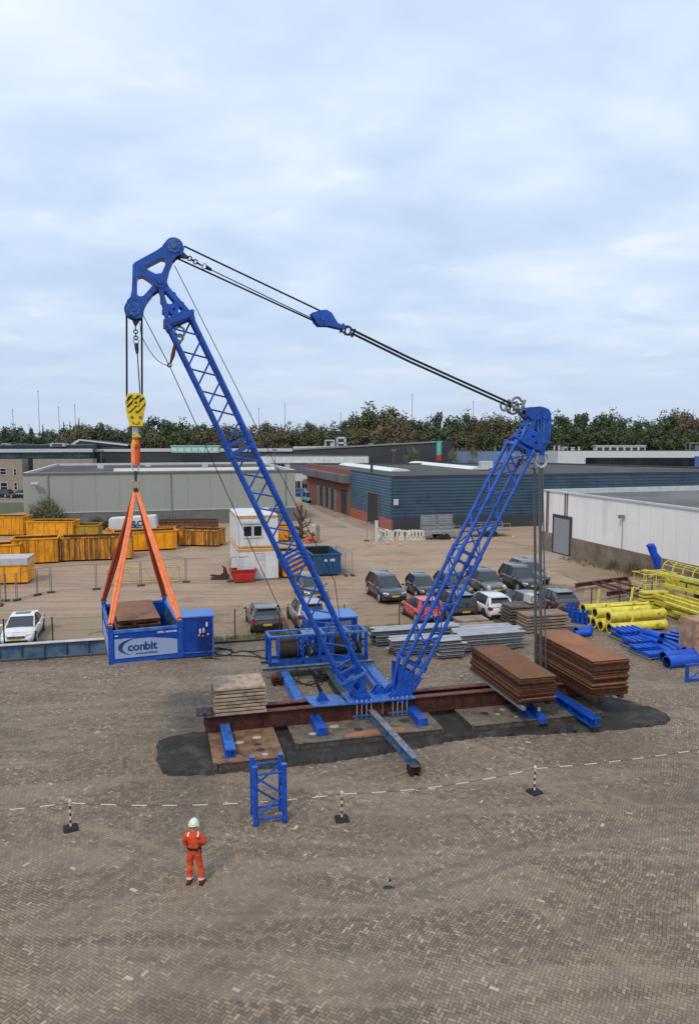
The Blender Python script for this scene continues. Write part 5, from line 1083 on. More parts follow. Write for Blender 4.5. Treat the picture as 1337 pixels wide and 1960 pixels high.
for o_, lab, yo in ((-.12, 'upper of the two long black pendant ropes to the mast head', -3.6), (.12, 'lower of the two long black pendant ropes to the mast head', 3.6)):
    rope(lab, [[PB(672, 634 + yo, BC + o_), PB(780, 687 + yo, BC + o_), PB(976, 775 + yo, BC + o_)]], .048, grp='pendant ropes')
shm = mat('shackle_grey', (.20, .21, .22), .45, .4, var=.25, vs=6)
for x, y, d, s, lab, o_ in ((969, 777, -1, .2, 'leftmost grey shackle at the end of the lower pendant rope', .15), (986, 772, -1, .24, 'upper large grey shackle nearest the top of the mast head', -.12), (982, 781, 1, .24, 'lower grey shackle hooked through the two others at the mast head', .05), (994, 782, 1, .2, 'grey shackle pinned to the blue mast head tip', 0)):
    sh = shackle(None, '', pa(x, y) + UY * o_, pen * d, s, thk=.22); tag(sh.build('shackle', shm), lab, 'shackle', 'shackles at the mast head')
# back stays from the mast head down to the beams
for x, y, s, lab, o_ in ((1020, 886, .23, 'left grey shackle under the mast head', .25), (1034, 883, .26, 'right big grey shackle under the mast head', -.2)):
    sh = shackle(None, '', PB(x, y, BC + o_), (0, 0, -1), s, thk=.24); tag(sh.build('shackle', mat('pale_shackle', (.42, .43, .45), .4, .3, var=.15)), lab, 'shackle', 'shackles under the mast head')
for i, (x0, o0, x1, o1) in enumerate(((1021.0, .18, 1023.5, .2), (1022.8, .32, 1026.5, .35), (1031.0, -.28, 1033.2, -.2), (1034.0, -.2, 1036.2, -.1), (1037.5, -.12, 1044.5, 0))):
    p, q = PB(x0, 893, BC + o0), PB(x1, 1292, BC + o1); q.z = 1.06; q = L(ab(q)[0], BC + o1, 1.1)
    rope('grey back stay cable, %s from the left of five dropping from the mast head' % ORD[i + 1], [[p, q]], .033, ROPEG, 'back_stay_cable', 'cable', 'back stay cables')
# thin running ropes
rope('thin black rope from the boom head along the right of the boom to the winch', [[pa(334, 508), pa(640, 1112), L(1.1, 6.4, 2.0)]], .015)
rope('thin black rope from the goose-neck down to the left winch drum', [[pa(274, 603), pa(325, 701), pa(470, 1020).lerp(L(-1.5, 6.3, 2.0), .25), L(-1.35, 6.4, 1.85)]], .017)
cat_ = []
for k_ in range(13):
    t = k_ / 12; cat_.append(PB(270 + 56 * t, 640 + 60 * (1 - (1 - t) ** 2.1), BC))
rope('thin slack rope curving from the goose-neck to the brown strop', [[pa(268, 618)] + cat_], .014)
mb = MB(); mb.tube([pa(336, 655), pa(331, 680), pa(326, 697)], [.05, .075, .03], 8); tag(mb.build('rope_strop', mat('brown_strop', (.09, .03, .03), .8)), 'short brown strop hanging off the left chord of the boom', 'strop')
mb = MB(); mb.ring(pa(324.5, 699), .07, .025, UX, ZUP, 12, 5); tag(mb.build('guide_ring', STEELD), 'small dark guide ring at the bottom of the brown strop', 'ring')
# ================================================================== HOOK BLOCK AND LOAD
hk = thing('hook_block', 'yellow hook block with black diagonal stripes hanging from the goose-neck', 'hook block', pa(258, 760))
Z3 = (220, 730, .12748)
hb_o = [(190, 192), (250, 182), (390, 182), (432, 215), (463, 280), (463, 370), (440, 450), (432, 520), (418, 675), (232, 675), (205, 600), (180, 470), (168, 380), (178, 260)]
f3 = lambda p, b=BC: aZ(Z3[0] + p[0] * Z3[2], Z3[1] + p[1] * Z3[2], b)
polyplates(hk, 'cheek', hb_o, [], (BC - .23, BC + .23), .05, YEL, sc=Z3)
polyplates(hk, 'centre_plate', [(160, 300), (200, 215), (300, 195), (410, 215), (450, 300), (445, 420), (400, 600), (385, 690), (270, 690), (225, 620), (170, 440)], [], (BC,), .3, mat('dark_yellow', (.35, .25, .02), .5, var=.3), sc=Z3)
zb_ = BC - .263
for st_ in ([(205, 300), (180, 310), (195, 250), (235, 215), (272, 213)], [(190, 405), (185, 372), (345, 215), (388, 213)], [(232, 475), (228, 455), (278, 405), (355, 345), (352, 310), (432, 235), (443, 262), (330, 375)], [(315, 478), (400, 400), (458, 320), (462, 350), (350, 478)]):
    mb = MB(); P_ = [f3(p) for p in st_]
    mb = MB(); plate(mb, P_, [], .016, L(0, zb_, 0), UX, ZUP); mb.build('stripe', mat('stripe_black', (.022, .012, .010), .5), hk)
for x, y in ((262, 543), (385, 543)): c = f3((x, y)); MB().tube([L(c[0], zb_ - .012, c[1]), L(c[0], zb_, c[1])], .055, 10).build('bolt_or_hole', mat('brown_bolt_and_hole', (.22, .11, .02), .6), hk)  # dark discs added in place of two open holes in the cheek
c = f3((320, 590)); MB().ring(L(c[0], zb_ - .0, c[1]), .13, .016, UX, ZUP, 12, 5, 0, pi * 1.08, pi * 1.92).build('slot_mark', mat('brown_bolt_and_hole', (.2, .1, .02)), hk)  # dark arc added in place of the curved slot
c = f3((322, 325)); mb = MB(); mb.tube([L(c[0], zb_ - .04, c[1]), L(c[0], zb_, c[1])], .13, 6); mb.tube([L(c[0], zb_ - .06, c[1]), L(c[0], zb_, c[1])], .04, 8, 1); mb.build('axle_plate', [YEL, BLACK], hk)
for x, y in ((262, 258), (380, 258), (192, 325), (212, 460), (322, 452)): c = f3((x, y)); MB().tube([L(c[0], zb_ - .012, c[1]), L(c[0], zb_, c[1])], .03, 8).build('bolt_or_hole', mat('brown_bolt_and_hole', (.2, .1, .02)), hk)
def h3(x, y, b=BC): return PB(Z3[0] + x * Z3[2], Z3[1] + y * Z3[2], b)
MB().tube([h3(310, 690), h3(310, 800)], .12, 12).build('shank', CHROME, hk)
mb = MB(); c = h3(310, 905); mb.tube([h3(312, 790), h3(340, 830)] + [c + (UY * cos(t) + ZUP * sin(t)) * .19 for t in [pi / 2 - pi * 1.45 * k_ / 12 for k_ in range(13)]], [.11, .13] + [.13 - .007 * k_ for k_ in range(13)], 10); mb.build('hook', YEL, hk)
# strop, link, ring
sl = thing('round_strop', 'short fat orange round sling from the yellow hook to the bow shackle', 'sling', h3(312, 1050))
for o_ in (-1, 1): MB().tube([h3(312 + o_ * 16, 880, BC + .02), h3(312 + o_ * 28, 960), h3(312 + o_ * 27, 1250)], [.085, .105, .09], 10).build('strand', SLING if o_ < 0 else mat('deep_orange_sling', (.60, .09, .03), .8), sl)
sh = shackle(None, '', h3(312, 1285), (0, 0, 1), .13, thk=.26); tag(sh.build('shackle', CHROME), 'bright bow shackle below the fat orange round sling', 'shackle')
mb = MB(); mb.tube([h3(312, 1345), h3(312, 1400)], .075, 8); mb.tube([h3(312, 1400), h3(312, 1500)], [.05, .06], 8); tag(mb.build('swivel_link', STEELD), 'black swivel link between the bow shackle and the oval ring', 'link')
mb = MB(); c = h3(316, 1555); mb.tube([c + UX * sin(t) * .125 + ZUP * cos(t) * .19 for t in [2 * pi * k_ / 20 for k_ in range(21)]], .034, 8, 0, cap=False); tag(mb.build('master_ring', mat('brass_ring', (.45, .33, .16), .45, .4)), 'oval brass-coloured ring carrying the four orange slings', 'ring')
# container
HX = h3(316, 1600); cc0 = V((HX.x, HX.y, 0)); CA = R(21); cx_, cy_ = V((cos(CA), sin(CA), 0)), V((-sin(CA), cos(CA), 0))
CWd, CLn, CZ0, CZ1 = 2.5, 4.45, 3.92, 5.07
def cl(u, v, z): return cc0 + cx_ * u + cy_ * v + V((0, 0, z))
ct = thing('open_top_container', 'half-height blue open container with grey banner hanging in orange slings', 'container', cl(0, 0, CZ0))
def cbx(name, u0, u1, v0, v1, z0, z1, m): return MB().box(cl((u0 + u1) / 2, (v0 + v1) / 2, (z0 + z1) / 2), (u1 - u0, v1 - v0, z1 - z0), 0, cx_, cy_).build(name, m, ct)
w2, l2 = CWd / 2, CLn / 2
for su in (-1, 1):
    for sv in (-1, 1): cbx('corner_post', min(su * w2, su * (w2 - .16)), max(su * w2, su * (w2 - .16)), min(sv * l2, sv * (l2 - .16)), max(sv * l2, sv * (l2 - .16)), CZ0 - .02, CZ1 + .12, BLUE); cbx('corner_cap', su * (w2 - .08) - .09, su * (w2 - .08) + .09, sv * (l2 - .08) - .09, sv * (l2 - .08) + .09, CZ1 + .122, CZ1 + .15, BLUEL)
for sv in (-1, 1):
    v0, v1 = sorted((sv * (l2 - .02), sv * (l2 - .1))); cbx('top_rail', -w2 + .16, w2 - .16, v0 - .01, v1 + .01, CZ1 - .1, CZ1, BLUEL); cbx('bottom_rail', -w2 + .16, w2 - .16, v0, v1, CZ0, CZ0 + .12, BLUE); cbx('side_panel', -w2 + .16, w2 - .16, v0 + .02, v1 - .02, CZ0 + .12, CZ1 - .1, mat('container_blue', (.005, .05, .33), .4, var=.2, vs=2, dirt=(.01, .03, .17), dirt_amt=.3, chips=.5))
for su in (-1, 1):
    u0, u1 = sorted((su * (w2 - .02), su * (w2 - .1))); cbx('top_rail', u0 - .01, u1 + .01, -l2 + .16, l2 - .16, CZ1 - .1, CZ1, BLUEL); cbx('bottom_rail', u0, u1, -l2 + .16, l2 - .16, CZ0, CZ0 + .12, BLUE); cbx('side_panel', u0 + .02, u1 - .02, -l2 + .16, l2 - .16, CZ0 + .12, CZ1 - .1, BLUEG if su > 0 else BLUE)
cbx('floor', -w2 + .1, w2 - .1, -l2 + .1, l2 - .1, CZ0 + .06, CZ0 + .11, RUST)
mb = MB(); ban = [(-1.05, .10), (1.07, .10), (1.07, .60), (.8, .66), (.3, .73), (-.2, .775), (-.7, .79), (-1.05, .785)]
plate(mb, ban, [], .01, cl(0, -l2 + .018, CZ0 + .06), cx_, ZUP); mb.build('banner', mat('banner_grey', (.27, .33, .50), .5, var=.04), ct)
NAVY = mat('logo_navy', (.010, .045, .17), .5, var=.05)
yo = -l2 + .010
mb = MB(); text_into(mb, 'con', .40, cl(-.62, yo, CZ0 + .40), cx_, ZUP, 0, .004, bold=.012, sx=1.0); text_into(mb, 'bit', .40, cl(-.055, yo, CZ0 + .40), cx_, ZUP, 0, .004, bold=.014, sx=1.0); mb.build('logo_lettering', NAVY, ct)
mb = MB(); text_into(mb, 'www.conbit.eu', .125, cl(-.35, yo, CZ0 + .25), cx_, ZUP, 0, .004, bold=.003, sx=.95); mb.build('web_address', NAVY, ct)
mb = MB(); ou, inn = [], []
for k_ in range(25):
    t = R(62) + R(190) * k_ / 24; f_ = sin(pi * min(1, k_ / 24 * .98 + .02)) ** .8
    ou.append((cos(t) * .66 - .28, sin(t) * .30 + .48)); inn.append((cos(t) * (.66 - .13 * f_ * (1 if k_ > 6 else .5)) - .28 + .03 * f_, sin(t) * (.30 - .035 * f_) + .48))
plate(mb, ou + inn[::-1], [], .004, cl(0, yo, CZ0 + .06), cx_, ZUP); mb.build('logo_swoosh', NAVY, ct)
mb = MB(); text_into(mb, 'OFFU', .10, cl(.38, -l2 + .014, CZ0 + .93), cx_, ZUP, 0, .004, bold=.003)
for k_ in range(7): mb.box(cl(.70 + k_ * .055, -l2 + .014, CZ0 + .965), (.04, .004, .06), 0, cx_, cy_)
mb.box(cl(-.98, -l2 + .014, CZ0 + .96), (.11, .004, .035), 0, cx_, cy_); mb.build('unit_number', mat('marking_white', (.6, .66, .75), .5), ct)
mb = MB(); plate(mb, [(-1.9, .1), (1.9, .1), (1.9, .7), (.3, .78), (-1.9, .55)], [], .01, cl(-w2 + .015, 0, CZ0 + .06), -cy_, ZUP); mb.build('banner', mat('banner_grey', (0, 0, 0)), ct)
# load in it
for i in range(6):
    z = CZ0 + .16 + i * .205; rr = random.Random(i + 40); du, dv = rr.uniform(-.06, .06), rr.uniform(-.08, .08); mb = MB()
    vs = [cl(u + du, v + dv, zz) for zz in (z, z + .11) for u, v in ((-.86, -1.45), (.62, -1.45), (.62, 1.75), (-.86, 1.75))]
    mb.add(vs, [(3, 2, 1, 0), (0, 1, 5, 4), (1, 2, 6, 5), (2, 3, 7, 6), (3, 0, 4, 7)], 0); mb.add(vs[4:], [(0, 1, 2, 3)], 1); mb.box(cl(-.3, 0, z - .035), (.1, 3.3, .07), 0, cx_, cy_)
    tag(mb.build('steel_plate', [RUSTE, mat('brown_plate', (.21, .10, .055), .75, var=.2, vs=2, dirt=(.14, .06, .03), dirt_amt=.3)]), 'brown plate, %s from the top of the load inside the hanging container' % ORD[6 - i], 'steel plate', 'plates in the hanging container')
# slings
top = h3(316, 1640)
for su, sv, lab in ((-1, -1, 'bright orange sling to the near left corner of the hanging container'), (1, -1, 'bright orange sling to the near right corner of the hanging container'), (-1, 1, 'shade-coloured orange sling to the far left corner of the hanging container'), (1, 1, 'shade-coloured orange sling to the far right corner of the hanging container')):
    r = thing('lifting_sling', lab, 'sling', top, group='four orange container slings'); e = cl(su * (w2 - .08), sv * (l2 - .08), CZ1 + .16); sd_ = cx_ * su * .05 + cy_ * sv * .04
    m = SLING if sv < 0 else SLINGD
    for o_ in (-1, 1):
        of = cx_ * .042 * o_; MB().tube([top + sd_ + of * .6 + V((0, 0, -.05)), top.lerp(e, .35) + of, top.lerp(e, .7) + of * 1.5, e + of], [.05, .06, .065, .05], 8).build('strand', m, r)
    mb = MB(); mb.tube([top + sd_ * .2 + V((0, 0, .10)), top + sd_ + V((0, 0, -.12))], [.05, .075], 8); mb.build('stitched_eye', BLACK, r)
    mb = MB(); mb.ring(e + V((0, 0, .0)), .09, .03, cx_, ZUP, 12, 6); mb.build('corner_shackle', STEELD, r)
# ================================================================== CARS
TYRE = mat('tyre', (.02, .02, .021), .85, var=.3, vs=6); RIM = mat('alloy_rim', (.38, .39, .41), .35, .6, var=.1); RIMD = mat('dark_rim', (.10, .10, .11), .4, .5)
PLATEY = mat('number_plate', (.62, .42, .03), .5, var=.05); LAMPW = mat('headlight_glass', (.55, .57, .6), .15, var=.1); LAMPR = mat('tail_light', (.35, .012, .015), .2, var=.1)
TRIM = mat('car_plastic', (.018, .018, .02), .6, var=.2); CGL = mat('car_glass', (.030, .038, .048), .08, var=.2, vs=1)
def paint(n, c, met=.2): return mat('car_paint_' + n, c, .28, met, var=.06, vs=1, coat=.8, dirt=tuple(x * .6 + .02 for x in c), dirt_amt=.15, ds=1.5)
def lerp(a, b, t): return a + (b - a) * t
def make_car(label, col, kind, pos, heading, Ln=4.4, Wd=1.82, Ht=1.5, rim=RIM, roofrails=False, chrome=False, bigeyes=False, sunroof=False, groof=None):
    """local: +y is the car's front; kind hatch/suv/wagon/sedan"""
    r = thing('parked_car', label, 'car', pos, heading, 'parked cars')
    up = {'suv': .10, 'hatch': 0, 'wagon': 0, 'sedan': -.02, 'mini': .02}[kind]; belt = .92 + up; hood = belt - .04; w2 = Wd / 2
    rear_z = belt if kind != 'sedan' else belt + .06
    st = [(0, .80, .42, .62 + up), (.012, .88, .30, .78 + up), (.04, .94, .24, rear_z - .03), (.12, .985, .22, rear_z), (.3, 1, .20, belt), (.5, 1, .20, belt), (.68, 1, .20, belt - .0), (.76, .99, .20, hood), (.88, .965, .22, hood - .07), (.95, .92, .24, hood - .15), (.985, .84, .28, hood - .27), (1, .74, .34, .50 + up)]
    mb = MB(); vs = []; cross = [(.86, 0), (.97, .12), (1.0, .42), (1.0, .62), (.97, .86), (.90, .97), (.70, 1.0), (.0, 1.03)]
    for t, wf, zb, zt in st:
        y = -Ln / 2 + t * Ln; row = [(w2 * wf * cx, y, zb + (zt - zb) * cz) for cx, cz in cross]; row += [(-x, y_, z) for x, y_, z in row[-2::-1]]; vs += row
    k = 15; fs = [(i * k + j, i * k + j + 1, (i + 1) * k + j + 1, (i + 1) * k + j) for i in range(len(st) - 1) for j in range(k - 1)]
    fs += [tuple(range(k))[::-1], tuple((len(st) - 1) * k + j for j in range(k))] + [((i + 1) * k, i * k, i * k + k - 1, (i + 1) * k + k - 1) for i in range(len(st) - 1)]
    mb.add(vs, fs, 0, True)
    g = {'hatch': (.03, .13, .50, .74), 'suv': (.03, .10, .52, .73), 'wagon': (.02, .10, .52, .73), 'sedan': (.15, .30, .52, .73), 'mini': (.03, .08, .56, .72)}[kind]
    yb0, yr0, yr1, yb1 = [-Ln / 2 + x * Ln for x in g]; zr = Ht
    gw0, gw1 = w2 * .90, w2 * .68
    # greenhouse glass
    gm = MB(); rows = []
    for y, z, w_ in ((yb0, belt - .02, w2 * .84), (lerp(yb0, yr0, .85), lerp(belt, zr, .82), w2 * .72), (yr0 + .1, zr - .02, gw1), (lerp(yr0, yr1, .5), zr + .012, gw1 * 1.02), (yr1 - .05, zr - .02, gw1), (lerp(yr1, yb1, .2), lerp(zr, belt, .18), w2 * .71), (yb1, belt - .03, w2 * .80)):
        rows.append((y, z, w_))
    vs = []
    for y, z, w_ in rows:
        yb = min(max(y, yb0), yb1); vs += [(gw0, y if y in (yb0, yb1) else y, belt - .03), (w_, y, z), (w_ * .8, y, z + .018), (-w_ * .8, y, z + .018), (-w_, y, z), (-gw0, y, belt - .03)]
    n = len(rows); fs = [(i * 6 + j, i * 6 + j + 1, (i + 1) * 6 + j + 1, (i + 1) * 6 + j) for i in range(n - 1) for j in range(5)]
    gm.add(vs, fs, 0, True); gm.add([vs[0], vs[1], vs[2], vs[3], vs[4], vs[5]], [(5, 4, 3, 2, 1, 0)]); 
    gm.build('windows', CGL, r, world=False, smooth_angle=35)
    # roof + pillars in body colour
    rm = MB(); pts = []
    for y, z, w_ in rows[1:6]: pts.append((y, z + .026, w_ + .006))
    vs = []
    for y, z, w_ in pts: vs += [(w_ * 1.0, y, z - .05), (w_, y, z - .012), (w_ * .8, y, z + .012), (-w_ * .8, y, z + .012), (-w_, y, z - .012), (-w_, y, z - .05)]
    a, b = (0, len(pts)) if kind in ('suv', 'wagon', 'hatch', 'mini') else (1, len(pts))
    a = 1; b = len(pts) - 1
    rm.add(vs, [(i * 6 + j, i * 6 + j + 1, (i + 1) * 6 + j + 1, (i + 1) * 6 + j) for i in range(a, b - 0) if i + 1 <= b - 0 and i < b for j in range(5)][:5 * (b - a)], 0, True)
    for s in (-1, 1):
        fl_ = (s * w2 * .83, yb1 + .02, belt - .02); ft_ = (s * (gw1 + .0), yr1 - .02, zr - .02); rb_ = (s * w2 * .87, yb0 + .02, belt - .02); rt_ = (s * (gw1), yr0 + .08, zr - .03)
        rm.tube([fl_, ft_], [.045, .035], 6); rm.tube([rb_, rt_], [.10 if kind != 'sedan' else .08, .05], 6)
        mid = lerp(yb0, yb1, .47 if kind != 'sedan' else .55); rm.tube([(s * w2 * .905, mid, belt - .02), (s * (gw1 + .01), mid - .05, zr - .02)], .035, 6, 1)
        if kind in ('suv', 'wagon', 'mini', 'hatch'):
            q = lerp(yb0, yb1, .2); rm.add([(s * w2 * .915, q, belt - .03), (s * w2 * .88, yb0 + .03, belt - .03), (s * (gw1 + .02), yr0 + .08, zr - .04), (s * (gw1 + .03), yr0 + .32, zr - .04)], [(0, 1, 2, 3)] if s > 0 else [(3, 2, 1, 0)])
        if roofrails: rm.tube([(s * gw1 * .95, yr0 + .15, zr + .03), (s * gw1 * .95, yr0 + .3, zr + .07), (s * gw1 * .95, yr1 - .2, zr + .07), (s * gw1 * .95, yr1 - .05, zr + .03)], .018, 5, 2)
    if kind != 'sedan':
        dy, dz = yr0 + .1 - yb0, zr - .02 - belt
        f0, f1 = lambda f: yb0 + dy * (f ** 1.6 if f > .3 else f * .5), lambda f: belt + dz * f
        q0, q1 = (yb0 - .02, belt - .04), (lerp(yb0, yr0, .30) - .045, lerp(belt, zr, .34))
        rm.add([(s_ * ww, y_, z_) for (y_, z_), ww in ((q0, w2 * .86), (q1, w2 * .80)) for s_ in (-1, 1)] + [(s_ * ww, y_ + .12, z_) for (y_, z_), ww in ((q0, w2 * .86), (q1, w2 * .80)) for s_ in (-1, 1)], [(0, 1, 3, 2), (2, 3, 7, 6), (0, 2, 6, 4), (1, 5, 7, 3)])
        rm.box((0, yr0 - .02, zr - .005), (gw1 * 1.8, .30, .045))
        for s in (-1, 1): rm.tube([(s * w2 * .80, lerp(yb0, yr0, .25) - .03, lerp(belt, zr, .3)), (s * gw1 * .95, yr0 + .04, zr - .04)], [.06, .05], 6)
    rm.build('roof', [groof or col, TRIM, CHROME], r, world=False)
    if sunroof: MB().box((0, lerp(yr0, yr1, .62), zr + .045), (gw1 * 1.3, .5, .012)).build('sunroof', CGL, r, world=False)
    # sills, wheel arches, bumpers
    wr = .335 if kind != 'suv' else .365; fy, ry = Ln / 2 - Ln * .19, -Ln / 2 + Ln * .185
    for y in (fy, ry):
        for s in (-1, 1):
            mb.tube([(s * (w2 - .30), y, wr), (s * (w2 + .004), y, wr)], wr + .055, 18, 1)
    mb.box((0, 0, .24), (Wd * .99, Ln * .6, .12), 1); mb.box((0, -Ln / 2 + .03, .36 + up * .5), (Wd * .78, .1, .14), 1); mb.box((0, Ln / 2 - .035, .36 + up * .5), (Wd * .66, .12, .16), 1)
    if kind == 'suv':
        for s in (-1, 1): mb.box((s * (w2 - .0), 0, .33), (.03, Ln * .52, .12), 1)
    mb.build('body', [col, TRIM], r, world=False, smooth_angle=50)
    for y in (fy, ry):
        for s in (-1, 1):
            wm = MB(); wm.tube([(s * (w2 - .20), y, wr), (s * (w2 - .005), y, wr), (s * (w2 + .015), y, wr)], [wr, wr, wr - .04], 20); wh_ = wm.build('wheel', TYRE, r, world=False)
            rr_ = MB(); c = V((s * (w2 + .018), y, wr)); rr_.tube([c, c + V((s * .006, 0, 0))], wr * .68, 16, 0); rr_.ring(c + V((s * .008, 0, 0)), wr * .62, .02, V((0, 1, 0)), ZUP, 16, 5, 0)
            for q in range(5): a_ = q * 1.2566; rr_.bar(c + V((s * .012, 0, 0)), c + V((s * .012, cos(a_) * wr * .6, sin(a_) * wr * .6)), .055, .02, 0, V((1, 0, 0)))
            rr_.build('rim', [rim, TRIM], wh_, world=False)
    for s in (-1, 1):
        hl = MB(); zc = hood - .22
        if bigeyes: hl.tube([(s * w2 * .66, Ln / 2 - .18, zc + .02), (s * w2 * .68, Ln / 2 - .02, zc)], [.15, .13], 14)
        else: hl.add([(s * w2 * .50, Ln / 2 - .03, zc - .06), (s * w2 * .86, Ln / 2 - .17, zc - .04), (s * w2 * .90, Ln / 2 - .26, zc + .08), (s * w2 * .52, Ln / 2 - .07, zc + .07), (s * w2 * .50, Ln / 2 - .2, zc - .06), (s * w2 * .82, Ln / 2 - .35, zc - .02), (s * w2 * .84, Ln / 2 - .38, zc + .06), (s * w2 * .52, Ln / 2 - .25, zc + .05)], [(0, 1, 2, 3), (3, 2, 6, 7), (0, 4, 5, 1), (1, 5, 6, 2), (0, 3, 7, 4)])
        hl.build('headlight', LAMPW, r, world=False)
        tl = MB(); zt_ = belt - .12; tl.box((s * w2 * .80, -Ln / 2 + .075, zt_ - .02), (w2 * .26, .10, .16)); tl.box((s * w2 * .93, -Ln / 2 + .17, zt_), (.06, .16, .12)); tl.build('tail_light', LAMPR, r, world=False)
        mi = MB(); mi.sph((s * (w2 + .09), yb1 - .28, belt + .07), .11, 0, 8, 6, (1, .6, .7)); mi.build('wing_mirror', col, r, world=False)
    MB().box((0, Ln / 2 - .005, .48 + up), (.52, .02, .11)).build('number_plate', PLATEY, r, world=False); MB().box((0, -Ln / 2 - .012, .60 + up), (.52, .02, .11)).build('number_plate', PLATEY, r, world=False)
    gr = MB(); gr.box((0, Ln / 2 - .04, hood - .27), (w2 * .95, .06, .13), 0)
    for q in (-.04, .0, .04): gr.box((0, Ln / 2 - .005, hood - .27 + q), (w2 * .9, .012, .010), 1)
    if chrome:
        for q in (-.075, .075): gr.box((0, Ln / 2 - .006, hood - .27 + q), (w2 * 1.0, .02, .02), 1)
    gr.build('grille', [TRIM, CHROME], r, world=False)
    # door seams and handles
    sm = MB()
    for s in (-1, 1):
        for f in (.33, .52, .68): sm.box((s * (w2 + .001), -Ln / 2 + f * Ln, .58), (.006, .012, .58))
        for f in (.40, .58): sm.box((s * (w2 + .002), -Ln / 2 + f * Ln, belt - .12), (.02, .16, .025), 1)
    sm.build('door_seam', [TRIM, col], r, world=False)
    return r
def carL(label, col, kind, a, b_end, front, **k):
    Ln = k.get('Ln', 4.4); p = L(a, b_end + Ln / 2, .02)
    jit = random.Random(label).uniform(-.03, .03)
    return make_car(label, col, kind, p, (TH + pi if front else TH) + jit, **k)
CBK, CNV, CGR, CDG, CWH, CSI, CRD = paint('black', (.008, .008, .010)), paint('navy', (.014, .020, .032)), paint('grey', (.075, .075, .085)), paint('slate', (.020, .023, .032)), paint('white', (.66, .66, .66), 0), paint('silver', (.30, .30, .31), .4), paint('red', (.55, .03, .025), 0)
carL('white saloon with sunroof facing the viewer behind the long blue beam', CWH, 'sedan', -15.35, 14.75, True, Ln=4.6, Wd=1.84, Ht=1.38, sunroof=True, chrome=True)
carL('slate coloured crossover seen from behind, alone behind the wire fence', CDG, 'hatch', -1.45, 14.05, False, Ln=4.5, Wd=1.88, Ht=1.50, groof=CGR)
carL('silver suv half hidden behind the blue machine cabin', CSI, 'suv', 1.25, 14.0, False, Ln=4.6, Wd=1.88, Ht=1.66, rim=RIMD)
carL('grey car seen through the boom, facing the viewer', CGR, 'hatch', 3.1, 21.9, True, Ln=4.3, Ht=1.5)
carL('dark navy suv at the left end of the back row', CNV, 'suv', 8.25, 19.7, True, Ln=4.65, Wd=1.9, Ht=1.68, roofrails=True, chrome=True)
carL('small black hatchback second from the left in the back row', CBK, 'hatch', 11.1, 20.4, True, Ln=3.6, Wd=1.65, Ht=1.46)
carL('black car behind the mast in the back row', CBK, 'hatch', 13.55, 20.1, True, Ln=4.2, Ht=1.5)
carL('grey round-eyed compact car with pale headlights in the back row', paint('warm_grey', (.11, .11, .115)), 'mini', 16.25, 20.2, True, Ln=4.2, Wd=1.82, Ht=1.58, bigeyes=True, roofrails=True, groof=CBK)
carL('black suv beside the hanging cables in the back row', CBK, 'suv', 19.3, 20.5, True, Ln=4.4, Wd=1.82, Ht=1.70, roofrails=True)
carL('grey estate parked furthest back behind the black suv', CGR, 'wagon', 21.5, 23.2, True, Ln=4.6, Ht=1.56, roofrails=True)
carL('bright red hatchback at the left end of the front row', CRD, 'hatch', 8.7, 13.75, False, Ln=3.9, Wd=1.74, Ht=1.48)
carL('black suv behind the mast in the front row', CBK, 'suv', 10.95, 13.75, False, Ln=4.5, Wd=1.85, Ht=1.68)
carL('white estate car in the middle of the front row', CWH, 'wagon', 13.4, 13.6, False, Ln=4.6, Wd=1.82, Ht=1.47, rim=RIMD)
carL('dark hatchback behind the cables, right of the white estate', CDG, 'hatch', 15.85, 13.95, False, Ln=4.0, Ht=1.46)
carL('grey hatchback at the right end of the front row', CGR, 'hatch', 18.15, 13.7, False, Ln=4.3, Wd=1.82, Ht=1.5)
def carG(label, col, kind, x, y, hd, **k): p = G(x, y); p.z = .03; return make_car(label, col, kind, p, hd, **k)
carG('bright blue car far away on the street left of the brick wing', paint('blue', (.012, .05, .40), 0), 'hatch', 564, 950, R(92), Ln=4.1)
carG('small two-tone turquoise and yellow-green van beside the brick wing', paint('turquoise', (.05, .32, .50), 0), 'mini', 591, 961, R(200), Ln=3.6, Ht=1.8)
carG('black car at the left edge of the photo before the beige house', CBK, 'wagon', 2, 952, R(85), Ln=4.5)
carG('white van-like car behind the black cars by the flagpole', CWH, 'suv', 31, 945, R(88), Ln=4.6, Ht=1.7)
carG('dark blue car parked right of the flagpole', CNV, 'wagon', 40, 953, R(94), Ln=4.5)
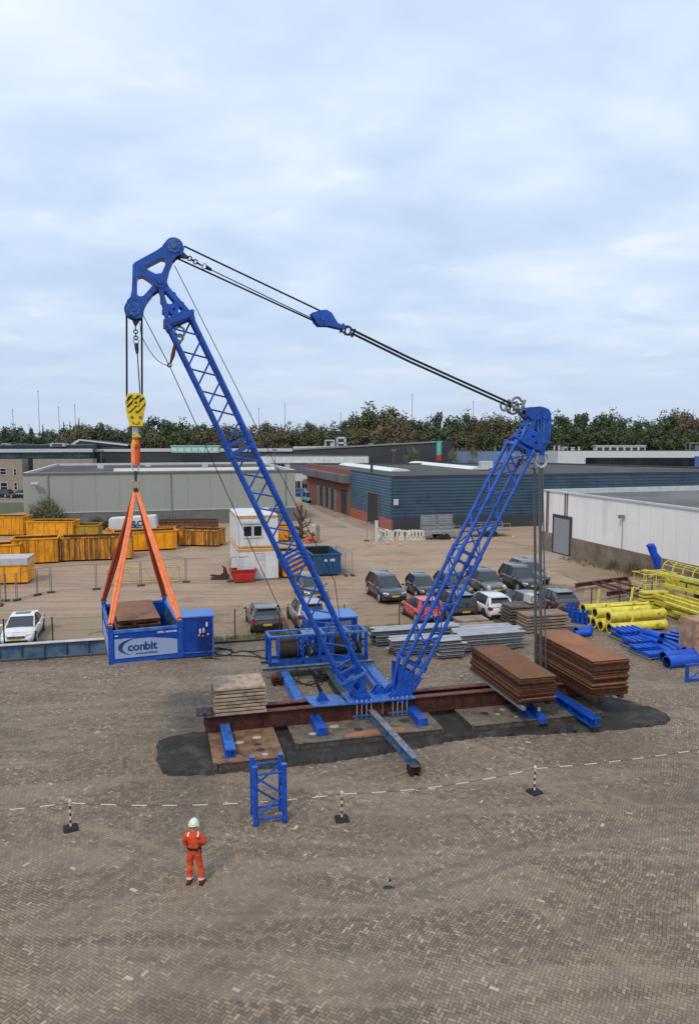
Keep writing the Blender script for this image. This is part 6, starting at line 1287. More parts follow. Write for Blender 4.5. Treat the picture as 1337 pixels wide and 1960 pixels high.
# ================================================================== SKIPS
def skip(label, P, Q, dep, h, m, inside=SKYD, ribs=9, skids=.16, name='roll_off_skip', cat='skip', grp='skips in the yard', filled=None, lid=None, taper=0, ribm=None):
    P, Q = V(P), V(Q); P.z = Q.z = 0; d = (Q - P).normalized(); n = V((-d.y, d.x, 0)); ln = (Q - P).length
    r = thing(name, label, cat, P + V((0, 0, .01)), 0, grp); t = .05
    def bx(u0, u1, v0, v1, z0, z1, mb, mi=0): mb.box(P + d * (u0 + u1) / 2 + n * (v0 + v1) / 2 + V((0, 0, (z0 + z1) / 2)), (abs(u1 - u0), abs(v1 - v0), abs(z1 - z0)), mi, d, n)
    mb = MB(); 
    if taper:
        def ring_(z, e): return [P + d * e + n * 0 + V((0, 0, z)), P + d * (ln - e) + V((0, 0, z)), P + d * (ln - e) + n * dep + V((0, 0, z)), P + d * e + n * dep + V((0, 0, z))]
        a_, b_ = ring_(skids, taper), ring_(h, 0); c_ = ring_(skids + .06, taper + .05)
        mb.add(a_ + b_, [(0, 1, 5, 4), (1, 2, 6, 5), (2, 3, 7, 6), (3, 0, 4, 7), (3, 2, 1, 0)], 0); mb.add([v + V((0, 0, 0)) for v in ring_(skids + .05, taper)], [(0, 1, 2, 3)], 1)
    else:
        bx(0, ln, 0, t, skids, h, mb); bx(0, ln, dep - t, dep, skids, h, mb); bx(0, t, t, dep - t, skids, h, mb); bx(ln - t, ln, t, dep - t, skids, h, mb); bx(t, ln - t, t, dep - t, skids, skids + .06, mb, 1)
        bx(t, ln - t, t + .001, t + .012, skids + .1, h - .02, mb, 1); bx(t, ln - t, dep - t - .012, dep - t - .001, skids + .1, h - .02, mb, 1)
    mb.build('shell', [m, inside], r)
    for i in range(ribs):
        rb = MB(); u = ln * (i + .5) / ribs
        if not taper:
            bx(u - .05, u + .05, -.07, -.001, skids, h - .1, rb); r2 = MB(); bx(u - .05, u + .05, dep + .001, dep + .07, skids, h - .1, r2); r2.build('rib', ribm or m, r)
        else: bx(u - .05, u + .05, -.06, -.001, skids, h - .1, rb)
        rb.build('rib', ribm or m, r)
    rb = MB(); bx(-.07, ln + .07, -.09, .03, h - .06, h + .06, rb); bx(-.07, ln + .07, dep - .03, dep + .09, h - .06, h + .06, rb); bx(-.09, .03, .03, dep - .03, h - .058, h + .058, rb); bx(ln - .03, ln + .09, .03, dep - .03, h - .058, h + .058, rb); rb.build('rim', m if ribm is None else ribm, r)
    rb = MB(); bx(.1 + taper, ln - .1 - taper, dep * .25, dep * .25 + .12, .01, skids, rb); bx(.1 + taper, ln - .1 - taper, dep * .75, dep * .75 + .12, .01, skids, rb); rb.build('skid', RUST, r)
    if filled: rb = MB(); bx(t, ln - t, t, dep - t, h * .5, h * .86, rb); rb.build('filling', filled, r)
    if lid: rb = MB(); bx(-.05, ln + .05, -.12, dep + .05, h - .45, h + .10, rb); rb.build('cover', lid, r)
    return r
g2 = lambda x0, y0, x1, y1: (G(x0, y0), G(x1, y1))
skip('large yellow skip at the far left, behind all the others', *g2(-30, 1026, 45, 1026), 2.4, 2.25, SKY, ribs=5)
skip('yellow skip with pale sloping rim in front of the bush', *g2(52, 1037, 140, 1037), 2.4, 2.25, SKY, ribs=4)
skip('low dull yellow skip right beside the one with the pale rim', *g2(134, 1036, 189, 1035), 2.3, 1.75, mat('dull_yellow', (.38, .23, .02), .6, var=.12), ribs=3)
skip('orange-yellow skip left of the rusty ribbed one', *g2(24, 1082, 112, 1078), 2.4, 2.35, SKY, ribs=5)
skip('long rust-streaked yellow skip with heavy ribs', *g2(117, 1076, 254, 1071), 2.4, 2.25, SKYR, ribs=14)
skip('yellow skip with wide yellow rim, right of the rusty ribbed one', *g2(220, 1058, 339, 1052), 2.4, 2.0, SKY, ribs=7)
skip('rusty yellow ribbed skip at the right end of the skip rows', *g2(338, 1045, 417, 1047), 2.4, 1.75, SKYR, ribs=10)
skip('long empty yellow skip edge behind the streaked one under the white box', *g2(204, 1040, 334, 1037), 2.0, 1.5, SKY, ribs=6)
skip('orange skip with lettering half outside the left edge', *g2(-70, 1090, 40, 1084), 2.3, 2.0, SKY, ribs=3)
skip('yellow skip with a grey tarpaulin cover nearest the viewer at left', *g2(-70, 1122, 54, 1118), 2.3, 2.0, SKY, ribs=4, lid=mat('grey_tarp', (.42, .42, .43), .6, var=.12))
mb = MB(); p, q = G(-70, 1090), G(40, 1084); d = (q - p).normalized(); text_into(mb, 'NV', .45, D(-6, 1069, p.lerp(q, .6).y - .25), V((d.x, d.y, 0)), ZUP, 0, .02, bold=.01); rr_ = [o for o in S.collection.objects if o.get('label', '').startswith('orange skip with lettering')][0]; mb.build('lettering', mat('dark_brown_print', (.10, .04, .015), .6), rr_)
skip('long low rusty brown bin behind the skips near the warehouse wall', *g2(302, 1019, 414, 1018), 2.4, 1.35, mat('rusty_brown_bin', (.13, .07, .045), .85, var=.4, vs=1.5), ribs=12)
skip('small red tapered skip in front of the white cabins', L(-2.1, 30.2), L(-.1, 30.2), 1.0, 1.02, REDP, ribs=0, taper=.25, skids=.08)
skip('orange skip standing beside the blue one behind the boom', L(2.3, 31.2), L(4.5, 31.4), 5.2, 1.7, SKY, ribs=5, filled=mat('pale_debris', (.45, .38, .30), .9, var=.4, vs=2))
BSK = mat('skip_blue', (.018, .085, .21), .5, var=.25, vs=1, dirt=(.05, .10, .17), dirt_amt=.4, streak=True)
sk = skip('dark blue ribbed skip with a pale grey rim', L(4.8, 31.3), L(7.2, 31.3), 4.6, 1.85, BSK, inside=BLACK, ribs=11, ribm=None)
mb = MB(); mb.bl(5.7, 5.98, 31.2, 31.22, 1.25, 1.45); mb.bl(6.25, 6.65, 31.2, 31.22, 1.27, 1.47); mb.build('sticker', TRIMW, sk)
skip('small yellow skip far back beside the bare tree', *g2(525, 1037, 552, 1037), 2.2, 1.7, SKY, ribs=4)
# white box in a skip
bxr = thing('white_box_body', 'white box body marked with dark letters standing among the skips', 'box body', G(255, 1034))
p, q = G(207, 1036), G(302, 1034); d = (q - p).normalized(); n = V((-d.y, d.x, 0)); d = V((d.x, d.y, 0)).normalized(); z0, z1 = 1.1, D(250, 991, p.y).z
mb = MB(); ln = (q - p).length
mb.add([p + d * .1 + V((0, 0, z0)), q - d * .05 + V((0, 0, z0)), q - d * .25 + V((0, 0, z1 + .15)), p + d * .15 + V((0, 0, z1 - .15))] + [v + n * 2.2 for v in (p + d * .1 + V((0, 0, z0)), q - d * .05 + V((0, 0, z0)), q - d * .25 + V((0, 0, z1 + .1)), p + d * .15 + V((0, 0, z1 - .15)))], [(0, 1, 2, 3), (1, 5, 6, 2), (5, 4, 7, 6), (4, 0, 3, 7), (3, 2, 6, 7), (4, 5, 1, 0)]); mb.build('body', WHITEC, bxr, bevel=.05)
mb = MB(); yy = p.lerp(q, .5); text_into(mb, '&', 1.15, D(250, 1010.5, p.y - .06), d, ZUP, 0, .02, bold=.03); text_into(mb, 'O', .85, D(262.5, 1007, p.y - .06), d, ZUP, 0, .02, bold=.03); mb.box(D(266, 1009.5, p.y - .06), (.6, .02, .1), 0, d); mb.build('lettering', mat('dark_navy_print', (.02, .03, .09), .6), bxr)
# ================================================================== SITE CABINS
for k_, (z_, lab) in enumerate(((0.02, 'white site cabin standing on the ground, lower of the two stacked'), (2.72, 'white site cabin with windows, stacked on top of the other'))):
    r = thing('site_cabin', lab, 'cabin', L(.2, 33.9, z_), group='two stacked site cabins'); a0, a1, b0, b1 = -1.45, 1.75, 30.9, 36.8; h = 2.62
    mb = MB(); mb.bl(a0, a1, b0, b1, z_ + .14, z_ + h); mb.build('wall', WHITEC, r)
    MB().bl(a0 - .04, a1 + .04, b0 - .04, b1 + .04, z_ + h - .22, z_ + h - .04).build('orange_band', ORNG, r); MB().bl(a0 - .02, a1 + .02, b0 - .02, b1 + .02, z_, z_ + .138).build('base_rail', ORNG if k_ else STEELG, r)
    MB().bl(a0 - .06, a1 + .06, b0 - .06, b1 + .06, z_ + h - .039, z_ + h + .02).build('roof', WHITEC, r)
    for a in (a0, a1):
        for b in (b0, b1): MB().bl(a - .06, a + .06, b - .06, b + .06, z_ + .142, z_ + h - .222).build('corner_post', WHITEC, r)
    if k_:
        for wa in (-.95, -.15, ):
            w_ = MB().bl(wa, wa + .62, b0 - .03, b0 - .008, z_ + .95, z_ + 1.75).build('window', GLASS, r); fr = MB()
            for q in (wa - .04, wa + .62): fr.bl(q, q + .05, b0 - .05, b0 - .009, z_ + .9, z_ + 1.8)
            fr.bl(wa - .04, wa + .67, b0 - .055, b0 - .01, z_ + .88, z_ + .95); fr.bl(wa - .04, wa + .67, b0 - .055, b0 - .01, z_ + 1.75, z_ + 1.82); fr.build('frame', TRIMW, w_)
        MB().bl(-1.15, .75, b0 - .14, b0 - .008, z_ + 1.98, z_ + 2.14).build('shutter_box', TRIMW, r); MB().bl(-1.0, .6, b0 - .1, b0 - .058, z_ + .83, z_ + .87).build('sill', TRIMW, r)
    else:
        MB().bl(-.1, .75, b0 - .035, b0 - .008, .25, 2.2).build('door', mat('cabin_door', (.52, .52, .53), .5), r)
        MB().bl(-.12, .77, b0 - .02, b0 - .006, 2.2, 2.24).build('door_trim', STEELG, r); MB().bl(.3, .7, b0 - .04, b0 - .036, 1.6, 2.0).build('door_window', mat('cabin_window', (.40, .42, .44), .3), r)
# ================================================================== FENCES
fn = thing('wire_fence', 'low wire fence on thin rusty posts between the paving and the parked cars', 'fence', L(0, 14.3, 0))
FP = mat('fence_post_rust', (.045, .032, .024), .8, var=.3)
posts = [(-19.6, 14.9), (-15.9, 14.45), (-13.4, 14.3), (-9.9, 13.9), (-6.6, 13.75), (-3.45, 13.7), (-.9, 13.5), (3.0, 13.4), (6.4, 13.3), (8.9, 13.25), (11.4, 13.2), (13.9, 13.25), (16.6, 13.3), (19.9, 13.9), (22.3, 14.3), (25, 14.6), (28, 14.9)]
for a, b in posts:
    mb = MB(); mb.bar(L(a, b, 0), L(a, b, 1.78), .06, .06); mb.build('post', FP, fn)
WIRE = mat('thin_wire', (.06, .05, .045), .7)
for z in (.35, 1.0, 1.7): MB().tube([L(a, b - .03, z) for a, b in posts], .006, 4).build('wire', WIRE, fn)
HE = mat('mesh_panel_steel', (.22, .21, .20), .5, .4, var=.2)
def heras(label, p, q, h=2.0, feet=True, grp='mobile mesh fence panels', mesh=True):
    p, q = V(p), V(q); p.z = q.z = 0; d = (q - p).normalized(); p = p + d * .06; q = q - d * .06; r = thing('fence_panel', label, 'fence', p.lerp(q, .5), group=grp)
    mb = MB(); mb.tube([p + V((0, 0, .1)), p + V((0, 0, h))], .028, 6); mb.tube([q + V((0, 0, .1)), q + V((0, 0, h))], .028, 6); mb.tube([p + V((0, 0, h)), q + V((0, 0, h))], .026, 6); mb.tube([p + V((0, 0, .15)), q + V((0, 0, .15))], .024, 6); mb.build('frame', HE, r)
    if mesh:
        mb = MB(); n_ = int((q - p).length / .16)
        for i in range(1, n_): x = p.lerp(q, i / n_); mb.tube([x + V((0, 0, .15)), x + V((0, 0, h))], .0028, 3)
        for i in range(1, 7): mb.tube([p + V((0, 0, .15 + i * h / 7.5)), q + V((0, 0, .15 + i * h / 7.5))], .0028, 3)
        mb.build('mesh', HE, r)
    if feet: mb = MB(); n = V((-d.y, d.x, 0)); mb.box(p - d * .05 + V((0, 0, .07)), (.55, .25, .13), 0, d, n); mb.build('foot', mat('concrete_foot', (.07, .06, .055), .9), r)
    return r
hp = [(2, 1160), (11, 1151), (33, 1150), (72, 1140), (98, 1135), (185, 1129), (270, 1122), (356, 1115), (441, 1114), (522, 1109)]
hl_ = ['mesh fence panel at the left edge in front of the tarpaulin skip', 'short mesh fence panel by the left edge, second from the left', 'mesh fence panel third from the left, top rail sloping', 'narrow mesh fence panel meeting the skip shadow', 'wide mesh fence panel left of the yellow truss', 'mesh fence panel in front of the left half of the yellow truss', 'mesh fence panel in front of the right half of the yellow truss', 'mesh fence panel right of the yellow truss by the rusty hook', 'mesh fence panel in front of the white cabins']
for i in range(len(hp) - 1): heras(hl_[i], G(*hp[i]), G(*hp[i + 1]))
heras('mesh fence panel along the right side of the blue skip', L(7.55, 31.0), L(7.6, 34.9)); heras('mesh fence panel behind the blue skip', L(7.5, 35.1), L(5.2, 36.0)); heras('mesh fence panel right of the blue skip, standing at an angle', L(8.1, 30.9), L(7.7, 35.2))
heras('half open mesh gate panel before the blue clad hall', G(701, 1036), G(716, 1038), 2.2)
mb = MB(); p = G(720, 1037); mb.box(p + V((0, 0, 1.15)), (.35, .35, 2.3)); mb.box(p + V((0, 0, 2.33)), (.4, .4, .06)); tag(mb.build('gate_post', TRIMW), 'square white gate post before the blue clad hall', 'gate post')
heras('mesh fence panel in front of the hall corner behind the gate post', G(722, 1030), G(752, 1028), 1.9, feet=False)
# ================================================================== YARD ODDS
# cream truss on the ground
tr = thing('lattice_truss', 'cream yellow lattice truss lying behind the mesh fence', 'truss', L(-8.9, 32.2, 0)); CR = mat('cream_yellow', (.52, .36, .15), .6, var=.2)
for b in (31.9, 32.6):
    for z in (.12, 1.25): tube_part('chord', CR, tr, [L(-11.7, b, z), L(-6.0, b, z)], .05, 8)
for i in range(8):
    a0, a1 = -11.6 + i * .69, -11.6 + (i + 1) * .69
    for b in (31.9, 32.6): tube_part('brace', CR, tr, [L(a0, b, .12 if i % 2 else 1.25), L(a1, b, 1.25 if i % 2 else .12)], .022, 5)
for a in (-11.6, -6.05):
    for b in (31.9, 32.6): tube_part('post', CR, tr, [L(a, b, .12), L(a, b, 1.25)], .035, 6)
for a in (-11.6, -9.4, -7.4, -6.05): tube_part('spreader', CR, tr, [L(a, 31.9, 1.25), L(a, 32.6, 1.25)], .03, 6)
# rusty grab hook
mb = MB(); c = G(425, 1110)
plate(mb, [(-.95, 0), (.55, 0), (.6, .35), (.45, .6), (.35, 1.0), (-.05, 1.25), (.12, .95), (.1, .6), (-.15, .42), (-.5, .45), (-.75, .5), (-1.0, .42), (-.7, .3), (-.6, .12)], [], .12, c, UX, ZUP)
plate(mb, [(-.9, 0), (.55, 0), (.55, .2), (-.85, .16)], [], .7, c + UY * .3, UX, ZUP); tag(mb.build('rusty_grab', mat('dark_brown_rust', (.06, .03, .022), .85, var=.4)), 'dark rusty curved grab claw lying left of the red skip', 'grab')
# bare tree, heap, orange machine, post
bt = thing('bare_tree', 'bare pollarded tree with stumpy branches beside the driveway', 'tree', G(576, 1036)); g0 = G(576, 1036); tzf = lambda x, y: D(x, y, g0.y)
MB().tube([g0, tzf(576, 1010), tzf(575, 985), tzf(577, 966)], [.3, .22, .18, .12], 9).build('trunk', BARK, bt)
for pts, r_ in (([(576, 1008), (568, 990), (561, 980)], .12), ([(576, 1000), (584, 988), (586, 976)], .10), ([(575, 1012), (590, 1004), (596, 992)], .08), ([(576, 992), (570, 975), (571, 968)], .09), ([(576, 1015), (562, 1008), (556, 996)], .08), ([(577, 1006), (588, 1000), (600, 1001)], .05)): MB().tube([tzf(*q) for q in pts], [r_ * 1.2, r_, r_ * .5], 7).build('branch', BARK, bt)
rr = random.Random(21); mb = MB(); c = G(572, 1036)
for i in range(90): p = c + V((rr.uniform(-1.9, 2.1), rr.uniform(-1, 1.5), 0)); z = rr.uniform(.1, 1.6) * max(0, 1 - abs(p.x - c.x) / 2.5); mb.bar(p + V((0, 0, z)), p + V((rr.uniform(-.6, .6), rr.uniform(-.5, .5), z + rr.uniform(-.2, .4))), rr.uniform(.05, .16), rr.uniform(.04, .1))
tag(mb.build('scrap_heap', mat('black_scrap', (.035, .03, .026), .85, var=.5, vs=1)), 'dark heap of scrap and twigs at the foot of the bare tree', 'scrap heap', kind='stuff')
og = thing('orange_grab', 'faded red-orange timber grab lying by the scrap heap', 'grab', G(592, 1040)); c = G(592, 1040); OG = mat('faded_orange', (.50, .12, .05), .6, var=.3)
for s in (-1, 1):
    mb = MB(); plate(mb, [(0, .25), (.35, .55), (.8, .5), (1.05, .1), (1.0, 0), (.75, .28), (.4, .3), (.12, 0)], [], .18, c + V((0, .3 * s, 0)), V((s, 0, 0)), ZUP); mb.build('claw', OG, og)
mb = MB(); mb.tube([c + V((-.4, 0, .5)), c + V((.4, 0, .6))], .2, 10); mb.box(c + V((0, 0, .8)), (.5, .4, .35)); mb.build('hub', OG, og)
mb = MB(); p = G(608, 1038); mb.box(p + V((0, 0, .95)), (.42, .42, 1.9)); mb.box(p + V((0, 0, .08)), (.9, .9, .16)); tag(mb.build('concrete_post', mat('grey_post', (.2, .18, .165), .8, var=.3), bevel=.02), 'thick square concrete post beside the bare tree', 'post')
mb = MB(); p = G(601, 1024); mb.box(p + V((0, 0, 1.2)), (.5, .05, .35)); mb.tube([p, p + V((0, .05, 1.2))], .03, 5); tag(mb.build('small_sign', TRIMW), 'small white board on a stick left of the concrete post', 'sign')
pt = thing('portable_toilet', 'sea green portable toilet with white roof far up the driveway', 'portable toilet', G(556, 945)); p = G(556, 945)
MB().box(p + V((0, 0, 1.05)), (1.15, 1.15, 2.1)).build('body', mat('toilet_green', (.01, .20, .17), .5), pt); mb = MB(); mb.add([p + V((x * .6, y * .6, 2.1)) for x, y in ((-1, -1), (1, -1), (1, 1), (-1, 1))] + [p + V((x * .35, y * .5, 2.4)) for x, y in ((-1, -1), (1, -1), (1, 1), (-1, 1))], [(0, 1, 5, 4), (1, 2, 6, 5), (2, 3, 7, 6), (3, 0, 4, 7), (4, 5, 6, 7)]); mb.build('roof', TRIMW, pt); MB().box(p + V((0, -.59, 1.0)), (.8, .04, 1.8)).build('door', mat('toilet_door', (.02, .28, .24), .5), pt)
# white barrier blocks
for i in range(14):
    x = 729 + i * 6.1; p = G(x, 1034 - i * .05); rr = random.Random(i); s = rr.uniform(.9, 1.08); a = rr.uniform(-.25, .25); mb = MB()
    prof = [(-.26, 0), (.26, 0), (.24, .25), (.12, .45), (.10, .85), (.15, .92), (.12, 1.05), (-.12, 1.05), (-.15, .92), (-.10, .85), (-.12, .45), (-.24, .25)]
    plate(mb, [(u * s, v * s) for u, v in prof], [[(-.06, .18), (.06, .18), (.03, .36), (-.03, .36)]], 1.2, p + V((0, .5, 0)), V((cos(a), sin(a), 0)), ZUP)
    tag(mb.build('barrier_block', PLASTIC, bevel=.02), 'white plastic barrier block, %s from the left of the row before the blue hall' % ORD[i + 1], 'barrier', 'row of white barrier blocks')
def cone(x, y, lab):
    p = G(x, y); r = thing('traffic_cone', lab, 'traffic cone', p, group='traffic cones'); MB().box(p + V((0, 0, .02)), (.3, .3, .04)).build('foot', mat('cone_orange', (.7, .12, .04), .6), r)
    MB().tube([p + V((0, 0, .04)), p + V((0, 0, .52))], [.12, .03], 12).build('body', mat('cone_orange', (.7, .12, .04), .6), r); MB().tube([p + V((0, 0, .16)), p + V((0, 0, .38))], [.105, .066], 12, cap=False).build('white_band', TRIMW, r)
for x, y, lab in ((742, 1042, 'traffic cone before the left end of the white blocks'), (765, 1045, 'traffic cone before the middle of the white blocks'), (865, 1037, 'traffic cone before the first trailer, left of the mast'), (948, 1035, 'traffic cone behind the mast between the trailers'), (982, 1031, 'traffic cone at the right end of the second trailer')): cone(x, y, lab)
TRG = mat('trailer_grey', (.30, .31, .32), .5, .3, var=.2)
def trailer(label, px0, px1, y, ramps=True):
    p, q = G(px0, y), G(px1, y); d = UX; n = UY; ln = (q - p).dot(UX); r = thing('flatbed_trailer', label, 'trailer', p, group='trailers before the blue hall'); b = lambda u, v, z: p + d * u + n * v + V((0, 0, z))
    MB().box(b(ln / 2, 1, .72), (ln, 2.0, .12), 0, d, n).build('bed', TRG, r)
    for v in (0, 2): MB().box(b(ln / 2, v, .86), (ln, .05, .16), 0, d, n).build('side_board', TRG, r)
    for i in range(int(ln / .9) + 1):
        for v in (0, 2): MB().box(b(i * ln / int(ln / .9), v, 1.15), (.05, .05, .7), 0, d, n).build('stake', TRG, r)
    for v in (0, 2): MB().tube([b(0, v, 1.5), b(ln, v, 1.5)], .03, 6).build('rail', TRG, r)
    for u in (ln * .42, ln * .58):
        for v in (-.02, 2.02): MB().tube([b(u, v - .1, .34), b(u, v + .1, .34)], .33, 16).build('wheel', TYRE, r)
    if ramps:
        for u in (ln * .22, ln * .72):
            mb = MB(); mb.box(b(u, 2.1, 1.75), (1.9, .07, 1.75), 0, d, n); o = mb.build('ramp', TRG, r); mb = MB()
            for k_ in range(6): mb.box(b(u, 2.04, 1.0 + k_ * .3), (1.75, .04, .05), 0, d, n)
            for s in (-.95, .95): mb.box(b(u + s, 2.03, 1.75), (.09, .06, 1.8), 0, d, n)
            mb.build('ramp_rung', STEELG, o)
    mb = MB(); mb.bar(b(0, 1, .6), b(-1.2, 1, .55), .1, .12); mb.tube([b(-1.1, 1, 0), b(-1.1, 1, .7)], .04, 6); mb.build('drawbar', STEELD, r)
trailer('grey flatbed trailer with two upright loading ramps', 817, 888, 1034); trailer('second grey flatbed trailer with side rails right of the mast', 905, 984, 1029, False)
# bush at the warehouse corner and weeds
def bush(label, x, y, wpx, hpx, m=LEAFP, n=26, nl=70, ls=.05, seed=3, sp=1.0):
    p = G(x, y); rx = wpx / F * p.y / 2; h = hpx / F * p.y; r = thing('shrub', label, 'shrub', p); rr = random.Random(seed)
    mb = MB()
    for c in range(n):
        u = rr.uniform(-1, 1); hh = (1 - abs(u) ** 1.5 * .7) * rr.uniform(.35, 1.0); cx = V((p.x + u * rx, p.y + rr.uniform(-.6, .6), hh * h * .9)); 
        for j in range(nl):
            q = cx + V((rr.gauss(0, .22), rr.gauss(0, .22), rr.gauss(0, .3))) * sp; q.z = abs(q.z); a = V((rr.gauss(0, 1), rr.gauss(0, 1), rr.gauss(0, 1))).normalized(); b_ = a.cross(V((rr.random(), 1, rr.random()))).normalized(); s = ls * rr.uniform(.7, 1.6)
            mb.add([q - a * s, q + b_ * s * .6, q + a * s, q - b_ * s * .6], [(0, 1, 2, 3)])
    mb.build('foliage', m, r); mb = MB()
    for k_ in range(9): u = rr.uniform(-.9, .9); mb.tube([p + V((u * rx * .5, 0, 0)), p + V((u * rx * .9, 0, h * .45)), p + V((u * rx * 1.1, 0, h * rr.uniform(.75, 1.0)))], [.03, .02, .008], 5)
    mb.build('stem', BARK, r); return r
bush('tall pale green bush at the left corner of the grey warehouse', 88, 1012, 70, 62, sp=1.4, n=44, ls=.10)
bush('low dark scrub between the yellow skips and the warehouse wall', 195, 1014, 55, 22, LEAF, n=22, ls=.09, seed=8)
bush('thin scrub along the warehouse wall behind the brown bin', 330, 1008, 90, 14, LEAF, n=14, nl=40, ls=.08, seed=9)
bush('dry brown weed bush left of the tarpaulin-wrapped pole by the white hall', 1212, 1101, 26, 30, LEAFA, n=14, nl=60, ls=.03, seed=12, sp=.8)
bush('dry weed bush at the wall left of the wall lamp', 1170, 1090, 18, 16, LEAF, n=10, nl=50, ls=.03, seed=13, sp=.7)
bush('dry leafless bush right of the wall lamp post', 1240, 1112, 22, 34, LEAFA, n=8, nl=30, ls=.03, seed=14, sp=.8)
# ================================================================== STEEL AND SLAB PILES
def hpile(where, a0, a1, b0, cols, layers, w=.30, h=.24, gap=.10, m=STEELG, grp=None, seed=0, name='steel_beam', noun='grey H-beam', z0=.12, top=None):
    rr = random.Random(seed)
    for i in range(2 if layers else 0):
        a = a0 + (a1 - a0) * (.2 + .6 * i); mb = MB(); mb.bar(L(a, b0 - .1, .06), L(a, b0 + cols * (w + .05) + .1, .06), .12, .11); tag(mb.build('bearer_block', STEELD), 'dark block under %s end of %s' % (('left', 'right')[i], where), 'bearer')
    for l in range(layers):
        for c in range(cols):
            z = z0 + l * (h + gap); b = b0 + c * (w + .05) + w / 2 + rr.uniform(-.03, .03); s0, s1 = rr.uniform(-.18, .12), rr.uniform(-.25, .2)
            mb = MB(); mb.hbeam(L(a0 + s0, b, z), L(a1 + s1, b, z), w, h, .03, 0, 1)
            if gap > .05: 
                for k_ in (.2, .8): mb.bar(L(lerp(a0, a1, k_), b - w / 2, z - gap / 2), L(lerp(a0, a1, k_), b + w / 2, z - gap / 2), .08, gap * .9, 2)
            tag(mb.build(name, [m, top or mat('pale_flange', (.36, .37, .385), .5, .2, var=.2, vs=2), STEELD]), 'grey beam, %s layer up, %s from front, %s' % (ORD[l + 1], ORD[c + 1], where), 'steel beam', grp or ('beams in the ' + where))
hpile('long beam pile behind the mast foot', 3.9, 9.2, 10.0, 3, 3, .32, .22, .06, grp='long beam pile', seed=1)
hpile('beam pile left of the mast', 4.3, 7.0, 7.9, 3, 4, .30, .16, .05, seed=2)
hpile('tight grey pile before the left rusty stack', 6.45, 7.95, 6.9, 3, 5, .32, .15, .035, seed=3)
hpile('long grey pile behind the left rusty stack', 8.1, 11.9, 7.7, 4, 3, .32, .24, .07, seed=4)
hpile('low grey pile behind the grey piles', 8.3, 12.2, 9.3, 3, 3, .32, .2, .05, seed=7)
def spile(where, a0, a1, b0, b1, n, th, gap, m, grp, seed, noun='slab', z0=.1, sp=CONCD):
    rr = random.Random(seed); z = z0
    for i in range(n):
        da, db = rr.uniform(-.05, .05), rr.uniform(-.05, .05); mb = MB(); mb.bl(a0 + da, a1 + da, b0 + db, b1 + db, z, z + th)
        for k_ in (.15, .8): mb.bl(lerp(a0, a1, k_), lerp(a0, a1, k_) + .1, b0 + .05, b1 - .05, z - gap, z - .001, 1)
        tag(mb.build('slab', [m, sp], bevel=.006), '%s, %s from the top of the %s' % (noun, ORD[n - i], where), 'slab', grp); z += th + gap
PLY = mat('weathered_boards', (.27, .20, .15), .8, var=.25, vs=2, dirt=(.15, .10, .08), dirt_amt=.4, orand=.15); PLD = mat('dark_boards', (.12, .095, .075), .85, var=.3, vs=2, orand=.2)
spile('small slab pile behind the mast', 9.8, 11.7, 12.0, 13.2, 3, .14, .06, PLY, 'small slab pile', 1, 'brown board slab')
spile('low slab pile below the small one', 9.55, 11.8, 10.6, 11.8, 3, .12, .05, PLY, 'low slab pile', 2, 'sand-brown board slab')
spile('left dark slab pile behind the cables', 13.0, 15.2, 11.8, 13.2, 7, .11, .08, PLD, 'left dark slab pile', 3, 'dark board slab')
spile('right dark slab pile beside the blue parts', 13.35, 16.1, 10.4, 11.7, 6, .11, .07, PLY, 'right dark slab pile', 4, 'weathered board slab')
mb = MB(); mb.bl(14.4, 14.9, 12.0, 12.8, 1.45, 1.95); mb.ring(L(14.65, 11.98, 1.7), .16, .02, UX, ZUP, 12, 5, 1); tag(mb.build('machine_box', [PLASTIC, STEELD]), 'small white fan box on top of the left dark slab pile', 'box')
# long blue beam at left
lb = thing('long_blue_beam', 'very long dusty blue steel beam with pale top lying behind the yard at left', 'steel beam', L(-13, 12.4, 0)); LBM = mat('dusty_blue', (.04, .105, .20), .6, var=.3, vs=1.5, dirt=(.13, .15, .17), dirt_amt=.5, ds=2); LBT = mat('pale_beam_top', (.45, .42, .40), .7, var=.2)
p, q = L(-24, 12.35, .14), L(-8.3, 12.35, .14); mb = MB(); mb.bar(p + V((0, 0, .015)), q + V((0, 0, .015)), .36, .03); mb.bar(p + V((0, 0, .38)), q + V((0, 0, .38)), .03, .7); mb.build('web', LBM, lb); mb = MB(); mb.bar(p + V((0, 0, .745)), q + V((0, 0, .745)), .38, .03); mb.build('top_flange', LBT, lb)
for i in range(14): a = -23.5 + i * 1.1; MB().bl(a, a + .03, 12.2, 12.5, .17, .86).build('stiffener', LBM, lb)
for i in range(4): MB().bl(-23 + i * 4.6, -22.7 + i * 4.6, 12.0, 12.7, .013, .139).build('bearer', STEELD, lb)
rbeam('thin_rail', 'thin dark rail lying on the paving between power unit and winch', L(-5, 12.9, .02), L(3.7, 12.9, .02), .12, .12, mat('rail_dark', (.06, .055, .05), .7, var=.3))
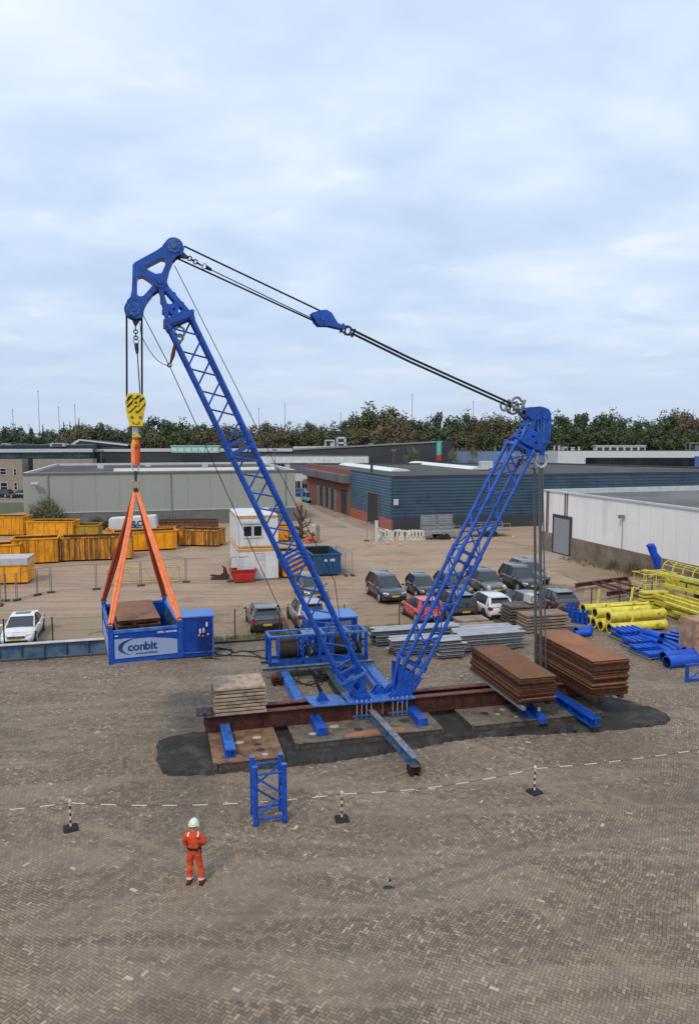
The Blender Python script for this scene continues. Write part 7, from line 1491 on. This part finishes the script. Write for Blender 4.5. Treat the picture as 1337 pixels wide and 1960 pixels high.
# ================================================================== YELLOW PIPES
def ypipe(lab, a, b, z, ln=3.7, r=.27, lugs=(1.2, 2.3), ang=0, grp='yellow flanged pipes', m=YELP, nm='flanged_pipe', cat='pipe', D_=None, tall=None):
    d = (UX * cos(ang) + UY * sin(ang)) if D_ is None else D_; p = L(a, b, z); q = p + d * ln; t = thing(nm, lab, cat, p, group=grp)
    MB().pipe(p, q, r, .03, 18, 0, 1).build('tube', [m, mat('pipe_inside', (.05, .03, .02), .8)], t)
    for e, s in ((p, 1), (q, -1)): MB().pipe(e - d * .001 * s, e + d * .05 * s, r + .07, .09, 18).build('flange', m, t)
    for i, l in enumerate(lugs):
        mb = MB(); c = p + d * l; hh = (tall or .3); up = ZUP if i % 2 == 0 else (ZUP * .4 - d.cross(ZUP) * -.9).normalized(); mb.bar(c + up * (r * .6), c + up * (r + hh) + d * .12, .13, .08); mb.build('lug', m, t)
    return t
for i, (b, aa) in enumerate(((9.25, 18.15), (9.92, 18.0), (10.6, 17.95), (11.28, 18.0), (11.95, 17.95))): ypipe('yellow flanged pipe on the ground, %s from the front' % ORD[i + 1], aa, b, .36, 3.8, .27, (1.5, 3.0) if i == 0 else (1.5,))
for i, (b, aa, lg, tl) in enumerate(((9.6, 18.3, (1.5, 3.2), .3), (10.7, 18.1, (.9, 2.7), .35), (11.85, 18.0, (1.0, 3.0, 3.4), .9))): ypipe('yellow flanged pipe in the upper layer, %s from the front' % ORD[i + 1], aa, b, .95, 3.8, .27, lg, tall=tl)
ypipe('thin yellow pipe lying loose between the upper yellow pipes', 19.2, 11.2, 1.2, 3.0, .08, ())
# ================================================================== YELLOW RACK AND LADDER
def ybeam(lab, a, b0, b1, z, w=.2, h=.2, m=YELP, grp='stacked yellow beams', a1=None, z1=None, rail=True):
    p, q = L(a + 1.9, b0, z), L((a1 if a1 is not None else a) + 1.9, b1, z1 if z1 is not None else z); mb = MB(); mb.hbeam(p, q, w, h, .03, 0)
    mb.bar(p + V((0, 0, h / 2)), q + V((0, 0, h / 2)), w * .8, h * .5)
    if rail:
        for k_ in range(6): c = p.lerp(q, (k_ + .5) / 6); mb.bar(c + V((0, 0, h)), c + V((0, 0, h + .06)), .05, .05)
    return tag(mb.build('yellow_beam', m), lab, 'steel beam', grp)
for i, (a, z) in enumerate(((22.6, .1), (23.2, .1), (22.7, .5), (23.3, .5), (22.8, .9), (23.5, .9), (24.2, .1), (24.2, .5), (24.3, .9))): ybeam('yellow beam number %s upward from the bottom left of the rack pile' % ORD[i + 1], a, 14.5 - (i % 3) * .4, 5.5, z, .25, .24)
for i, (a, z, b) in enumerate(((22.2, .12, 10.5), (22.25, .5, 11.3), (22.3, .88, 12.2))): ybeam('short yellow bench beam, %s from the bottom, beside the yellow pipes' % ORD[i + 1], a, b, 6.5, z, .3, .12, rail=False)
for i in range(5): mb = MB(); mb.bl(23.9, 25.8, 13.9 - .0, 14.5, .15 + i * .24, .27 + i * .24); tag(mb.build('yellow_step', YELP), 'flat yellow step board, %s from the bottom of the pile behind the pipes' % ORD[i + 1], 'step', 'yellow step boards')
ybeam('long yellow beam on top of the rack, its left end sticking up', 23.8, 16.5, 4.5, 2.1, .22, .2, a1=25.5)
ybeam('second long yellow beam just right of the topmost one', 24.5, 16.0, 4.5, 2.05, .22, .2, a1=26.2)
ybeam('third long yellow beam lying below the grey bundle', 24.0, 14.5, 4.5, 1.45, .22, .2, a1=25.5)
cg = thing('yellow_cage', 'open yellow tube cage standing behind the yellow pipes', 'guard cage', L(25.3, 15.2, 1.3))
for a in (24.5, 25.3, 26.1, 26.8): 
    for b in (14.6, 15.9): tube_part('upright', YELP, cg, [L(a, b, 1.0), L(a, b, 2.35)], .03, 6)
for z in (1.15, 1.6, 2.3):
    for b in (14.6, 15.9): tube_part('rail', YELP, cg, [L(24.3, b, z), L(27.0, b, z)], .03, 6)
    for a in (24.5, 26.8): tube_part('rail', YELP, cg, [L(a, 14.6, z), L(a, 15.9, z)], .03, 6)
ld_ = thing('caged_ladder', 'yellow ladder with safety hoops lying on its side near the white hall', 'ladder', L(28.7, 12, 1.6))
for a, z in ((28.2, 1.6), (28.9, 1.6)): tube_part('stile', YELP, ld_, [L(a, 18.0, z), L(a, 4, z)], .05, 6)
for i in range(12):
    b = 17.6 - i * 1.05; c = L(28.55, b, 1.75); MB().tube([c + UX * cos(t) * .5 + ZUP * (sin(t) * .85) for t in [pi * k_ / 10 for k_ in range(11)]], .032, 6).build('hoop', YELP, ld_); tube_part('rung', YELP, ld_, [L(28.2, b + .5, 1.6), L(28.9, b + .5, 1.6)], .03, 6)
for t in (.25, .5, .75): c = (cos(pi * t) * .5, sin(pi * t) * .85); tube_part('strap', YELP, ld_, [L(28.55 + c[0], 17.7, 1.75 + c[1]), L(28.55 + c[0], 5, 1.75 + c[1])], .03, 6)
mb = MB(); mb.bl(28.1, 29.05, 4.5, 17.3, .95, 1.5); mb.build('support_box', YELP, ld_)
for i in range(2): mb = MB(); mb.bl(28.15, 29.0, 6 + i * 8, 6.3 + i * 8, .0, .949); tag(mb.build('trestle', STEELD), '%s dark trestle under the yellow caged ladder' % ('near', 'far')[i], 'trestle')
GRB = mat('grey_bundle', (.16, .18, .185), .7, var=.3, vs=3)
mb = MB(); 
for i in range(9): 
    o_ = V((0, 0, .12 * (i // 3))); mb.tube([L(26.4 + .16 * (i % 3), 13.6, 1.95) + o_, L(27.0 + .16 * (i % 3), 10, 1.9) + o_, L(28.0 + .16 * (i % 3), 4, 1.85) + o_], [.07, .1, .09], 7)
tag(mb.build('grey_hose_bundle', GRB), 'grey bundle of wrapped poles lying across the yellow beams', 'bundle')
# tarp wrapped pole
tp = thing('wrapped_hoist', 'slim hoist wrapped in bright blue tarpaulin sticking up above the yellow rack', 'hoist', L(24.6, 17.0, 0)); p0 = L(24.6, 17.0, 0); yb_ = p0.y
tq = lambda x, y: D(x, y, yb_)
mb = MB(); pts = [tq(1244, 1042), tq(1247, 1050), tq(1250, 1060), tq(1256, 1070), tq(1257, 1084), tq(1254, 1098)]; mb.tube(pts, [.22, .30, .26, .33, .24, .16], 9); mb.sph(tq(1243, 1045), .26, 0, 9, 6, (1, 1, .7)); mb.build('tarpaulin', mat('bright_blue_tarp', (.006, .05, .42), .4, var=.35, vs=3, bump=.5, bs=5), tp)
mb = MB(); mb.tube([p0 + V((0, 0, .1)), tq(1254, 1098)], .06, 6); mb.bar(p0 + V((0, 0, .06)) - UX * .5, p0 + V((0, 0, .06)) + UX * .5, .4, .1); mb.build('pole', STEELG, tp)
mb = MB(); mb.add([tq(1206, 1118), tq(1232, 1122), tq(1259, 1094), tq(1255, 1091), tq(1232, 1110), tq(1225, 1116)], [(0, 1, 2, 3, 4, 5)]); v0 = list(mb.v); mb.add([v + V((0, .05, -.03)) for v in v0], [(5, 4, 3, 2, 1, 0)]); tag(mb.build('plastic_sheet', PLASTIC), 'white plastic sheet blown against the yellow cage', 'sheet')
# rusty frame near the wall
rf = thing('rail_grid', 'red-brown steel frame of parallel rails lying behind the fence at right', 'steel frame', L(24.5, 20.5, 0)); FR_ = mat('red_brown_steel', (.13, .045, .035), .75, var=.35, vs=2, dirt=(.05, .02, .02), dirt_amt=.4)
G_ = lambda x, y, z=.55: G(x, y, z)
for p, q in (((1100, 1118), (1202, 1104)), ((1160, 1134), (1226, 1125))): mb = MB(); mb.hbeam(G_(*p) - V((0, 0, .25)), G_(*q) - V((0, 0, .25)), .22, .3, .03, 0); mb.build('rail', FR_, rf)
for p, q in (((1128, 1114), (1180, 1131)), ((1165, 1109), (1222, 1126)), ((1143, 1112), (1195, 1129)), ((1180, 1128), (1226, 1144)), ((1200, 1105), (1206, 1118))): mb = MB(); mb.bar(G_(*p, .5), G_(*q, .5), .12, .14); mb.build('cross_member', FR_, rf)
for p in ((1104, 1118), (1165, 1134), (1222, 1127), (1198, 1106), (1150, 1112)): mb = MB(); q = G_(*p, .3); mb.tube([V((q.x, q.y, .02)), q], .09, 6); mb.build('foot', FR_, rf)
# ================================================================== BLUE PARTS
def bpipe(lab, p, q, r, grp='blue pipes on the paving'):
    t = thing('blue_pipe', lab, 'pipe', p, group=grp); MB().pipe(p, q, r, .02, 16, 0, 1).build('tube', [BLUEP, mat('dark_blue_inside', (.005, .012, .06), .7)], t); d = (V(q) - V(p)).normalized()
    for e, s in ((V(p), 1), (V(q), -1)): MB().pipe(e - d * .002 * s, e + d * .03 * s, r + .035, .05, 16).build('flange', BLUEP, t)
BLUEP = mat('parts_blue', (.010, .085, .50), .38, var=.2, vs=2, dirt=(.02, .06, .25), dirt_amt=.3, orand=.08)
for i, (x0, y0, x1, y1) in enumerate(((1251, 1232, 1285, 1250), (1263, 1230, 1296, 1247), (1276, 1227, 1308, 1244), (1290, 1226, 1321, 1242), (1303, 1224, 1334, 1240), (1317, 1222, 1350, 1238))): bpipe('slender blue pipe, %s from the left of the six lying side by side' % ORD[i + 1], G(x0, y0, .25), G(x1, y1, .25), .155)
bpipe('blue pipe lying on top behind the pallets', G(1234, 1209, .75), G(1266, 1219, .75), .21); bpipe('blue pipe just below the topmost one behind the pallets', G(1228, 1218, .45), G(1262, 1229, .45), .2)
for i, (x0, y0, x1, y1) in enumerate(((1270, 1210, 1312, 1219), (1282, 1207, 1325, 1215), (1262, 1214, 1300, 1224), (1296, 1206, 1336, 1213))):
    p, q = G(x0, y0, .5), G(x1, y1, .5); mb = MB(); mb.hbeam(p - V((0, 0, .3)), q - V((0, 0, .3)), .3, .3, .04); tag(mb.build('blue_beam', BLUEP), 'short blue beam, %s of the four lying behind the six slender pipes' % ORD[i + 1], 'steel beam', 'short blue beams')
bpipe('fat blue pipe in front, nearest the red-brown plates', G(1275, 1268, .3), G(1331, 1262, .3), .30); bpipe('fat blue pipe just behind the front one', G(1268, 1258, .3), G(1325, 1251, .3), .28)
def pallet(lab, x, y, w, d, loadh, seed, ang=0):
    p = G(x, y); r = thing('pallet', lab + ', wooden pallet', 'pallet', p, group='pallets with blue parts'); X = (UX * cos(ang) + UY * sin(ang)); Y = (-UX * sin(ang) + UY * cos(ang)); b = lambda u, v, z: p + X * u + Y * v + V((0, 0, z)); PW = mat('pallet_wood', (.20, .165, .13), .85, var=.3)
    for i in range(5): MB().box(b(w / 2, (i + .5) * d / 5, .135), (w, d / 7, .025), 0, X, Y).build('deck_board', PW, r)
    for u in (.1, w / 2, w - .1): MB().box(b(u, d / 2, .065), (.1, d, .10), 0, X, Y).build('runner', PW, r)
    rr = random.Random(seed); z = .15
    for i in range(2):
        mb = MB(); h = loadh / 2; u0 = rr.uniform(.0, .12); mb.box(b(w / 2 + rr.uniform(-.08, .08), d / 2 + rr.uniform(-.06, .06), z + h * .45), (w * rr.uniform(.8, 1), d * rr.uniform(.7, .95), h * .35), 0, X, Y)
        for k_ in range(5): mb.box(b(w * (k_ + .5) / 5, d / 2, z + h * .75), (.06, d * .8, h * .25), 0, X, Y)
        mb.box(b(w / 2, d * .1, z + h * .1), (w * .9, .05, h * .2), 0, X, Y); mb.box(b(w / 2, d * .9, z + h * .1), (w * .9, .05, h * .2), 0, X, Y)
        tag(mb.build('blue_frame_part', BLUEP), '%s, %s blue frame part on it' % (lab, ('lower', 'upper')[i]), 'steel part', 'blue parts on pallets'); z += h
pallet('left rear pallet beside the yellow pipes', 1190, 1232, 1.7, 1.5, .55, 1); pallet('middle pallet left of the slender pipes', 1206, 1246, 1.7, 1.1, .45, 2); pallet('front pallet before the slender pipes', 1219, 1257, 1.5, .9, .35, 3); pallet('low pallet by the fat blue pipes', 1240, 1266, 1.4, .8, .22, 4)
# small blue cylinders near slabs
rr = random.Random(4)
for i in range(4):
    p = G(1096 + i * 9, 1192 + i * 1.5); mb = MB(); mb.tube([p + V((0, 0, .02)), p + V((0, 0, .75))], .14, 10); mb.tube([p + V((0, 0, .75)), p + V((0, 0, .95))], .08, 8); mb.tube([p + UX * -.2 + V((0, 0, .5)), p + UX * .2 + V((0, 0, .5))], .06, 8); tag(mb.build('blue_jack', BLUE), 'upright blue jack, %s from the left between the slabs and the yellow pipes' % ORD[i + 1], 'jack', 'upright blue jacks')
for i, (x, y) in enumerate(((1087, 1181), (1096, 1180))):
    p = G(x, y); mb = MB(); mb.tube([p, p + V((0, 0, .5)), p + V((.1, 0, .95))], [.22, .26, .12], 8); tag(mb.build('blue_bag', mat('blue_sack', (.01, .045, .30), .7, var=.4, vs=4)), '%s crumpled blue sack by the dark slabs' % ('left', 'right')[i], 'sack')
for i, (x0, y0, x1, y1) in enumerate(((1098, 1214, 1128, 1210), (1102, 1207, 1130, 1203))): bpipe('short blue cylinder lying on the paving near the slabs, %s' % ('front one', 'rear one')[i], G(x0, y0, .25), G(x1, y1, .25), .19, 'short blue cylinders')
mb = MB(); mb.bl(15.6, 16.9, 9.6, 10.2, .013, .12); mb.bl(15.6, 16.9, 10.3, 10.9, .013, .12); tag(mb.build('timber', STEELD), 'dark flat timbers under the short blue cylinders', 'timber')
# corner frame and crate at the right edge
cf = thing('blue_corner_frame', 'small blue steel frame with diagonal brace cut by the right edge', 'frame', G(1312, 1306)); p = G(1313, 1306)
for u in (0, 1.3): MB().bar(p + UX * u + V((0, 0, .02)), p + UX * u + V((0, 0, .88)), .14, .14).build('post', BLUE, cf)
for z in (.1, .84): MB().bar(p + UX * .07 + V((0, 0, z)), p + UX * 1.23 + V((0, 0, z)), .10, .1).build('rail', BLUE, cf)
MB().bar(p + UX * .1 + V((0, 0, .15)), p + UX * 1.2 + V((0, 0, .8)), .08, .06, 0, UY).build('brace', BLUEL, cf)
cr_ = thing('plywood_crate', 'tall plywood crate at the right edge behind the blue parts', 'crate', G(1326, 1258)); a_, b_ = ab(G(1326, 1258)); 
MB().bl(a_, a_ + 1.6, b_, b_ + 1.2, .12, 1.95).build('box', WOOD, cr_)
for z in (.12, 1.0, 1.85): MB().bl(a_ - .02, a_ + 1.62, b_ - .03, b_ - .001, z, z + .1).build('batten', mat('batten_wood', (.30, .19, .12), .8), cr_)
MB().bl(a_, a_ + .03, b_ - .028, b_ - .002, .22, 1.85).build('batten', mat('batten_wood', (.3, .19, .12)), cr_); MB().bl(a_ + .1, a_ + .2, b_, b_ + 1.2, .012, .119).build('runner', WOOD, cr_)
# ================================================================== FOREGROUND
# upright tower section
tw = thing('tower_section', 'short upright blue lattice section standing alone on the paving', 'lattice section', G(514, 1570)); c0 = G(514, 1567); Xt, Yt = UX, UY
for su in (-1, 1):
    for sv in (-1, 1):
        p = c0 + Xt * .44 * su + Yt * .36 * sv; tube_part('chord', BLUE, tw, [p + V((0, 0, .025)), p + V((0, 0, 1.86))], .077, 14); MB().tube([p + V((0, 0, 1.86)), p + V((0, 0, 1.875))], .088, 14).build('end_cap', BLUEL, tw); MB().tube([p + V((0, 0, .012)), p + V((0, 0, .13))], .088, 14).build('foot', BLUE, tw)
for sv in (-1, 1):
    o_ = Yt * .36 * sv
    for z in (.22, 1.62): tube_part('rail', BLUE, tw, [c0 - Xt * .44 + o_ + V((0, 0, z)), c0 + Xt * .44 + o_ + V((0, 0, z))], .04, 8)
    s = -sv; tube_part('brace', BLUE, tw, [c0 + Xt * .40 * s * -1 + o_ + V((0, 0, 1.52)), c0 + Xt * .40 * s + o_ + V((0, 0, .92))], .036, 8); tube_part('brace', BLUE, tw, [c0 + Xt * .40 * s + o_ + V((0, 0, .88)), c0 - Xt * .40 * s + o_ + V((0, 0, .30))], .036, 8)
for su in (-1, 1):
    o_ = Xt * .44 * su
    for z in (.22, 1.62): tube_part('rail', BLUE, tw, [c0 - Yt * .36 + o_ + V((0, 0, z)), c0 + Yt * .36 + o_ + V((0, 0, z))], .036, 8)
    tube_part('brace', BLUE, tw, [c0 - Yt * .34 + o_ + V((0, 0, 1.5)), c0 + Yt * .34 + o_ + V((0, 0, .9))], .03, 8); tube_part('brace', BLUE, tw, [c0 + Yt * .34 + o_ + V((0, 0, .88)), c0 - Yt * .34 + o_ + V((0, 0, .3))], .03, 8)
# bollards
def bollard(p, lab):
    r = thing('barrier_post', lab, 'barrier post', p, group='red and white barrier posts'); rb = R(random.Random(lab).uniform(-12, 12)) + R(20); X = V((cos(rb), sin(rb), 0)); Y = V((-sin(rb), cos(rb), 0))
    mb = MB(); q = [p + X * x * .21 + Y * y * .21 for x, y in ((-1, -1), (1, -1), (1, 1), (-1, 1))]; t_ = [p + X * x * .15 + Y * y * .15 + V((0, 0, .11)) for x, y in ((-1, -1), (1, -1), (1, 1), (-1, 1))]
    mb.add([v + V((0, 0, .013)) for v in q] + [v + V((0, 0, .045)) for v in q] + t_, [(3, 2, 1, 0), (0, 1, 5, 4), (1, 2, 6, 5), (2, 3, 7, 6), (3, 0, 4, 7), (4, 5, 9, 8), (5, 6, 10, 9), (6, 7, 11, 10), (7, 4, 8, 11), (8, 9, 10, 11)]); mb.build('rubber_foot', RUBBER, r)
    k_ = 7; z0, z1 = .11, .86
    for i in range(k_):
        a, b = z0 + (z1 - z0) * i / k_, z0 + (z1 - z0) * (i + 1) / k_; MB().tube([p + V((0, 0, a)), p + V((0, 0, b - .001))], .031, 12).build('white_band' if i % 2 == 0 else 'red_band', PLASTIC if i % 2 == 0 else BAND, r)
    mb = MB(); mb.tube([p + V((0, 0, .86)), p + V((0, 0, .90)), p + V((0, 0, .94))], [.045, .05, .02], 10); mb.build('cap', PLASTIC, r)
bp = [G(-330, 1600), G(136, 1588), G(654, 1570), G(1022, 1518), G(1420, 1462)]
for p, lab in zip(bp[1:4], ('red and white barrier post left of the person', 'red and white barrier post right of the blue lattice section', 'red and white barrier post nearest the right, on a rubber foot')): bollard(p, lab)
RW, RR_ = mat('chain_white', (.62, .54, .46), .5, var=.08), mat('chain_red', (.13, .05, .045), .6)
for i in range(4):
    p, q = bp[i] + V((0, 0, .84)), bp[i + 1] + V((0, 0, .84)); n_ = max(6, int(round((q - p).length / .48))); n_ += n_ % 2; mb = MB(); sag = (.22, .20, .17, .12)[i]
    f_ = lambda t: p.lerp(q, t) - V((0, 0, sag * 4 * t * (1 - t)))
    for k_ in range(n_):
        t0, t1 = k_ / n_, (k_ + 1) / n_; mb.tube([f_(t0), f_((t0 + t1) / 2), f_(t1)], .0135 if k_ % 2 == 0 else .009, 6, k_ % 2)
    tag(mb.build('barrier_chain', [RW, RR_]), ('red and white chain from the left edge to the first barrier post', 'red and white chain between the first and second barrier posts', 'red and white chain between the second and third barrier posts', 'red and white chain from the third barrier post to the right edge')[i], 'barrier chain', 'barrier chains')
# small marks on the paving
mb = MB(); c = G(743, 1700); rr = random.Random(2); mb.add([c + V((cos(6.283 * i / 12) * .17 * rr.uniform(.6, 1.1), sin(6.283 * i / 12) * .10 * rr.uniform(.6, 1.1), .026)) for i in range(12)], [tuple(range(12))]); mb.add([c + V((.25 * rr.random() - .1, .2 + .1 * i, .027)) for i in range(3)], [(0, 1, 2)])
tag(mb.build('oil_spot', mat('oil_black', (.02, .02, .018), .5)), 'small black oil spot on the paving right of the person', 'oil spot')
# stray pale bricks
rr = random.Random(31); mb = MB()
for i in range(60):
    a, b = rr.uniform(-14, 14), rr.uniform(-19, 9); c = L(a, b, .022); t = TH + R(47) + (pi / 2 if rr.random() < .5 else 0); X, Y = V((cos(t), sin(t), 0)), V((-sin(t), cos(t), 0)); s = rr.uniform(.8, 1.1)
    mb.box(c, (.195 * s, .09 * s, .006), 0, X, Y)
tag(mb.build('pale_paving_bricks', mat('pale_brick', (.42, .34, .25), .8, var=.4, vs=1)), 'single pale replacement bricks dotted through the herringbone paving', 'bricks', kind='stuff')
# ================================================================== PERSON
def skin(name, joints, edges, root, m, parent, levels=2, base=None):
    me = bpy.data.meshes.new(name); me.from_pydata([j[0] for j in joints], edges, []); ob = bpy.data.objects.new(name, me); S.collection.objects.link(ob)
    sm = ob.modifiers.new('s', 'SKIN'); sm.use_smooth_shade = True; sm.branch_smoothing = .6
    for i, j in enumerate(joints):
        r = j[1]; me.skin_vertices[0].data[i].radius = (r, r) if not isinstance(r, tuple) else r; me.skin_vertices[0].data[i].use_root = (i == root)
    sb = ob.modifiers.new('u', 'SUBSURF'); sb.levels = levels; sb.render_levels = levels
    dg = bpy.context.evaluated_depsgraph_get(); dg.update(); m2 = bpy.data.meshes.new_from_object(ob.evaluated_get(dg)); bpy.data.objects.remove(ob); bpy.data.meshes.remove(me)
    m2.materials.clear(); m2.materials.append(m); m2.name = name
    for p in m2.polygons: p.use_smooth = True; p.material_index = 0
    o = bpy.data.objects.new(name, m2); S.collection.objects.link(o)
    if parent is not None: o.parent = parent
    return o
SKINM = mat('skin', (.42, .22, .15), .5, var=.05); SUIT = mat('orange_overall', (.60, .072, .022), .8, var=.22, vs=5, dirt=(.33, .04, .015), dirt_amt=.3, ds=6, bump=.6, bs=10)
REFL = mat('reflective_tape', (.70, .62, .58), .5, var=.05); BOOT = mat('red_brown_boot', (.12, .02, .015), .6, var=.2); SOLE = mat('boot_sole', (.03, .008, .008), .7)
def person(pos, rot):
    J = dict(pelvis=(0, 0, .93), waist=(0, .01, 1.08), chest=(0, .01, 1.27), neckb=(0, .015, 1.44), neck=(0, .03, 1.50), head=(0, .045, 1.585), top=(0, .045, 1.66))
    jl = []; idx = {}; ed = []
    def add(n, p, r, par=None):
        idx[n] = len(jl); jl.append((p, r))
        if par: ed.append((idx[par], idx[n]))
    add('pelvis', (0, 0, .93), (.150, .110)); add('waist', (0, .0, 1.06), (.140, .105), 'pelvis'); add('chest', (0, .0, 1.26), (.165, .115), 'waist'); add('neckb', (0, .01, 1.42), (.075, .07), 'chest'); add('neck', (0, .02, 1.49), .055, 'neckb'); add('jaw', (0, .045, 1.545), (.062, .072), 'neck'); add('head', (0, .035, 1.62), (.076, .094), 'jaw'); add('crown', (0, .03, 1.69), (.062, .072), 'head')
    for s, t in ((-1, 'l'), (1, 'r')):
        add('sh' + t, (s * .165, 0, 1.375), .066, 'chest'); add('el' + t, (s * .25, .03, 1.09), .048, 'sh' + t); add('wr' + t, (s * .14, .235, 1.06), .032, 'el' + t); add('pa' + t, (s * .085, .285, 1.065), (.038, .02), 'wr' + t)
        for k_ in range(4):
            o_ = (k_ - 1.5) * .020; le = (.075, .085, .080, .062)[k_]; add('f%d%s' % (k_, t), (s * (.085 - le * .45), .315, 1.065 + o_), .0095, 'pa' + t); add('g%d%s' % (k_, t), (s * (.085 - le), .295, 1.062 + o_), .008, 'f%d%s' % (k_, t))
        add('th' + t, (s * .085, .26, 1.11), .011, 'pa' + t); add('tt' + t, (s * .055, .275, 1.128), .009, 'th' + t)
        fx_ = s * .16 + .02
        add('hp' + t, (s * .088, 0, .88), .092, 'pelvis'); add('kn' + t, (s * .125 + .01, .03, .50), .062, 'hp' + t); add('an' + t, (fx_, -.01, .10), .042, 'kn' + t); add('to' + t, (fx_ + s * .03, .10, .055), (.04, .03), 'an' + t)
    b = skin('person', jl, ed, 0, SKINM, None, 1)
    b.location = pos; b.rotation_euler = (0, 0, rot)
    tag(b, 'worker in orange overalls, white helmet and ear defenders, seen from behind with arms folded', 'person')
    # overall: thicker skin of trunk, arms, legs
    jl, ed, idx = [], [], {}
    def add(n, p, r, par=None):
        idx[n] = len(jl); jl.append((p, r))
        if par: ed.append((idx[par], idx[n]))
    add('pelvis', (0, 0, .95), (.178, .140)); add('waist', (0, 0, 1.07), (.192, .140), 'pelvis'); add('chest', (0, 0, 1.24), (.235, .150), 'waist'); add('upper', (0, 0, 1.36), (.195, .125), 'chest'); add('collar', (0, .012, 1.45), (.085, .08), 'upper'); add('collart', (0, .018, 1.475), (.078, .074), 'collar')
    for s, t in ((-1, 'l'), (1, 'r')):
        add('sh' + t, (s * .185, 0, 1.375), .092, 'upper'); add('ua' + t, (s * .240, .01, 1.23), .086, 'sh' + t); add('el' + t, (s * .262, .03, 1.09), .078, 'ua' + t); add('fo' + t, (s * .205, .15, 1.06), .060, 'el' + t); add('wr' + t, (s * .135, .235, 1.06), .046, 'fo' + t)
        add('hp' + t, (s * .098, 0, .86), .120, 'pelvis'); add('tg' + t, (s * .115, .015, .68), .100, 'hp' + t); add('kn' + t, (s * .13 + .01, .03, .50), .088, 'tg' + t); add('sn' + t, (s * .15 + .015, .01, .30), .082, 'kn' + t); add('cu' + t, (s * .16 + .02, -.01, .12), .078, 'sn' + t)
    ov = skin('overall', jl, ed, 0, SUIT, b, 2)
    rr_ = random.Random(3)
    for v in ov.data.vertices:      # soft folds
        z = v.co.z; a = atan2(v.co.y, v.co.x); f = .010 * sin(z * 40 + 3 * a + 2 * sin(z * 9)) + .008 * sin(z * 21 - 4 * a + 1) + rr_.gauss(0, .0016); nrm = V(v.normal); v.co += nrm * f
    def rng(name, c, r1, r2, z0, z1, m, tilt=V((0, 0, 0)), n=22):
        mb = MB(); vs = []
        for z in (z0, z1):
            for i in range(n): t = 2 * pi * i / n; vs.append(V(c) + V((cos(t) * r1, sin(t) * r2, z)) + tilt * (z - z0))
        mb.add(vs, [(i, (i + 1) % n, n + (i + 1) % n, n + i) for i in range(n)], 0, True); return mb.build(name, m, b, world=False)
    rng('belt', (0, 0, 0), .193, .148, 1.01, 1.065, BLACK)
    mb = MB(); mb.box((-.06, -.155, 1.04), (.10, .02, .05)); mb.box((.1, -.15, 1.035), (.07, .03, .06)); mb.box((.185, .0, .95), (.02, .05, .16)); mb.build('belt_pouch', BLACK, b, world=False)
    for s in (-1, 1):
        c = (s * .16 + .02, -.01, 0); rng('reflective_band', (s * .158 + .019, -.006, 0), .089, .089, .165, .225, REFL, n=18)
        from mathutils.bvhtree import BVHTree
        bv = BVHTree.FromPolygons([v.co for v in ov.data.vertices], [list(p.vertices) for p in ov.data.polygons]); vs = []
        for i in range(9):
            th = R(48 + i * 4.6)
            for x_ in (s * .11, s * .15):
                d_ = V((0, -cos(th), sin(th))); o_ = V((x_, 0, 1.25)) + d_ * .6; hit = bv.ray_cast(o_, -d_)[0]; vs.append((hit if hit else o_ - d_ * .45) + d_ * .006)
        mb = MB(); mb.add(vs, [(2 * i, 2 * i + 1, 2 * i + 3, 2 * i + 2) for i in range(8)], 0, True); mb.build('shoulder_tape', REFL, b, world=False)
        bm_ = MB(); fx_ = s * .16 + .02; bm_.sph((fx_ + s * .004, -.012, .085), .068, 0, 12, 8, (.9, 1.05, 1.15)); bm_.sph((fx_ + s * .018, .085, .065), .062, 0, 12, 8, (.9, 1.55, .8)); bm_.box((fx_ + s * .012, .04, .024), (.115, .30, .026), 1); bm_.build('boot', [BOOT, SOLE], b, world=False)
    mb = MB(); vs = []
    mb.sph((0, .03, 1.665), .135, 0, 20, 12, (.88, 1.06, .98), z0=-.18); 
    mb.tube([V((cos(t) * .125, .03 + sin(t) * .150, 1.642)) for t in [2 * pi * k_ / 20 for k_ in range(21)]], .010, 6, 0, cap=False); mb.box((0, .175, 1.645), (.15, .07, .01)); mb.tube([(0, -.07, 1.768), (0, .03, 1.788), (0, .13, 1.768)], .012, 6)
    mb.build('helmet', mat('helmet_white', (.68, .68, .56), .4, var=.06), b, world=False)
    MB().tube([V((cos(t) * .085, .03 + sin(t) * .095, 1.60)) for t in [pi + pi * k_ / 10 for k_ in range(11)]], .012, 6).build('helmet_strap', BLACK, b, world=False)
    for s in (-1, 1): mb = MB(); mb.sph((s * .118, .01, 1.60), .052, 0, 12, 8, (.6, .8, 1.25)); mb.tube([(s * .125, .01, 1.63), (s * .12, .02, 1.70)], .010, 6); mb.build('ear_defender', mat('ear_lime', (.50, .66, .16), .5, var=.05), b, world=False)
    mb = MB(); mb.sph((0, .122, 1.585), .018, 0, 8, 6, (.8, 1.2, 1.6)); 
    for s in (-1, 1): mb.sph((s * .03, .118, 1.615), .011, 1, 8, 6)
    mb.box((0, .122, 1.545), (.045, .008, .008), 2); mb.build('face', [SKINM, mat('eye', (.3, .28, .26), .3), mat('lips', (.3, .1, .08), .5)], b, world=False)
    return b
person(G(373, 1692), R(-4))
